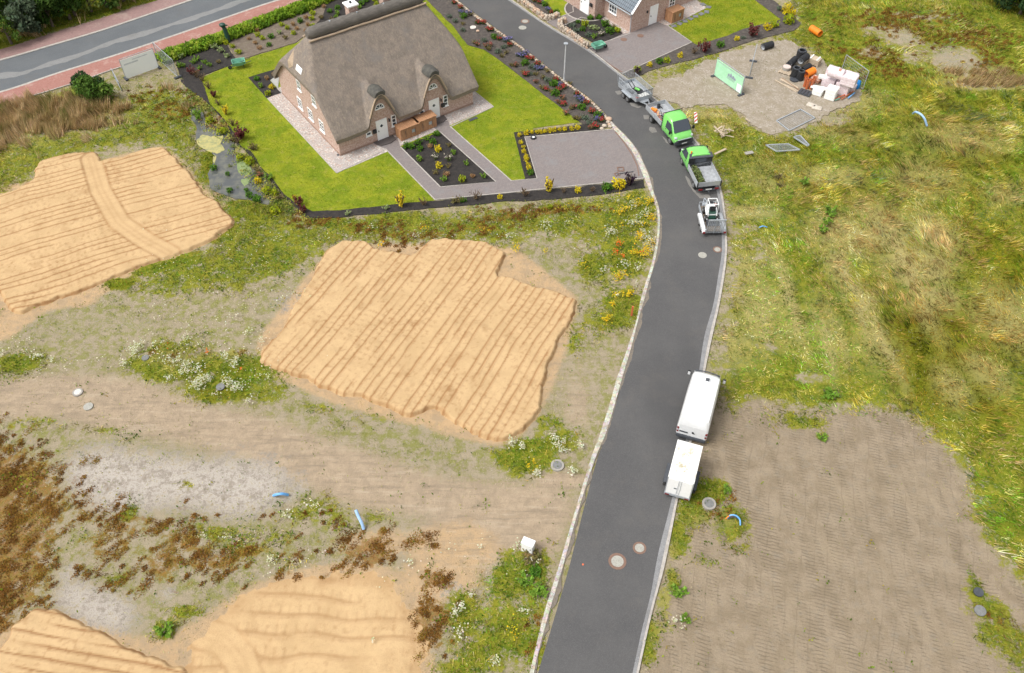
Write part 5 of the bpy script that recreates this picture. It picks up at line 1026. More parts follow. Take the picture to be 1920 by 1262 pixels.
cover(1317,479,.34,'pale round manhole cover left of the red-ringed one behind the ramp trailer', False); cover(1345,468.5,.25,'small manhole cover in a red ring behind the small ramp trailer')
cover(984.5,40.5,.33,'pale manhole cover in the road by the flower border, upper one', True); cover(979.7,52.5,.42,'pale manhole cover in the road by the flower border, lower one', False)
M['lidw'] = simple('white_cover',(.66,.62,.56),.6,(.55,.5,.45),9)
cover(146,736,.24,'small white manhole cover in the sandy track, upper one of two', True, None, .04, 'lidw', .02); cover(166,763,.32,'larger pale manhole cover in the sandy track, lower one of two', False, None, .04,'lid',.02)
cover(1045,874,.30,'pale manhole cover among the white flowers beside the road', True, None, .08,'lidgrey',.05); cover(1329,946,.30,'grey manhole cover with a brown rim in the grass behind the box trailer', True, None, .08,'lidgrey',.06)
cover(887,52.5,.33,'white round cover in the flower border next to the thatched roof', False, None, .075,'lidw',.02); cover(273,672,.26,'grey cover beside the leftmost white wild flowers', False, None, .06,'lidgrey',.03)
cover(1169.6,75,.24,'rust brown cover in the drive nearest the corner of the brick house', True, None, .056,'lidring'); cover(1200.8,68,.24,'rust brown cover in the drive in front of the white garage door', True, None, .056,'lidring')
cover(1836,1147,.32,'grey manhole cover in the grass patch at the lower right', False, None, .12,'lidgrey',.05); cover(1833,1112,.28,'small dark cover above the grey one at the lower right', False, None, .12,'dgrey',.04)
cover(1093,1059,.06,'tiny red brown cap set in the road left of the pair of manhole covers', False, None, .034,'red')
cover(414,727,.30,'pale cover half hidden in the wild flowers above the sandy track', False, None, .08,'lidgrey',.04)
o = MB().prism([(-.45,-.16),(.45,-.16),(.45,.16),(-.45,.16)],0,.03).build('drain_grate', M['dgrey'], None, loc=(*G(887,224)[:2],.045), rz=HA); tag(o,'small dark grate in the lawn right of the thatched house','grate')
p = G(1000,260); t = empty('round_lamp', (p.x,p.y,.05), 0, 'small round black and white fitting in the corner of the paved drive', 'fitting')
MB().pipe((0,0,0),(0,0,.16),.26,.15,18).build('rim', M['black'], t); MB().cyl((0,0,0),(0,0,.12),.145,16).build('lens', M['white'], t)
tag(MB().box(-.06,.06,-.06,.06,0,1.0).build('marker_post', M['red'], None, loc=(*G(1184,592)[:2],0)),'orange red marker post among the wild flowers beside the road','post')
for i,(a,b,rz,sx,sy,l) in enumerate(((1163.5,318.5,.02,.42,.20,'small rusty frame lying on the paved drive above the long rod'),(1157,328,.4,.30,.12,'small rusty block lying at the left end of the long rod'))):
    p = G(a,b); o = MB().pipe((0,0,0),(0,0,.05),sx,sx*.72,4).build('steel_square' if i == 0 else 'rusty_block', M['lidring'], None, loc=(p.x,p.y,.055), rz=rz+.8); tag(o,l,'frame' if i == 0 else 'block')
a, b = G(1157,328), G(1187,323); tag(MB().cyl((a.x,a.y,.09),(b.x,b.y,.09),.035,8).build('steel_rod', M['dgrey']),'long thin dark rod lying on the paved drive near the road','rod')
# green hooded post beside the cycle path
p = G(429,79); t = empty('hooded_post', (p.x,p.y,.03), 0, 'dark green hooded post standing in the hedge beside the red cycle path', 'post')
MB().tube([(0,0,0),(0,.02,.5),(-.04,.02,1.1),(-.12,0,1.7)],[.20,.24,.22,.20],12).build('column', M['dkgreen'], t, smooth=True)
MB().loft([[(x+q*math.cos(a),q*.8*math.sin(a),z) for a in [k*math.pi/5 for k in range(10)]] for x,z,q in ((-.15,1.66,.2),(-.18,1.8,.34),(-.2,2.0,.34),(-.18,2.12,.16))]).build('hood', M['dkgreen'], t, smooth=True)
MB().bar((-.05,0,1.98),(.34,-.05,1.86),.12,.10).build('spout', M['dkgreen'], t, bevel=.02)
def barrow(px, py, rz, label):
    p = G(px,py); t = empty('wheelbarrow', (p.x,p.y,.04), rz, label, 'wheelbarrow')
    sec = []
    for x,w0,w1,z0 in ((-.62,.30,.42,.50),(-.3,.34,.46,.36),(.35,.30,.46,.34),(.62,.22,.40,.52)): sec.append([(x,-w1,.78),(x,-w0,z0),(x,w0,z0),(x,w1,.78),(x,w1-.05,.78),(x,w0-.05,z0+.04),(x,-w0+.05,z0+.04),(x,-w1+.05,.78)])
    tb = MB().loft(sec); tb.box(-.66,-.61,-.42,.42,.5,.79).box(.60,.65,-.40,.40,.5,.79); tb.build('tray', M['barrow'], t)
    fr = MB()
    for s in (1,-1): fr.bar((1.0,s*.05,.2),(-1.05,s*.30,.62),.045).bar((-.35,s*.26,.45),(-.42,s*.28,0),.045)
    fr.build('frame', M['dgrey'], t); MB().cyl((.95,-.06,.19),(.95,.06,.19),.19,16).build('wheel', M['tyre'], t)
    for s in (1,-1): MB().cyl((-1.02,s*.30,.61),(-1.25,s*.31,.66),.03,8).build('grip', M['black'], t)
barrow(450,127,rad(200),'green wheelbarrow standing on the lawn left of the thatched house'); barrow(1121,95,rad(30),'green wheelbarrow at the end of the stone wall by the brick house')
# temporary fence panels
def fence_panel(a, b, h, label, name='fence_panel', lean=0, mat='galv', z0=.08, feet=True, mesh=True, tag_it=True):
    o = Vector((a.x,a.y,0)); d = Vector((b.x-a.x,b.y-a.y,0)); L = d.length; rz = math.atan2(d.y,d.x)
    t = empty(name, (a.x,a.y,0), rz, label, 'fence panel'); up = Vector((0,math.sin(lean),math.cos(lean)))
    P = lambda x, z: (x, up.y*z, up.z*z+z0)
    MB().bar(P(0,0),P(0,h),.06).bar(P(L,0),P(L,h),.06).bar(P(0,.05),P(L,.05),.05).bar(P(0,h),P(L,h),.05).build('frame', M[mat], t)
    if mesh: mesh_grid(MB(), P(0,.05),(1,0,0),tuple(up),L,h-.05,max(4,int(L/.22)),7,.006).build('wire_mesh', M[mat], t)
    if feet:
        for x in (0,L): MB().side([(-.16,0),(.16,0),(.12,.14),(-.12,.14)],-.38,.38).build('foot', M['dgrey'], t, bevel=.02).location = (x,0,.02)
    return t, L, up, rz
a, b = G(1339,143), G(1389,179)
t, L, up, rz = fence_panel(a, b, 2.0, 'fence panel covered by a pale green banner on the gravel yard', mesh=False)
y0 = -.05; bn = MB().box(.04,L-.04,y0-.015,y0,.18,1.98).build('banner', M['banner_green'], t)
MB().box(L*.82,L*.97,y0-.022,y0-.016,.22,1.0).build('banner_panel', M['banner_white'], bn)
g_ = MB()       # faded print: a row of gabled house outlines above two smudged lines
for k,(x,w_,h_) in enumerate(((.46,.07,.20),(.53,.08,.28),(.61,.09,.22),(.69,.06,.16))): g_.add([(L*x,y0-.02,1.05),(L*(x+w_*.9),y0-.02,1.05),(L*(x+w_*.9),y0-.02,1.05+h_),(L*(x+w_*.45),y0-.02,1.05+h_*1.7),(L*x,y0-.02,1.05+h_)],[(0,1,2,3,4)])
for j,z in enumerate((.93,.80)):
    x = L*.44
    for k in range(9): wl = random.uniform(.05,.14); g_.add([(x,y0-.02,z),(x+wl,y0-.02,z),(x+wl,y0-.02,z+.07),(x,y0-.02,z+.07)],[(0,1,2,3)]); x += wl+.04
g_.build('print', simple('faded_grey_print',(.28,.30,.38),.7), bn); MB().box(L*.05,L*.95,y0-.02,y0-.016,1.80,1.86).build('banner_stripe', M['galv'], bn)
fence_panel(G(1404,147), G(1352,104), 1.9, 'thin wire fence panel standing behind the green banner', feet=False) if False else None
a, b = G(1404,147), G(1412,130); fence_panel(a, Vector((a.x+1.0,a.y+3.1,0)), 1.9, 'wire fence panel seen edge-on right of the green banner')
a, b = G(237,149), G(298,127); t, L, up, rz = fence_panel(a, b, 2.1, 'fence panel hung with a white green board beside the red cycle path', mesh=False, lean=rad(0))
bn = MB().box(.03,L-.03,-.06,-.045,.08,2.1).build('banner', M['banner_white'], t); MB().box(.25,L*.5,-.066,-.061,1.45,1.6).box(L*.35,L*.8,-.066,-.061,1.75,1.85).build('print', simple('faint_print',(.66,.70,.74),.6), bn)
fence_panel(G(297,112), G(334,146), 1.9, 'grey wire fence panel between the white board and the dark garden bed')
fence_panel(G(215,146), G(229,172), 1.0, 'low wire barrier at the left side of the sandy patch by the cycle path', feet=False)
def flat_fence(pts, label, z=.12):
    P = GL(pts, z); t = empty('flat_fence_panel', P[0], 0, label, 'fence panel'); o = P[0]; mb = MB()
    for p, q in zip(P, P[1:]+P[:1]): mb.bar(p-o, q-o, .09)
    mb.build('frame', M['galv'], t); A,B,C_,D = [p-o for p in P]; mm = MB()
    for i in range(1,14): mm.bar(A.lerp(B,i/14),D.lerp(C_,i/14),.012)
    for i in range(1,9): mm.bar(A.lerp(D,i/9),B.lerp(C_,i/9),.012)
    mm.build('wire_mesh', M['galv'], t)
flat_fence([(1456,226),(1501,205),(1528,221),(1480,245)],'grey wire fence panel lying flat at the lower edge of the gravel yard')
flat_fence([(1436,272),(1456,284),(1500,281),(1478,270)],'thin fence panel lying half hidden in the grass below the gravel yard',.35)
flat_fence([(1488,257),(1514,274),(1517,272),(1500,254)],'bent fence panel sticking up from the grass below the lying yard fence',.4)
fence_panel(G(1576,138), G(1617,169), 2.0, 'wire fence panel at the back of the stacked pink blocks', feet=False)
# pipes and shafts
def pipe_lying(a, b, r, mat, inner, label, za=None):
    A = G(*a); B = G(*b); z = (za if za is not None else .05)+r; d = (B-A); L = d.length; t = empty('drain_pipe', (A.x,A.y,z), math.atan2(d.y,d.x), label, 'pipe')
    mb = MB().pipe((0,0,0),(L,0,0),r*.95,r*.85,22); n = max(3,int(L/.12))
    for i in range(n+1): mb.pipe((i*L/n-.02 if i else 0,0,0),(i*L/n+.02,0,0),r,r*.94,22)
    mb.build('pipe_wall', mat, t); MB().pipe((.01,0,0),(L-.01,0,0),r*.85,r*.82,22).build('inner_lining', inner, t); return t
lin = simple('pale_pipe_lining',(.42,.44,.46),.5); linw = M['orange']
pipe_lying((1429,94),(1446,89),.36,M['black'],lin,'black drain pipe lying alone at the upper edge of the gravel yard',.0)
pipe_lying((1536,71),(1519,60),.36,M['orange'],linw,'bright orange pipe lying alone in the grass above the yard',.1)
pipe_lying((1477,130),(1489,119),.34,M['black'],lin,'black pipe with pale opening, the left one lying in the pipe heap',.15)
pipe_lying((1497,128),(1509,119),.36,M['black'],lin,'black pipe with pale opening, lying on top in the pipe heap',.45)
pipe_lying((1503,138),(1516,130),.32,M['black'],M['black'],'black pipe lying low between the pipe heap and the orange pipe',.05)
pipe_lying((1509,147),(1523,140),.38,M['orange'],linw,'bright orange pipe lying beside the black shafts in the yard',.05)
def shaft(px, py, r, h, label, mat='black', name='shaft_ring'):
    p = G(px,py); t = empty(name, (p.x,p.y,.05), 0, label, 'shaft'); mb = MB().pipe((0,0,0),(0,0,h),r*.92,r*.66,22)
    for k in range(max(2,int(h/.16))+1): zz = min(k*.16,h-.06); mb.pipe((0,0,zz),(0,0,zz+.06),r,r*.9,22)
    mb.build('wall', M[mat], t); MB().pipe((0,0,h),(0,0,h+.05),r*.85,r*.62,22).build('rim', M['dgrey'] if mat == 'black' else M[mat], t)
shaft(1501,108,.50,.75,'black ribbed ring standing upright at the back of the pipe heap'); shaft(1489.5,145,.44,1.0,'tall black shaft standing in front of the pipe heap'); shaft(1498.5,150,.38,.95,'black shaft between the tall black shaft and the orange pipe')
p = G(1489,151); tag(MB().cyl((0,0,0),(0,0,.10),.46,20).build('round_cover', M['dgrey'], None, True, 0, (p.x,p.y,.09)),'round grey lid lying in front of the black shafts','lid')
def pallet(px, py, rz, label, L=1.2, W=.9, z=.05):
    p = G(px,py); t = empty('pallet', (p.x,p.y,z), rz, label, 'pallet')
    for i in range(5): y = -W/2+(i+.5)*W/5; MB().box(-L/2,L/2,y-.06,y+.06,.11,.135).build('slat', M['wood'], t)
    for x in (-L/2+.06,0,L/2-.06): MB().box(x-.05,x+.05,-W/2,W/2,0,.108).build('runner', M['wood'], t)
pallet(1472,137,rad(-35),'wooden pallet under the pale rimmed round cover'); 
p = G(1473.5,133); t = empty('ring_cover', (p.x,p.y,.19), 0, 'round pink white cover with brown rim lying on the left pallet', 'cover'); MB().cyl((0,0,0),(0,0,.28),.42,20).build('base', M['conc'], t); MB().cyl((0,0,.28),(0,0,.33),.38,20).build('top', simple('pinkish_cover',(.68,.55,.5),.7), t)
pallet(1525,121,rad(-38),'wooden pallet loaded with bundled boards behind the pipe heap')
p = G(1525,121); t = empty('board_stack', (p.x,p.y,.19), rad(-38), 'stack of brown bundled boards on the rear pallet', 'stack')
for k in range(4): MB().box(-.58,.58,-.42,.42,k*.14,k*.14+.12).build('board_layer', M['wood'], t, bevel=.01)
for x in (-.35,.35): MB().box(x-.06,x+.06,-.44,.44,.56,.62).build('batten', M['foam'], t)
for i,(a,b) in enumerate(((1508,163),(1512,167),(1519,167),(1523,162))):
    p = G(a,b); o = MB().pipe((0,0,0),(0,0,.95),.155,.125,16).pipe((0,0,.80),(0,0,1.0),.185,.15,16).build('clay_pipe', M['terra'], None, True, 0, (p.x,p.y,.05)); tag(o,'orange red pipe standing upright in the cluster of four beside the pallet','pipe','four upright orange red pipes')
for i,(a,b,c,d,w_,m_,l) in enumerate(((1453,150,1493,172,.14,'wood','long pale plank lying on the gravel, the lowest of the planks'),(1463,148,1496,165,.30,'wood','wide weathered plank lying below the black shafts'),(1466,146,1500,170,.12,'log','narrow brown plank between the two paler planks'),(1470,158,1497,171,.09,'wood','short thin plank near the grey pallet in the yard'))):
    A = G(a,b,.1); B = G(c,d,.1+.02*i); tag(MB().bar(A,B,w_,.05).build('plank', M[m_]),l,'plank','planks on the gravel yard')
p = G(1509,176); t = empty('grey_pallet', (p.x,p.y,.05), rad(-35), 'grey plastic pallet between the planks and the white box', 'pallet')
for i in range(4): MB().box(-.6+i*.31,-.6+i*.31+.25,-.45,.45,.12,.18).build('slat', M['dgrey'], t)
MB().box(-.6,.6,-.45,-.33,0,.118).box(-.6,.6,.33,.45,0,.118).build('runner', M['dgrey'], t)
def pack(px, py, rz, sx, sy, sz, z, mat, label, name='wrapped_block_pack', layers=3):
    p = G(px,py,z); t = empty(name, (p.x,p.y,z+.03), rz, label, 'pack'); h = sz/layers
    for k in range(layers): j = random.uniform(-.02,.02); MB().box(-sx/2+j,sx/2+j,-sy/2,sy/2,k*h+.002,(k+1)*h-.004).build('block_layer', M[mat], t, bevel=.03)
    for x in (-sx*.3,sx*.3): MB().box(x-.02,x+.02,-sy/2-.01,sy/2+.01,sz-.001,sz+.006).build('strap', M['foam'], t)
    return t
RP = rad(-33)
pack(1556,184,RP,1.0,.95,1.15,0.03,'foam','tall white foam pack standing at the front of the block heap','foam_pack',4)
pack(1532,177,RP,.95,.7,.55,.03,'foam','low white box left of the tall white foam pack','foam_pack',2)
pack(1534,166,RP+.2,1.5,.5,.16,.30,'foam','thin white board lying behind the low white box','foam_board',2)
tag(pack(1530,152,RP-.2,1.0,.8,.35,.03,'brick_stack','red brown brick bundle under torn white film between the orange pipe and pink blocks','brick_bundle',3),None)
pack(1552,162,RP,1.25,1.05,1.0,.03,'pink','pink wrapped block pack left of the heap, behind the tall white foam pack'); pack(1577,174,RP,1.3,1.05,1.15,.03,'pink','pink wrapped block pack in the middle front of the heap')
pack(1590,158,RP,1.3,1.1,1.1,.03,'pink','pink wrapped block pack at ground level under the highest pack'); pack(1592,168,RP,1.1,.8,.55,.03,'pink','low pink pack at the right end of the heap')
pack(1590,157,RP,1.4,1.2,.85,1.25,'pink','pale pink pack on top of the heap, the highest one')
pack(1570,158,RP,1.1,1.0,.95,.03,'pink','pink pack at the rear centre of the heap below the roll')
pack(1556,153,RP,1.2,1.0,1.45,.03,'pink','tall pink pack at the left rear of the heap below the roll')
p = G(1563,153,1.0); q = Matrix.Rotation(RP,3,'Z') @ Vector((.72,0,0)); t = empty('wrapped_roll', (p.x,p.y,1.95), 0, 'pink white wrapped roll lying on the heap beside the highest pack', 'roll')
MB().cyl(-q,q,.52,22).build('roll_body', M['pink'], t, True, bevel=.04); MB().cyl(-q*1.01,-q*.9,.30,16).cyl(q*.2+Vector((0,-.08,.32)),q*.5+Vector((0,-.08,.32)),.26,12).build('torn_wrap', M['brick_stack'], t)
pack(1543,147,RP+.3,.9,.6,.25,.5,'foam','crumpled white and dark film pack at the left rear of the heap','film_pack',2)
o = tool; p = G(1604,165); t = empty('blue_sack', (p.x,p.y,.05), RP, 'bright blue sack tucked against the right end of the block heap', 'sack')
MB().loft([[(x*s,.22*s*y_,z) for x,y_ in ((-.3,-1),(.3,-1),(.34,1),(-.32,1))] for z,s in ((0,1),(.35,1.05),(.7,.9),(.8,.6))]).build('sack_body', simple('blue_woven_sack',(.01,.22,.62),.6), t, True)
for i,(a,b,c,d,m_,l) in enumerate(((1563,187,1590,175,'red','thin red pole lying along the foot of the block heap'),(1566,188,1574,184,'barrow','green pole end beside the tall white foam pack'),(1578,186,1600,171,'terra','brown pole lying below the pink blocks'),(1590,184,1603,174,'blue','short blue pole at the lower right of the block heap'))):
    A = G(a,b,.2); B = G(c,d,.3); tag(MB().bar(A,B,.09,.07).build('pole', M[m_]),l,'pole')
for i,(a,b,l) in enumerate(((1521,199,'pale sack lying flat on the gravel, the left one'),(1531,204,'pale sack lying flat on the gravel, the right one'))):
    p = G(a,b); t = MB().loft([[(x*s,y*s,z) for x,y in ((-.45,-.28),(.42,-.32),(.48,.26),(-.40,.30))] for z,s in ((0,1),(.08,1.05),(.16,.8))]).build('cement_sack', simple('pale_paper_sack',(.56,.50,.42),.8) if i == 0 else bpy.data.materials['pale_paper_sack'], None, True, 0, (p.x,p.y,.05), rad(-30)+i*.2); tag(t,l,'sack')
# debris in the grass
p = G(1356,257); t = empty('wood_pile', (p.x,p.y,.15), 0, 'loose heap of broken pale boards in the grass right of the green trucks', 'wood pile'); rnd = random.Random(4)
for k in range(14):
    a = rnd.uniform(0,3.14); L = rnd.uniform(.5,1.3); c = Vector((rnd.uniform(-.6,.6),rnd.uniform(-.5,.5),.15+.04*k)); d = Vector((math.cos(a),math.sin(a),rnd.uniform(-.25,.35)))*L/2
    MB().bar(c-d,c+d,rnd.uniform(.07,.16),.04).build('board', M['wood'], t)
A = G(1340,289,.45); B = G(1361,279,.25); tag(MB().bar(A,B,.20,.05).build('plank', M['wood']),'pale plank leaning in the grass right of the green tipper truck','plank')
A = G(1397,288,.35); B = G(1412,285,.35); tag(MB().bar(A,B,.36,.06).build('plank', M['conc']),'short grey slab lying in the grass below the gravel yard','slab')
A = G(1406,228,.25); B = G(1398,222,.25); tag(MB().bar(A,B,.09,.05).build('plank', M['wood']),'short brown stick at the lower left edge of the gravel yard','stick')
p = G(1304,236); t = empty('warning_board', (p.x,p.y,.3), rad(10), 'red and white striped warning board leaning in the grass beside the green flatbed', 'warning board')
MB().box(-.14,.14,-.02,.02,.0,1.0).build('board', M['white'], t)
mb = MB()
for k in range(3): z = .08+k*.32; mb.add([(-.14,-.025,z),(.14,-.025,z+.18),(.14,-.025,z+.34 if z+.34 < 1 else 1.0),(-.14,-.025,z+.16)],[(0,1,2,3)])
mb.build('red_stripe', simple('red_stripe',(.65,.08,.07),.5), t); t.rotation_euler = (rad(-35),0,rad(10))
A = GL([(1540,228),(1590,215),(1596,205),(1578,203),(1545,216)]); 
def arc_pipe(pts, zs, r, mat, label, name='pipe_end'):
    P = [G(a,b,z) for (a,b),z in zip(pts,zs)]; Q = []
    for i in range(len(P)-1):
        p0,p1,p2,p3 = P[max(i-1,0)],P[i],P[i+1],P[min(i+2,len(P)-1)]
        for j in range(5): t = j/5; Q.append(.5*((2*p1)+(-p0+p2)*t+(2*p0-5*p1+4*p2-p3)*t*t+(-p0+3*p1-3*p2+p3)*t**3))
    Q.append(P[-1]); return tag(MB().tube(Q, r, 10).build(name, M[mat], None, True), label, 'pipe')
arc_pipe([(1712,213),(1717,210),(1726,214),(1733,222),(1738,236)],[.4,1.0,1.1,.9,.2],.10,'ltblue','pale blue pipe arching out of the tall grass on the right')
arc_pipe([(667,956),(672,968),(678,980),(682,992)],[.9,.7,.45,.1],.10,'ltblue','pale blue pipe stub leaning out of the soil below the sandy track')
arc_pipe([(513,929),(520,927),(530,926),(540,928)],[.15,.45,.45,.15],.09,'blue','short blue pipe arching out of the pale sand left of the leaning stub')
arc_pipe([(1363,972),(1370,966),(1380,967),(1387,974),(1388,985)],[.1,.35,.4,.3,.1],.05,'blue','blue cable loop in the grass right of the box trailer','cable_loop')
arc_pipe([(1365,974),(1373,969),(1383,972),(1388,979)],[.1,.25,.25,.1],.035,'dgrey','dark cable beside the blue cable loop','cable_loop')
arc_pipe([(1361,973),(1366,968),(1374,967)],[.1,.3,.15],.04,'orange','short orange cable end beside the blue cable loop','cable_loop')
arc_pipe([(1423,427),(1430,424),(1438,426)],[.1,.25,.1],.05,'blue','short blue hose end in the dry grass right of the small ramp trailer','hose_end')
tag(arc_pipe([(238,0),(242,0),(246,-1)],[.2,.3,.2],.02,'dgrey','thin wire in the grass at the far verge','wire'),None)
# ================================================================== vegetation
def project(x, y, z=0):
    c, s = math.cos(CD), math.sin(CD); Z = z-CH; w_ = y*c-Z*s; return 960+CF*x/w_, 631-CF*(y*s+Z*c)/w_
def cand(n, x0, x1, y0, y1, margin=220):
    x = RNG.uniform(x0,x1,n); y = RNG.uniform(y0,y1,n); a, b = project(x,y); k = (a>-margin)&(a<1920+margin)&(b>-90)&(b<1262+margin*.6); return x[k], y[k]
def blades(name, x, y, z, h, w_, dx, dy, col, label, cat, mat='blade'):
    n = len(x); a = RNG.uniform(0,2*math.pi,n); co = np.empty((n,3,3), np.float32)
    co[:,0] = np.stack([x-np.cos(a)*w_/2, y-np.sin(a)*w_/2, z-.02],-1); co[:,1] = np.stack([x+np.cos(a)*w_/2, y+np.sin(a)*w_/2, z-.02],-1); co[:,2] = np.stack([x+dx, y+dy, z+h],-1)
    f = np.arange(3*n).reshape(n,3); c = np.repeat(col, 3, 0); o = link(name, mesh_np(name, co.reshape(-1,3), f, c), M[mat]); return tag(o, label, cat, None, 'stuff')
def quads(name, x, y, z, r, col, label, cat, tilt=.6):
    n = len(x); a = RNG.uniform(0,6.28,n); tl = RNG.normal(0,tilt,(n,2)); co = np.empty((n,4,3),np.float32)
    for j in range(4):
        k = 1.0 if j%2 == 0 else .6; ca, sa = np.cos(a+j*math.pi/2)*r*k, np.sin(a+j*math.pi/2)*r*k; co[:,j] = np.stack([x+ca,y+sa,z+ca*tl[:,0]+sa*tl[:,1]],-1)
    o = link(name, mesh_np(name, co.reshape(-1,3), np.arange(4*n).reshape(n,4), np.repeat(col,4,0)), M['leaf']); return tag(o,label,cat,None,'stuff')
def pick(pal, t):     # t in 0..1 walks along a palette
    P = np.array(pal); k = np.clip(t,0,.999)*(len(P)-1); i = k.astype(int); f = (k-i)[:,None]; return P[i]*(1-f)+P[np.minimum(i+1,len(P)-1)]*f
def jitter(c, s=.18): return np.clip(c*(1+RNG.normal(0,s,(len(c),1)))*(1+RNG.normal(0,.05,c.shape)),.004,.9)
gz = lambda x, y: terrain_h(x, y)
solid = box_blur((hard|yard|pads).astype(float), 0)
edge_ok = lambda x, y: samp(solid,x,y) < .35
# meadow and weeds
x, y = cand(1500000, -60, 62, 14, 130); g_ = samp(F_green,x,y); st_ = samp(F_straw,x,y); dk = samp(F_dark,x,y); fr_ = samp(F_fresh,x,y); ru = samp(F_rust,x,y)
br = fbm(x,y,1.1,101,4); big = fbm(x,y,6,77,3); dens = sstep(g_*1.15+(br-.5)*2.4, .38, .78)*np.where(g_>.1,1,0)
k = (RNG.random(len(x)) < dens*np.clip(.30+.5*RNG.random(len(x)),0,1)*np.where(y>75,.6,1)) & edge_ok(x,y) & (samp(pond.astype(float),x,y) < .5)
x,y,g_,st_,dk,fr_,big,ru = [q[k] for q in (x,y,g_,st_,dk,fr_,big,ru)]
right = (samp(field([('p',1,1,FIELD_R)]),x,y) > .5); ang = fbm(x,y,6,55,3)*5+fbm(x,y,1.1,56,2)*3.0+.4; tall = np.where(right, (.38+.85*sstep(fbm(x,y,.9,88,4),.36,.66))*(.55+.45*sstep(x,18,32)), .13+.34*fbm(x,y,1.0,89,4))
t = np.clip(.5+(fbm(x,y,1.7,91,4)-.5)*2.4+(big-.5)*1.3,0,1)
c = pick([(.085,.135,.010),(.15,.20,.018),(.23,.26,.03),(.31,.31,.05),(.40,.37,.11)], t)
h1_ = fbm(x*1.2+y*-.3,y*.28,1.3,411,4); h2_ = fbm(x*1.2-y*.3,y*.35,1.0,417,4); h3_ = fbm(x,y,2.3,423,4)
c = np.where((sstep(h1_,.52,.60) > RNG.random(len(x)))[:,None], pick([(.28,.25,.02),(.40,.34,.05),(.46,.38,.10)], RNG.random(len(x))), c)
c = np.where((sstep(h2_,.56,.64)*.85 > RNG.random(len(x)))[:,None], pick([(.07,.17,.012),(.13,.27,.016),(.20,.34,.03)], RNG.random(len(x))), c)
c = np.where((sstep(h3_,.60,.68)*.6*right > RNG.random(len(x)))[:,None], pick([(.10,.15,.07),(.16,.21,.10)], RNG.random(len(x))), c)
c = np.where((RNG.random(len(x)) < np.clip(st_*.8+sstep(fbm(x,y,2.6,93,4),.50,.64)*.6*np.where(right,1,.45),0,1))[:,None], pick([(.38,.31,.10),(.53,.42,.16),(.62,.50,.24)], RNG.random(len(x))), c)
c = c*(1-.42*dk[:,None]*np.array([.65,.85,1.6])); c = np.where((RNG.random(len(x)) < fr_*.8)[:,None], pick([(.08,.20,.012),(.15,.31,.02)],RNG.random(len(x))), c)
c = c*(.55+.85*sstep(fbm(x,y,.55,431,3),.3,.7))[:,None]*(.72+.6*sstep(fbm(x*1.1-y*.3,y*.4,2.6,437,3),.35,.65))[:,None]*np.where(right[:,None],np.array([1.55,1.42,1.55]),np.array([.9,.88,.85]))
c = np.where((RNG.random(len(x)) < ru*.7)[:,None], pick([(.10,.05,.012),(.16,.08,.02)],RNG.random(len(x))), c); c = jitter(c)
ln = tall*(.45+.6*RNG.random(len(x))); ln = ln*(1-.3*fr_)
for nm, q, lb, ct in (('meadow_grass', right, 'tall yellow green and straw coloured meadow grass covering the field right of the road', 'grass'), ('weeds', ~right, 'low green weeds and grass in patches around the sand pads and road', 'weeds')):
    n = q.sum(); blades(nm, x[q],y[q],gz(x[q],y[q]), ln[q]*.62, .04+.045*RNG.random(n), np.cos(ang[q])*ln[q]*.62+RNG.normal(0,.13,n), np.sin(ang[q])*ln[q]*.62+RNG.normal(0,.15,n), c[q], lb, ct)
x, y = cand(420000, -58, 22, 12, 100); g2 = samp(F_green,x,y); k = (RNG.random(len(x)) < sstep(g2*1.15+(fbm(x,y,.8,107,4)-.5)*3.0,.5,.9)*.42) & edge_ok(x,y) & (samp(pond.astype(float),x,y) < .5) & (samp(field([('p',1,1,FIELD_R)]),x,y) < .5); x, y = x[k], y[k]; n = len(x)
quads('leafy_weeds', x,y,gz(x,y)+.05+.30*RNG.random(n)*fbm(x,y,.7,109,3), .04+.045*RNG.random(n), jitter(pick([(.05,.10,.008),(.10,.17,.010),(.17,.24,.014),(.28,.30,.03),(.30,.22,.03)], np.clip(fbm(x,y,.9,111,4)*1.9-.5+RNG.normal(0,.16,n),0,1))), 'broad-leaved green weeds in patches around the sand pads', 'weeds')
# sparse short grass and herbs over the sandy ground
x, y = cand(420000, -58, 30, 14, 100); sp_ = (.12+sstep(fbm(x,y,1.3,141,5)+.25*(fbm(x,y,5,144,2)-.5), .46, .64))*(1-samp(F_tan,x,y)*.93)*(1-samp(F_orange,x,y)*.93)*(1-samp(F_pale,x,y)*.8)*(1-samp(F_doz,x,y))
k = (RNG.random(len(x)) < sp_*.75) & edge_ok(x,y) & (samp(pond.astype(float),x,y) < .5); x, y = x[k], y[k]; n = len(x)
blades('sparse_grass', x,y,gz(x,y), .05+.12*RNG.random(n), .03+.03*RNG.random(n), RNG.normal(0,.09,n), RNG.normal(0,.09,n), jitter(pick([(.11,.17,.010),(.20,.25,.015),(.31,.30,.04),(.42,.38,.18),(.50,.45,.30)], np.clip(fbm(x,y,1.2,147,4)*2-.5+RNG.normal(0,.22,n),0,1))), 'thin short grass on the grey sandy ground left of the road', 'grass')
x, y = cand(90000, 2, 62, 8, 90); dz_ = samp(F_doz,x,y); yd_ = samp(yard_soft,x,y); k = (RNG.random(len(x)) < np.where(dz_>.3, .16*sstep(fbm(x,y,.8,151,4),.56,.68)+.012, 0)+np.where(yd_>.3,.55*sstep(fbm(x,y,1.0,153,4)+.22*(1-yd_),.56,.70)+.02,0)) & (samp(hard.astype(float),x,y)<.3) & (dz_+yd_>.3); x, y = x[k], y[k]; n = len(x)
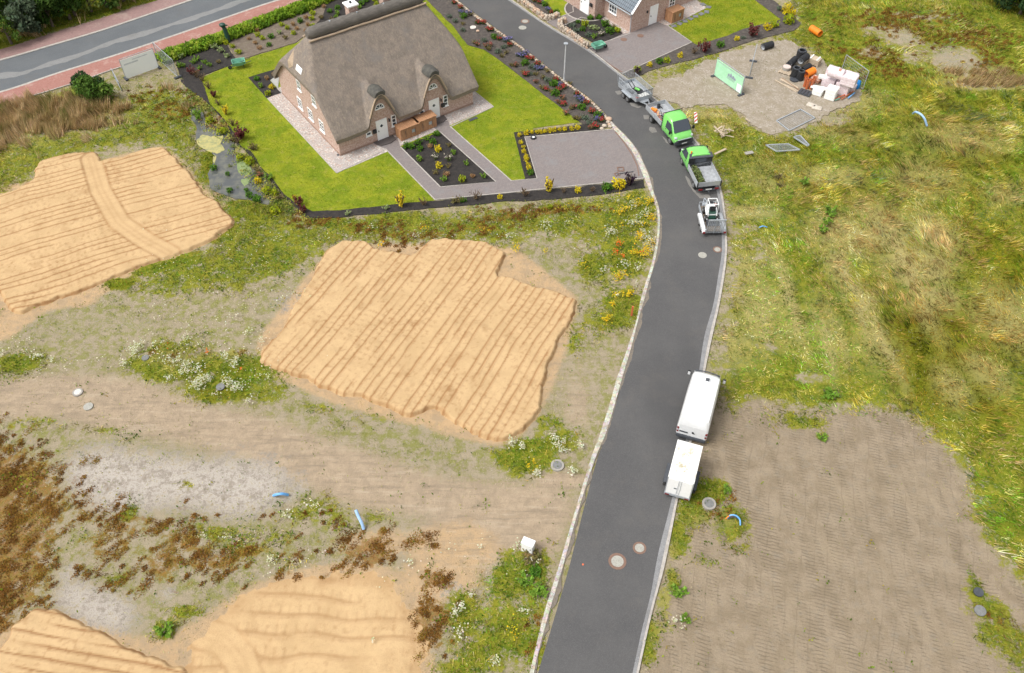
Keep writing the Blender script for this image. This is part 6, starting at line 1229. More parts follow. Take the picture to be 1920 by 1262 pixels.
blades('plot_weeds', x,y,np.where(samp(yard_soft,x,y)>.4,.045,gz(x,y)), .04+.10*RNG.random(n), .04+.04*RNG.random(n), RNG.normal(0,.07,n), RNG.normal(0,.07,n), jitter(pick([(.14,.19,.03),(.24,.25,.06),(.34,.28,.12)],RNG.random(n))), 'tiny weed tufts on the bulldozed plot and the gravel yard', 'weeds')
# heather
x, y = cand(42000, -58, 60, 12, 125); r_ = samp(F_rust,x,y); k = (RNG.random(len(x)) < np.clip(r_*1.7-.10+(fbm(x,y,1.6,161,4)-.5)*1.6*(r_>.1),0,1)) & edge_ok(x,y) & (samp(pond.astype(float),x,y)<.5); x, y, r_ = x[k], y[k], r_[k]
R_c = .07+.24*RNG.random(len(x))**2+.14*r_; m_ = (R_c*300).astype(int)+14; ii = np.repeat(np.arange(len(x)), m_); a_ = RNG.uniform(0,6.28,len(ii)); q_ = RNG.random(len(ii))**.75*R_c[ii]; cx_ = RNG.random(len(x))[ii]
a_s = .9; u_ = np.cos(a_)*q_*(1+1.3*(np.sin(ii)>-.3)); v_ = np.sin(a_)*q_; x = x[ii]+u_*math.cos(a_s)-v_*math.sin(a_s)+RNG.normal(0,.05,len(ii)); y = y[ii]+u_*math.sin(a_s)+v_*math.cos(a_s)+RNG.normal(0,.05,len(ii)); n = len(x)
quads('heather', x,y,gz(x,y)+.02+.09*RNG.random(n)*np.clip(1-(q_/R_c[ii])**2,0,1)+.02*RNG.random(n), .025+.03*RNG.random(n), jitter(pick([(.07,.038,.012),(.17,.08,.018),(.28,.13,.025),(.26,.21,.03)], np.clip(RNG.random(n)*.5+cx_*.6,0,1))), 'rust brown heather and moss tufts on the pale sandy ground', 'heather')
x, y = cand(160000, -46, -16, 44, 74); pb_ = box_blur(inside(GX,GY,gxy([(362,180),(400,205),(430,232),(462,285),(520,360),(560,400),(540,410),(480,392),(400,365),(380,300),(350,250),(352,200)])).astype(float),3); pn = samp(pond_soft,x,y)
k = (RNG.random(len(x)) < samp(pb_,x,y)*sstep((fbm(x,y,.9,171,4)-.5)*2.2+.75-pn*1.05+.25*(x>-26.5+0*(y)), .45,.75)*.85) & (samp(hard.astype(float),x,y)<.3); x, y = x[k], y[k]; n = len(x)
bx_, by_ = cand(200000, -46, -16, 44, 76); bq = box_blur(inside(GX,GY,gxy([(345,165),(390,180),(424,222),(448,262),(470,286),(505,338),(552,386),(590,414),(552,420),(522,396),(500,372),(478,345),(458,325),(444,304),(432,285),(420,262),(400,248),(384,232),(370,214),(352,196)])).astype(float),1)
kk = (RNG.random(len(bx_)) < samp(bq,bx_,by_)*sstep((fbm(bx_,by_,.8,175,4)-.5)*2+.62,.3,.7)*.8) & (samp(hard.astype(float),bx_,by_)<.6); bx_, by_ = bx_[kk], by_[kk]; m_ = len(bx_)
quads('bank_plants', bx_,by_,-.03+.32*RNG.random(m_)*fbm(bx_,by_,.7,177,3), .045+.05*RNG.random(m_), jitter(pick([(.07,.13,.02),(.16,.22,.04),(.30,.33,.06),(.42,.40,.08),(.28,.15,.07)], np.clip(fbm(bx_,by_,.7,179,4)*1.9-.45+RNG.normal(0,.12,m_),0,1))), 'mixed yellow green plants covering the right bank of the pond', 'plants')
blades('bank_weeds', x,y,np.maximum(gz(x,y),-.07), .10+.28*RNG.random(n), .04+.03*RNG.random(n), RNG.normal(0,.12,n), RNG.normal(0,.12,n), jitter(pick([(.06,.12,.015),(.14,.20,.03),(.26,.28,.04),(.36,.34,.10),(.24,.13,.05)], np.clip(fbm(x,y,.8,173,4)*1.8-.4+RNG.normal(0,.1,n),0,1))), 'mixed yellow green and reddish weeds along the pond bank', 'weeds')
# tall dry reeds along the cycle path, and by the far ditch
x, y = cand(420000, -75, -28, 55, 92); s_ = samp(F_straw,x,y); k = (RNG.random(len(x)) < sstep(s_*1.3+(fbm(x,y,1.6,181,4)-.5)*1.5,.3,.6)*.95) & (samp(hard.astype(float),x,y)<.3) & edge_ok(x,y); x, y = x[k], y[k]; n = len(x); a = fbm(x,y,2,183,3)*14
blades('dry_reeds', x,y,gz(x,y), .4+.75*RNG.random(n)*(.5+fbm(x,y,1.3,184,3)), .04+.05*RNG.random(n), np.cos(a)*.4+RNG.normal(0,.12,n), np.sin(a)*.4+RNG.normal(0,.12,n), jitter(pick([(.16,.18,.04),(.36,.26,.11),(.55,.40,.21),(.66,.50,.31)], np.clip(fbm(x,y,1.1,185,4)*1.5-.25+RNG.normal(0,.15,n),0,1))), 'tall straw coloured reeds beside the red cycle path', 'reeds')
x, y = cand(200000, 42, 68, 60, 100); s_ = samp(F_straw,x,y); k = (RNG.random(len(x)) < sstep(s_+(fbm(x,y,1.6,187,4)-.5)*1.3,.5,.8)*.6); x, y = x[k], y[k]; n = len(x)
blades('dry_reeds', x,y,gz(x,y), .3+.6*RNG.random(n), .05+.05*RNG.random(n), .25+RNG.normal(0,.15,n), RNG.normal(0,.15,n), jitter(pick([(.20,.15,.06),(.40,.28,.13),(.50,.37,.20)], RNG.random(n))), 'straw coloured tall grass along the dark ditch at the upper right', 'reeds')
# short blades on the lawns
def lawn_blades(name, poly, cuts, n, label):
    P = gxy(poly); x = RNG.uniform(P[:,0].min(),P[:,0].max(),n); y = RNG.uniform(P[:,1].min(),P[:,1].max(),n); k = inside(x,y,P)
    for q in cuts: k &= ~inside(x,y,q)
    x, y = x[k], y[k]; m = len(x); t = np.clip(.5+(fbm(x,y,1.1,201,4)-.5)*3.4+.10*np.sin((x*math.cos(HA)+y*math.sin(HA))*2*math.pi/1.1)+RNG.normal(0,.14,m),0,1)
    blades(name, x,y,np.full(m,.03), .04+.05*RNG.random(m), .035, RNG.normal(0,.035,m), RNG.normal(0,.035,m), jitter(pick([(.12,.18,.008),(.18,.245,.012),(.26,.29,.015),(.36,.34,.04)],t),.16), label, 'grass')
hb = [np.array([[p.x,p.y] for p in (hp(-2,-2.4),hp(16.2,-2.0),hp(16.2,13.8),hp(-2,13.8))])]
lawn_blades('lawn_grass', LOT, hb+[gxy(q) for q in (PATHP,BED_MID,BED_DRIVE,BED_GABLE,BORDER)], 200000, 'mown bright green grass around the thatched house')
lawn_blades('lawn_grass', LAWN2B, [gxy(GRAV2)], 40000, 'mown bright green grass behind the brick house')
# wild flowers
def flowers(name, spots, pal, label, size=.05, hgt=.45, dens=1.0):
    X = []; Y = []
    for a,b,rx,ry,n in spots:
        c0 = G(a,b); sx = abs(G(a+rx,b).x-c0.x); sy = abs(G(a,b+ry).y-c0.y); m = int(n*dens*2.2); X.append(c0.x+RNG.normal(0,sx*.55,m)); Y.append(c0.y+RNG.normal(0,sy*.55,m))
    x = np.concatenate(X); y = np.concatenate(Y); k = (samp(hard.astype(float),x,y)<.3); k &= (fbm(x,y,.5,221,3) > .40); x, y = x[k], y[k]; n = len(x)
    z = gz(x,y)+hgt*(.35+.75*RNG.random(n)); r = size*(.6+.8*RNG.random(n)); a = RNG.uniform(0,6.28,n); tl = RNG.uniform(-.4,.4,(n,2))
    co = np.empty((n,4,3),np.float32)
    for j in range(4): ca, sa = np.cos(a+j*math.pi/2)*r, np.sin(a+j*math.pi/2)*r; co[:,j] = np.stack([x+ca,y+sa,z+ca*tl[:,0]+sa*tl[:,1]],-1)
    o = link(name, mesh_np(name, co.reshape(-1,3), np.arange(4*n).reshape(n,4), np.repeat(jitter(pick(pal,RNG.random(n)),.08),4,0)), M['leaf']); tag(o,label,'flowers',None,'stuff'); return x, y, z
W_ = [(252,665,14,12,70),(262,650,10,10,45),(240,682,10,10,40),(328,678,18,9,70),(352,690,12,14,50),(347,706,12,9,36),(322,710,10,9,30),(371,725,14,14,80),(388,712,14,10,50),(427,718,10,10,36),(443,728,16,12,70),(442,684,8,12,40),(425,670,8,10,20),(300,650,12,10,26),(350,640,10,8,26),(492,640,8,10,26),(468,628,10,8,16),(407,745,10,6,14),(466,754,8,6,12),(375,695,14,10,26),(75,672,12,5,26),(100,678,8,4,12),(60,660,30,8,10),(5,668,6,8,14),(500,714,6,6,12),
 (960,833,7,9,30),(985,842,12,10,60),(1052,838,16,12,90),(1088,840,6,8,20),(1007,890,8,8,34),(1074,888,8,9,34),(1035,825,10,8,20),(1190,418,16,10,80),(1210,405,12,8,40),(1145,438,11,13,60),(1215,455,14,12,80),(1185,388,10,8,26),(1160,384,8,6,16),(1205,440,8,8,20),(1172,500,10,10,24),(1196,506,8,6,20),(1130,510,8,8,16),(1190,538,6,4,10),(1025,425,10,9,26),(1160,560,6,5,14),(1240-20,470,6,8,14),(1148,411,6,6,14),
 (965,985+40,8,10,24),(982,1045-15,6,6,10),(898,1030,8,6,10),(855,1148,8,12,26),(866,1140,8,8,16),(930,1243,10,8,16),(945,1150,8,6,10),(985,1148,10,6,12),(1006,1050,6,8,16),(1000,1055,10,6,12),(510,1052,8,8,18),(540,970,14,8,18),(590,950,14,10,18),(768,1056,8,6,12),(385,1010,8,6,10),(425,1010,8,5,8),(860,1190,10,16,20),(880,1120,8,6,8),(225,178,8,7,20),(214,174,6,5,12),(1267,1168,12,6,16),(1276,1180,8,6,8),(1480,10,12,6,16),(1500,20,10,5,10),(700,350+80,8,5,8),(780,449,8,5,14),(950,450,12,8,20),(520,450,10,8,12),(600,300+60,1,1,1),(1100,470,30,20,16),(1060,420,40,10,12),(545,560,30,20,14),(420,600,60,20,18),(700,1205,4,4,4)]
flowers('white_wildflowers', W_, [(.70,.68,.58),(.58,.56,.38),(.40,.44,.20),(.74,.73,.68)], 'small white wild flowers in loose clumps on both sides of the sandy track', .046, .5, 1.0)
flowers('white_wildflowers', [(300+60*(i%13),430+36*(i//13)+((i*37)%29),34,14,7) for i in range(100) if not (500 < 300+60*(i%13) < 1060 and 450 < 430+36*(i//13) < 800)]+[(40+45*i,640+((i*53)%60),30,12,8) for i in range(14)]+[(460+50*i,1000+((i*71)%90),30,16,5) for i in range(11)], [(.70,.68,.58),(.62,.60,.40)], 'scattered single white flowers over the sparse grass left of the road', .04, .3, .8)
flowers('yellow_wildflowers', [(1222,378,9,8,50),(1210,371,8,6,26),(1215,385,8,6,20),(1229,378,6,10,30),(1220,412,9,8,60),(1196,387,9,6,24),(1168,398,10,7,30),(1180,375,10,5,16),(1160,370,8,5,12),(1200,447,9,8,46),(1223,462,9,7,40),(1213,472,10,7,36),(1188,476,10,7,30),(1208,480,10,6,26),(1165,520,12,8,34),(1160,523,8,6,20),(1175,556,10,5,34),(1152,556,8,4,16),(1183,553,8,4,18),(1147,575,5,4,10),(1136,602,9,8,52),(1094,500,10,6,14),(1157,405,8,6,14),(1125,393,12,5,14),(1062,395,12,5,14),(967,471,7,6,30),(1023,475,6,4,8),(1205,425,12,4,12),(715,462,6,5,14),(800,437,12,4,14),(912,436,10,4,10),(995,878,8,6,20),(1000,872,4,3,6),(960,1190,14,20,10),(1180,470,30,30,26),(1150,420,30,30,18)],
    [(.76,.48,.01),(.40,.40,.03),(.80,.58,.03),(.74,.38,.01)], 'yellow wild flowers beside the left edge of the road', .048, .5, 1.2)
flowers('red_wildflowers', [(1155,463,5,7,16),(1164,465,5,6,14),(1156,478,7,6,12),(1168,485,5,4,8),(1198,476,10,4,10),(1185,470,6,4,6),(390,663,4,4,6),(452,695,3,3,4),(310,655,8,5,6)], [(.72,.10,.03),(.70,.20,.02)], 'orange red wild flowers among the yellow ones beside the road', .05, .45, 1.1)
# ------------------------------------------------------------------ leaf clouds
def leafcloud(n, f, size, pal, flat=.5, cols=None):
    """f(n)-> points, shade key"""
    P, key = f(n); a = RNG.uniform(0,6.28,n); tilt = RNG.normal(0,flat,(n,2)); r = size*(.6+.8*RNG.random(n)); co = np.empty((n,4,3),np.float32)
    for j in range(4):
        k = 1.0 if j%2 == 0 else .55; ca, sa = np.cos(a+j*math.pi/2)*r*k, np.sin(a+j*math.pi/2)*r*k; co[:,j] = np.stack([P[:,0]+ca,P[:,1]+sa,P[:,2]+ca*tilt[:,0]+sa*tilt[:,1]],-1)
    c = jitter(pick(pal,np.clip(key,0,1)),.15); return co.reshape(-1,3), np.arange(4*n).reshape(n,4), np.repeat(c,4,0)
def ballpts(rx, rz, zc, lump=.25, seed=0):
    def f(n):
        d = RNG.normal(0,1,(n,3)); d /= np.linalg.norm(d,axis=1)[:,None]; q = RNG.random(n)**.33
        rr = q*(1+lump*(np.sin(d[:,0]*5+seed)+np.sin(d[:,1]*6+seed*2)+np.sin(d[:,2]*5+seed*3))/2.2)
        P = np.stack([d[:,0]*rx*rr,d[:,1]*rx*rr,zc+d[:,2]*rz*rr],-1); P[:,2] = np.maximum(P[:,2],.02); return P, .5+RNG.normal(0,.25,n)
    return f
def twigpts(rx, h, nb, seed):
    rnd = np.random.default_rng(seed); A = rnd.uniform(0,6.28,nb); R = rnd.uniform(.15,1,nb)*rx; Hh = h*rnd.uniform(.6,1,nb)
    def f(n):
        b = RNG.integers(0,nb,n); t = RNG.random(n)**.6; P = np.stack([np.cos(A[b])*R[b]*t,np.sin(A[b])*R[b]*t,Hh[b]*t],-1)+RNG.normal(0,.05*rx/.4,(n,3)); P[:,2] = np.maximum(P[:,2],.02); return P, RNG.random(n)
    return f
def stemmesh(rx, h, nb, seed):
    rnd = random.Random(seed); mb = MB()
    for i in range(nb): a = rnd.uniform(0,6.28); r = rnd.uniform(.2,.9)*rx; mb.bar((0,0,-.02),(math.cos(a)*r,math.sin(a)*r,h*rnd.uniform(.6,.95)),.03*(.6+h))
    return mb
KIND = {  # leaves, radius, height, leaf size, palette, form, second palette (flowers), share
 'lime':(170,.34,.5,.065,[(.16,.24,.01),(.30,.36,.015),(.42,.42,.02)],'ball',None,0), 'yellow':(150,.36,.55,.07,[(.42,.36,.01),(.62,.50,.015),(.70,.56,.03)],'ball',None,0),
 'green':(170,.36,.5,.07,[(.035,.10,.01),(.07,.17,.015),(.13,.26,.02)],'ball',None,0), 'fresh':(150,.34,.45,.07,[(.10,.20,.02),(.17,.30,.03),(.24,.36,.06)],'twig',None,0),
 'tan':(150,.28,.4,.05,[(.22,.13,.06),(.36,.21,.10),(.45,.30,.13)],'ball',None,0), 'redfl':(150,.36,.35,.06,[(.04,.08,.02),(.09,.13,.04)],'ball',[(.45,.03,.04),(.55,.06,.07)],.42),
 'purple':(160,.40,.35,.055,[(.05,.08,.05),(.10,.13,.10)],'ball',[(.17,.15,.40),(.25,.22,.48)],.45), 'silver':(140,.36,.35,.06,[(.08,.12,.08),(.16,.20,.14)],'ball',None,0),
 'olive':(110,.38,.35,.055,[(.09,.08,.03),(.18,.16,.05),(.26,.20,.08)],'twig',None,0), 'rose':(110,.36,.4,.055,[(.12,.09,.04),(.2,.15,.06)],'twig',[(.50,.14,.10),(.45,.10,.12)],.3),
 'brown':(120,.5,.8,.05,[(.07,.05,.03),(.14,.09,.05),(.20,.14,.07)],'twig',None,0), 'yellowtree':(230,.5,1.4,.09,[(.50,.40,.02),(.68,.52,.02),(.75,.60,.06)],'twig',None,0),
 'darkred':(260,.5,.9,.075,[(.06,.015,.015),(.13,.03,.03),(.20,.06,.05)],'twig',None,0), 'maroon':(200,.42,1.0,.07,[(.02,.01,.02),(.045,.02,.04)],'twig',None,0),
 'white':(110,.36,.55,.05,[(.06,.10,.03),(.12,.18,.05)],'twig',[(.75,.70,.62),(.70,.60,.50)],.4), 'pale':(130,.38,.4,.065,[(.22,.30,.10),(.36,.42,.20)],'twig',None,0)}
_proto = {}
def proto(kind, var):
    if (kind,var) in _proto: return _proto[(kind,var)]
    n,r,h,ls,pal,form,fl,share = KIND[kind]; f = ballpts(r,h*.52,h*.45,.28,var*1.7) if form == 'ball' else twigpts(r,h,9+2*var,var+3)
    co,fa,c = leafcloud(n,f,ls,pal,.7)
    if fl:
        m = int(n*share); P,_ = f(m*3); P = P[np.argsort(-P[:,2])][:m]; co2,fa2,c2 = leafcloud(m,lambda q: (P+[0,0,.03],RNG.random(q)),ls*.85,fl,.5); fa = np.concatenate([fa,fa2+len(co)]); co = np.concatenate([co,co2]); c = np.concatenate([c,c2])
    me = mesh_np('foliage', co, fa, c); me.materials.append(M['leaf']); sb = stemmesh(r,h,7 if form == 'twig' else 4,var); sm = bpy.data.meshes.new('stem'); sm.from_pydata(sb.v,[],sb.f); sm.materials.append(M['stem']); _proto[(kind,var)] = (me,sm); return me, sm
def plant(px, py, kind, label, cat='shrub', group=None, s=1.0, name='shrub', z=.05, flat=1.0):
    var = int(abs(px*7+py*13))%3; me, sm = proto(kind,var); p = G(px,py); t = empty(name, (p.x,p.y,z), random.uniform(0,6.28), label, cat, group); s *= random.uniform(.88,1.14); t.scale = (s*random.uniform(.92,1.08),s,s*flat)
    for nm, m in (('foliage',me),('stem',sm)):
        o = bpy.data.objects.new(nm, m); COL.objects.link(o); o.parent = t
    return t
def zs(s, ox, oy, L): return [(ox+a/s, oy+b/s) for a,b in L]
GB = 'shrubs in the black bed between the two garden paths'
names = {'green':'rounded bright green shrub','tan':'small tan rounded shrub','yellow':'bright yellow shrub','lime':'small lime yellow shrub','white':'white flowering stem plant','olive':'sparse olive twiggy plant','fresh':'loose fresh green plant','pale':'pale green leafy plant','silver':'silver grey cushion plant','redfl':'red flowering cushion plant','purple':'purple flowering cushion plant','rose':'pinkish red leafy plant','brown':'bare brown twiggy shrub','yellowtree':'tall loose yellow shrub','darkred':'dark red leafy shrub','maroon':'dark purple shrub'}
for a,b,k,w_ in ((400,300,'green','at the left corner of the black bed, outermost of three'),(458,305,'green','second from the left corner of the black bed'),(540,262,'green','behind the left pair in the black bed'),(562,335,'green','in front of the left pair in the black bed'),(640,215,'fresh','in the black bed in front of the left bin store'),(715,250,'green','in the black bed behind the tan and yellow shrubs'),(760,155,'green','in the black bed corner by the right path'),(555,465,'fresh','alone near the left path in the black bed'),
   (680,300,'tan','beside the yellow shrub near the house end of the black bed'),(880,640,'tan','in the lower half of the black bed, left one'),(1190,660,'tan','in the lower half of the black bed, right one'),(780,340,'yellow','near the house end of the black bed'),(785,540,'yellow','in the middle of the black bed below the white flowers'),(1065,705,'lime','near the lower edging of the black bed'),(745,445,'white','left of the middle of the black bed'),(900,460,'white','in the middle of the black bed, right one'),
   (750,615,'olive','below the yellow shrub in the middle of the black bed'),(1115,510,'fresh','near the right path in the black bed'),(1320,665,'fresh','in the lower right corner of the black bed'),(845,705,'fresh','below the left tan shrub in the black bed'),(910,290,'olive','near the right path, house end of the black bed'),(965,385,'fresh','right of the white flowers in the black bed'),(895,545,'olive','below the right white flowers in the black bed')):
    q = zs(6.4,700,230,[(a,b)])[0]; plant(q[0],q[1],k,names[k]+' '+w_,group=GB,s=.95,z=.06)
GD = 'low yellow plants edging the paved drive'
L = zs(6.4,940,220,[(215,225),(300,200),(365,190),(430,188),(470,185),(522,180),(582,172),(635,160),(700,158),(760,155),(845,148),(915,138)])
for i,(a,b) in enumerate(L): plant(a,b+1,'yellow','low yellow plant in the row along the upper edge of the paved drive','plant',GD,.68,'garden_plant')
for a,b in zs(6.4,940,220,[(235,320),(265,372),(272,428),(295,490),(300,525),(320,580),(335,630)]): plant(a,b,'yellow','low yellow plant in the row along the left edge of the paved drive','plant','low yellow plants left of the paved drive',.66,'garden_plant')
plant(994.7,327,'green','fresh green plant at the lower end of the yellow row left of the paved drive',s=.9)
for a,b,k,s,w_ in ((1029,360,'yellowtree',1.1,'in the dark strip below the paved drive'),(1160,352,'yellow',1.5,'beside the dark purple shrub at the lower right corner of the drive'),(1180,348,'maroon',1.3,'at the lower right corner of the paved drive'),(1137,356,'green',1.15,'in the dark strip left of the large yellow one'),(1084,360,'yellow',.85,'in the dark strip between the tall yellow and the green shrub'),
   (868,378,'green',.9,'in the dark strip below the left path corner'),(855,380,'olive',1.3,'in the dark strip below the left path corner'),(893,374,'brown',.9,'in the dark strip below the grey path, left one'),(937,372,'yellow',.7,'in the dark strip below the middle of the grey path'),(985,368,'brown',1.1,'in the dark strip left of the tall yellow shrub'),(752,388,'yellowtree',1.0,'in the dark strip below the lawn'),(794,384,'brown',.8,'with a yellow tip right of the yellow shrub below the lawn'),
   (724,393,'pale',.9,'left of the yellow shrub below the lawn'),(652,403,'pale',.8,'at the left end of the dark strip below the lawn'),(1031,390,'lime',.8,'in the rough grass below the tall yellow shrub'),(1110,360,'brown',.7,'in the dark strip left of the green shrub'),(1057,362,'brown',.6,'in the dark strip right of the tall yellow shrub')): plant(a,b,k,names[k]+' '+w_,s=s)
for a,b,k,s,w_ in ((360,140,'darkred',.9,'in the dark bed corner behind the wire fence'),(369,146,'brown',1,'in the dark bed corner beside the lawn tip'),(380,152,'brown',1.0,'at the upper left tip of the lawn'),(392,167,'brown',.9,'in the dark strip just below the lawn tip'),(402,183,'darkred',.8,'in the dark strip above the yellow shrub'),(410,197,'brown',.9,'in the dark strip above the yellow shrub'),(424,216,'yellowtree',.75,'with orange tint in the dark strip left of the lawn'),
   (437,236,'brown',.9,'between the orange yellow and the dark red shrub'),(452,260,'darkred',1.45,'by the pond, the largest red one'),(476,281,'olive',1.5,'just below the large dark red shrub'),(552,372,'yellow',.55,'near the lower left lawn corner'),(562,386,'darkred',.9,'at the lower left corner of the lawn, upper one'),(570,399,'darkred',.8,'at the lower left corner of the lawn, lower one'),(447,268,'brown',.7,'at the foot of the large dark red shrub')): plant(a,b,k,names[k]+' '+w_,s=s)
GT = 'small shrubs in the beds along the hedge'
D_ = [(630,500,'lime'),(700,538,'lime'),(770,608,'lime'),(500,548,'pale'),(570,585,'pale'),(635,645,'pale'),(120,660,'pale'),(540,715,'olive'),(258,718,'fresh'),(300,684,'fresh'),(385,718,'fresh'),(445,750,'fresh'),(100,765,'fresh'),(150,755,'fresh'),(330,785,'fresh'),(290,832,'rose'),
 (975,358,'tan'),(885,450,'tan'),(955,497,'tan'),(1005,556,'tan'),(1380,288,'tan'),(1425,337,'tan'),(1525,212,'tan'),(1545,292,'tan'),(1520,360,'tan'),(1725,88,'tan'),(980,412,'lime'),(1035,447,'lime'),(1250,294,'lime'),(1315,330,'lime'),(1385,390,'lime'),(1600,168,'lime'),(1592,228,'lime'),(1602,312,'lime'),(1135,432,'green'),(1110,522,'green'),(1460,254,'green'),(1790,142,'green'),(1880,172,'fresh'),(1880,104,'green'),(1868,212,'fresh'),(1690,210,'olive'),(1290,440,'olive'),(1225,385,'pale'),(1810,230,'olive'),
 (2290,15,'lime'),(2320,60,'lime'),(2300,100,'lime'),(2200,25,'green'),(2150,60,'green'),(2130,100,'fresh')]
for a,b,k in D_:
    w_ = 'in the black bed between the hedge and the wheelbarrow' if a < 660 and b > 480 else ('in the brown bed between the hedge and the lawn' if a < 1560 else 'in the bed behind the thatched roof')
    plant(320+a/6, b/6, k, names[k]+' '+w_, group=GT+' '+w_[-12:] if False else ('small '+k+' plants '+w_), s=.95 if k != 'pale' else 1.15)
for a,b,k,w_ in ((970,905,'green','at the lawn side of the small black gable bed'),(1085,897,'tan','in the middle of the small black gable bed'),(1166,852,'tan','under the eaves corner in the small gable bed'),(1142,1000,'yellow','beside the pale patio slabs in the gable bed'),(1017,990,'fresh','at the lawn side, lower part of the small gable bed'),(1100,1068,'lime','at the lower corner of the small gable bed')): plant(320+a/6,b/6,k,names[k]+' '+w_,s=.85)
for a,b,k,s,w_ in ((380,300,'silver',1.2,'at the stone wall, upper one'),(425,355,'silver',1.2,'at the stone wall, middle one'),(560,412,'silver',1.1,'at the stone wall, lower one'),(515,290,'lime',1.2,'in the bed behind the stone wall'),(600,335,'pale',1.2,'with cream leaves in the bed by the brick house'),(650,345,'pale',1.0,'beside the cream-leaved plant by the brick house'),(575,222,'green',1.0,'by the round landing of the brick house'),(672,218,'green',1.1,'below the white door of the brick house'),(745,292,'green',1.2,'in the middle of the bed by the brick house'),
   (800,372,'green',1.5,'largest in the bed near the drive of the brick house'),(885,362,'lime',1.0,'at the right corner of the bed by the brick house'),(440,262,'green',.8,'at the left corner of the bed by the brick house'),(620,432,'fresh',1.0,'near the wheelbarrow in the bed by the brick house'),(495,345,'green',1.1,'behind the middle of the stone wall'),(690,412,'white',.9,'left one by the drive of the brick house'),(722,402,'white',.9,'right one by the drive of the brick house'),(850,320,'olive',1.0,'by the gravel strip of the brick house')): plant(1010+a/6,b/6,k,names[k]+' '+w_,s=s)
for a,b,k,w_ in ((760,15,'redfl','topmost'),(800,32,'redfl','second from the top'),(850,52,'green','in the middle'),(880,92,'purple','in the lower part'),(905,122,'redfl','lowest'),(950,128,'green','at the tip')): plant(840+a/4.675,b/4.675,k,names[k]+' behind the left stone wall, '+w_)
for a,b,k,s,w_ in ((1194,140,'maroon',.9,'just behind the mesh-sided trailer'),(1195,134,'lime',1.2,'beside the purple one behind the mesh-sided trailer'),(1218,125,'yellow',1.0,'right of the lime one below the paved drive'),(1236,119,'green',1.1,'below the paved drive of the brick house'),(1250,117,'lime',1.2,'right of the green one below the paved drive'),(1275,107,'yellow',1.0,'left of the dark brown bush below the lawn'),(1301,101,'brown',1.1,'left one below the right lawn corner'),(1320,98,'darkred',1.3,'with brown twigs below the lawn'),
   (1350,88,'green',1.3,'dark one below the lawn of the brick house'),(1381,76,'yellow',.9,'small one left of the red brown bush'),(1393,73,'silver',.9,'between the small yellow and red brown shrubs'),(1410,68,'darkred',1.55,'red brown and round below the lawn of the brick house'),(1438,56,'yellow',1.5,'large one right of the red brown bush'),(1450,50,'lime',1.5,'spreading beside the large yellow shrub'),(1478,44,'lime',1.8,'pale and tall at the right corner of the lawn'),(1474,24,'yellow',1.7,'tall one at the top of the right lawn corner'),(1484,30,'yellow',1.4,'smaller one behind the pale tall shrub'),(1462,20,'silver',1.1,'left of the tall yellow shrub at the lawn corner')): plant(a,b,k,names[k]+' '+w_,s=s)
BR = {'redfl':[(55,35),(110,75),(265,210),(310,210),(355,270),(380,272),(450,350),(540,405),(700,520),(735,525),(785,575),(945,710),(860,795),(965,805),(1010,775),(1130,835),(1010,925),(1210,915),(1260,990),(1345,1065),(1290,1118),(680,668)],
 'purple':[(115,115),(185,130),(505,365),(540,355),(650,500),(620,494),(685,480),(780,610),(820,608),(980,755),(1150,875),(1172,893),(1330,1020),(1308,1058)],
 'green':[(135,160),(405,340),(670,570),(925,755),(1172,960),(1310,1032),(940,838)], 'silver':[(65,195),(12,155),(130,275),(435,463),(715,658),(735,602),(870,718),(1200,1045),(1240,1088),(490,424),(320,365)],
 'olive':[(130,220),(200,140),(230,384),(470,503),(510,473),(560,583),(660,643),(770,663),(830,692),(820,782),(1080,963),(1065,745),(870,634),(1110,1048),(350,440),(1140,1052),(900,812)],
 'rose':[(260,402),(332,415),(370,413),(595,588),(770,733),(1000,873),(965,912),(1100,952),(1240,1132),(1030,1010)]}
def seg(yy): return 'in the border beside the thatched roof' if yy < 430 else ('in the border between the roof and the lamp post' if yy < 740 else 'in the border between the lamp post and the paved drive')
for k, L in BR.items():
    for a,b in L: sgt = seg(b); plant(840+a/4.675, b/4.675, k, names[k]+' '+sgt, 'flower plant' if k in ('redfl','purple','rose') else 'plant', '%s plants %s' % (k, sgt), 1.0 if k != 'green' else 1.15, 'border_plant', .06)
GP = 'yellow green bushes on the pond bank'
for a,b,k,s,w_ in ((445,285,'lime',1.3,'above the algae patch'),(740,610,'lime',1.5,'on the right bank, middle one'),(640,562,'lime',1.2,'on the right bank above the middle one'),(825,812,'yellow',1.0,'on the right bank opposite the dark strip'),(305,170,'lime',1.2,'at the upper end of the pond'),(180,125,'fresh',1.4,'at the upper end of the pond, outer one'),(850,750,'rose',1.1,'on the right pond bank'),(820,690,'olive',1.4,'on the right pond bank'),(925,925,'lime',1.2,'near the lower end of the pond'),(1010,945,'lime',1.2,'near the lower end, next to the dark strip'),(1020,1145,'lime',1.3,'at the lowest end of the pond'),
   (350,665,'green',1.0,'on the left pond bank'),(520,910,'green',.8,'standing in the water, left one'),(700,900,'green',.7,'standing in the water, right one'),(735,965,'green',1.0,'at the lower water edge, left one'),(815,1010,'green',1.3,'at the lower water edge, right one'),(500,730,'green',.6,'standing in the middle of the pond'),(940,780,'fresh',1.2,'on the right bank close to the dark strip'),(1060,990,'olive',1.3,'between the pond end and the dark strip'),(560,370,'olive',1.3,'right of the yellow algae')): plant(340+a/5.737,200+b/5.737,k,names[k]+' '+w_,s=s,z=-.03,name='pond_plant')
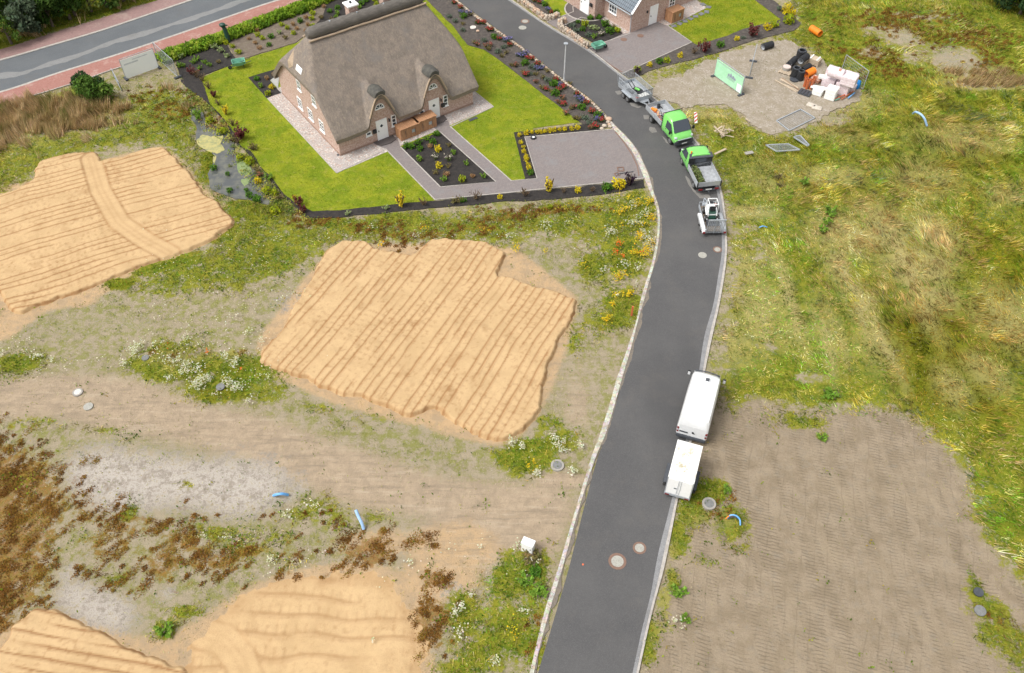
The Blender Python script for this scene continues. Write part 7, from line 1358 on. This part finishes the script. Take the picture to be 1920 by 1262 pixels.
for a,b,s,w_ in ((1458,335,1.7,'upper left one'),(1462,350,1.5,'below the upper left one'),(1508,345,1.6,'upper right one'),(1556,402,2.0,'dark one in the middle of the pale grass'),(1548,420,1.7,'below the dark one in the pale grass'),(1542,435,1.5,'lowest one, by a white stone')): plant(a,b,'olive' if a < 1500 else 'fresh','grey green thistle clump in the meadow, '+w_,'thistle',None,s*.9,'thistle_clump',.1,.6)
for a,b,k,s,w_ in ((1556,742,'fresh',1.6,'in the bare soil above the bulldozed plot'),(1540,822,'fresh',.9,'alone near the top of the bulldozed plot'),(1363,919,'fresh',.9,'small one right of the box trailer'),(1286,1163,'fresh',1.0,'small one at the left edge of the bulldozed plot'),(1272,1112,'fresh',1.2,'right of the kerb low on the right'),(310,1185,'fresh',1.3,'by the lower left sand pad'),(985,1090,'fresh',1.5,'below the white utility box'),(1000,1047,'olive',1.6,'right below the utility box'),(1008,1110,'fresh',1.4,'near the road below the utility box'),(1003,1072,'green',1.0,'between the utility box bush and the road')): plant(a,b,k,'low '+names[k].replace('shrub','bush')+' '+w_,'bush',None,s*1.15,'bush',.0,.55)
# hedge beside the cycle path
HP = resample(GL([(300,117),(330,104),(372,90),(416,76),(470,54),(540,28),(600,5),(640,-14),(720,-55)]),200); hx = np.array([[p.x,p.y] for p in HP])
def hedgepts(n):
    i = RNG.integers(0,199,n); t = RNG.random(n)[:,None]; b = hx[i]*(1-t)+hx[i+1]*t; d = hx[i+1]-hx[i]; d /= np.linalg.norm(d,axis=1)[:,None]; nn = np.stack([-d[:,1],d[:,0]],-1)
    wv = .45+.55*fbm(b[:,0],b[:,1],1.3,301,3); o = RNG.uniform(-1,1,n); zz = RNG.random(n)**.6*(.55+.5*fbm(b[:,0],b[:,1],1.1,303,3))*(1-.4*o*o)
    P = np.concatenate([b+nn*(o*wv*1.25)[:,None],zz[:,None]],1); return P, np.clip(fbm(P[:,0],P[:,1],.9,305,3)*1.4-.2+RNG.normal(0,.15,n),0,1)
co,fa,c = leafcloud(13000,hedgepts,.13,[(.08,.16,.015),(.16,.28,.02),(.26,.38,.03),(.34,.40,.05)],.8); t = empty('hedge',tuple(HP[100]),0,'long low bright green hedge between the red cycle path and the garden beds','hedge'); o = link('foliage',mesh_np('hedge',co-np.array([HP[100].x,HP[100].y,0],np.float32),fa,c),M['leaf'],t)
mb = MB()
for k in range(0,200,6): q = HP[k]-HP[100]; mb.cyl((q.x,q.y,0),(q.x+.1,q.y+.05,.5),.02,5)
mb.build('stems', M['stem'], t)
# trees
def tree(px, py, h, r, pal, label, n=2600, leaf=.17, group=None, low=.25, name='tree', world=None):
    p = world or G(px,py); t = empty(name, (p.x,p.y,0), random.uniform(0,6), label, 'tree', group); rnd = random.Random(int(px*3+py)); mb = MB(); mb.tube([(0,0,-.1),(.05,0,h*.3),(0,.08,h*.6),(.05,0,h*.9)],[.07*h**.6+.04,.05*h**.6+.03,.04,.015],8); cl = []
    for i in range(11):
        a = i*2.4+rnd.uniform(-.4,.4); zz = h*rnd.uniform(low,.92); rr = r*rnd.uniform(.35,.95)*(1-.45*abs(zz/h-.55)*1.3); e = Vector((math.cos(a)*rr,math.sin(a)*rr,zz)); mb.tube([(0,0,zz*.6),(e.x*.5,e.y*.5,zz*.82),tuple(e)],[.05,.03,.012],5); cl.append((e, r*rnd.uniform(.26,.46)))
    cl.append((Vector((0,0,h*.92)), r*.35)); mb.build('trunk', M['bark'], t, smooth=True); C_ = np.array([list(e) for e,_ in cl]); R_ = np.array([q for _,q in cl])
    def f(m):
        i = RNG.integers(0,len(C_),m); d = RNG.normal(0,1,(m,3)); d /= np.linalg.norm(d,axis=1)[:,None]; q = .45+.6*RNG.random(m)**.6; P = C_[i]+d*(R_[i]*q)[:,None]; P[:,2] = np.maximum(P[:,2],.05); return P, np.clip(.45+(i%5-2)*.13+RNG.normal(0,.2,m),0,1)
    co,fa,c = leafcloud(n,f,leaf,pal,.8); link('crown', mesh_np('crown',co,fa,c), M['leaf'], t)
DG = [(.03,.065,.012),(.055,.11,.018),(.09,.16,.028)]; MG = [(.05,.10,.015),(.09,.17,.025),(.15,.24,.04)]; BG = [(.10,.18,.015),(.18,.28,.02),(.26,.34,.03)]; SG = [(.06,.09,.05),(.11,.15,.09),(.17,.21,.13)]
for a,b,h,r,pal,l in ((-30,84,5,2.8,SG,'grey green leafy tree at the far left edge above the road'),(22,82,2.8,1.9,MG,'low mid green bushy tree right of the grey green one'),(56,66,3.6,1.8,SG,'silvery green tree behind the grass verge'),(40,50,4.5,2.4,MG,'mid green tree in the second row at the upper left'),(100,50,3.4,1.8,DG,'dark green tree above the pale sapling'),(132,36,4.2,2.1,DG,'dark tree left of the bright lime green tree'),(142,30,3.2,1.5,BG,'bright lime green tree standing near the pavement'),(172,22,3.0,1.5,[(.14,.20,.04),(.22,.28,.07),(.28,.32,.10)],'yellowish green tree right of the bright lime green tree'),
   (200,12,4.5,2.2,DG,'dark tree right of the yellowish green tree'),(232,2,4.0,2.0,DG,'dark tree at the top edge right of the yellowish tree'),(88,48,2.2,.9,[(.16,.24,.05),(.24,.32,.08)],'small pale sapling in front of the dark trees'),(75,22,6,2.8,DG,'tall dark tree at the top edge, upper left')):
    tree(a,b,h,r,pal,l,2400 if h > 3 else 500,.17 if h > 3 else .12)
rt = random.Random(9)
for i in range(14):
    a = -140+i*34; b = 30-i*9-rt.uniform(0,14); tree(a,b-20,rt.uniform(5,7.5),rt.uniform(2.6,3.4),[DG,MG,DG,SG][i%4],'tall %s tree in the wood beyond the main road' % ['dark green','mid green','dark green','grey green'][i%4],2000,.22,'%s trees of the wood beyond the main road' % ['dark green','mid green','dark green','grey green'][i%4])
for a,b,h,r,l in ((1912,26,4.0,2.6,'dark blue green tree in the upper right corner'),(1880,2,4.0,2.6,'dark tree at the top edge left of the corner tree'),(1945,50,4.5,2.8,'dark tree cut by the right edge at the top'),(1925,-12,5,2.8,'dark tree at the very top right behind the corner tree')): tree(a,b,h,r,[(.015,.04,.014),(.03,.07,.022),(.06,.11,.035)],l,3200,.16)
tree(183,186,2.0,1.7,MG,'wide green bush at the end of the dry reeds beside the cycle path',2600,.12,low=.15,name='bush'); tree(168,172,1.6,1.3,[(.03,.07,.02),(.05,.10,.035)],'blue green bush behind the wide green bush',1500,.12,low=.15,name='bush')

# cut greenery lying in the tipper bed
def heap(n):
    P = np.stack([RNG.normal(-.0,.75,n).clip(-.85,1.3), RNG.normal(.62,.20,n).clip(.2,.95), np.zeros(n)],-1); P[:,2] = .02+RNG.random(n)*.55*np.exp(-((P[:,1]-.65)/.35)**2); return P, RNG.random(n)
co,fa,c = leafcloud(1500,heap,.07,[(.05,.08,.03),(.12,.17,.05),(.22,.26,.09),(.30,.30,.14)],.8)
t = empty('cut_greenery', put_on(tr2,0,0,.955), tr2.rotation_euler.z, 'heap of cut green branches lying in the bed of the tipper truck', 'branches'); link('foliage', mesh_np('foliage',co,fa,c), M['leaf'], t)
mb = MB()
for k in range(9): a = random.uniform(-.7,1.0); b = random.uniform(.35,.85); mb.bar((a,b,.03),(a+random.uniform(-.5,.5),b+random.uniform(-.15,.1),.4),.035)
mb.build('branches', M['stem'], t)
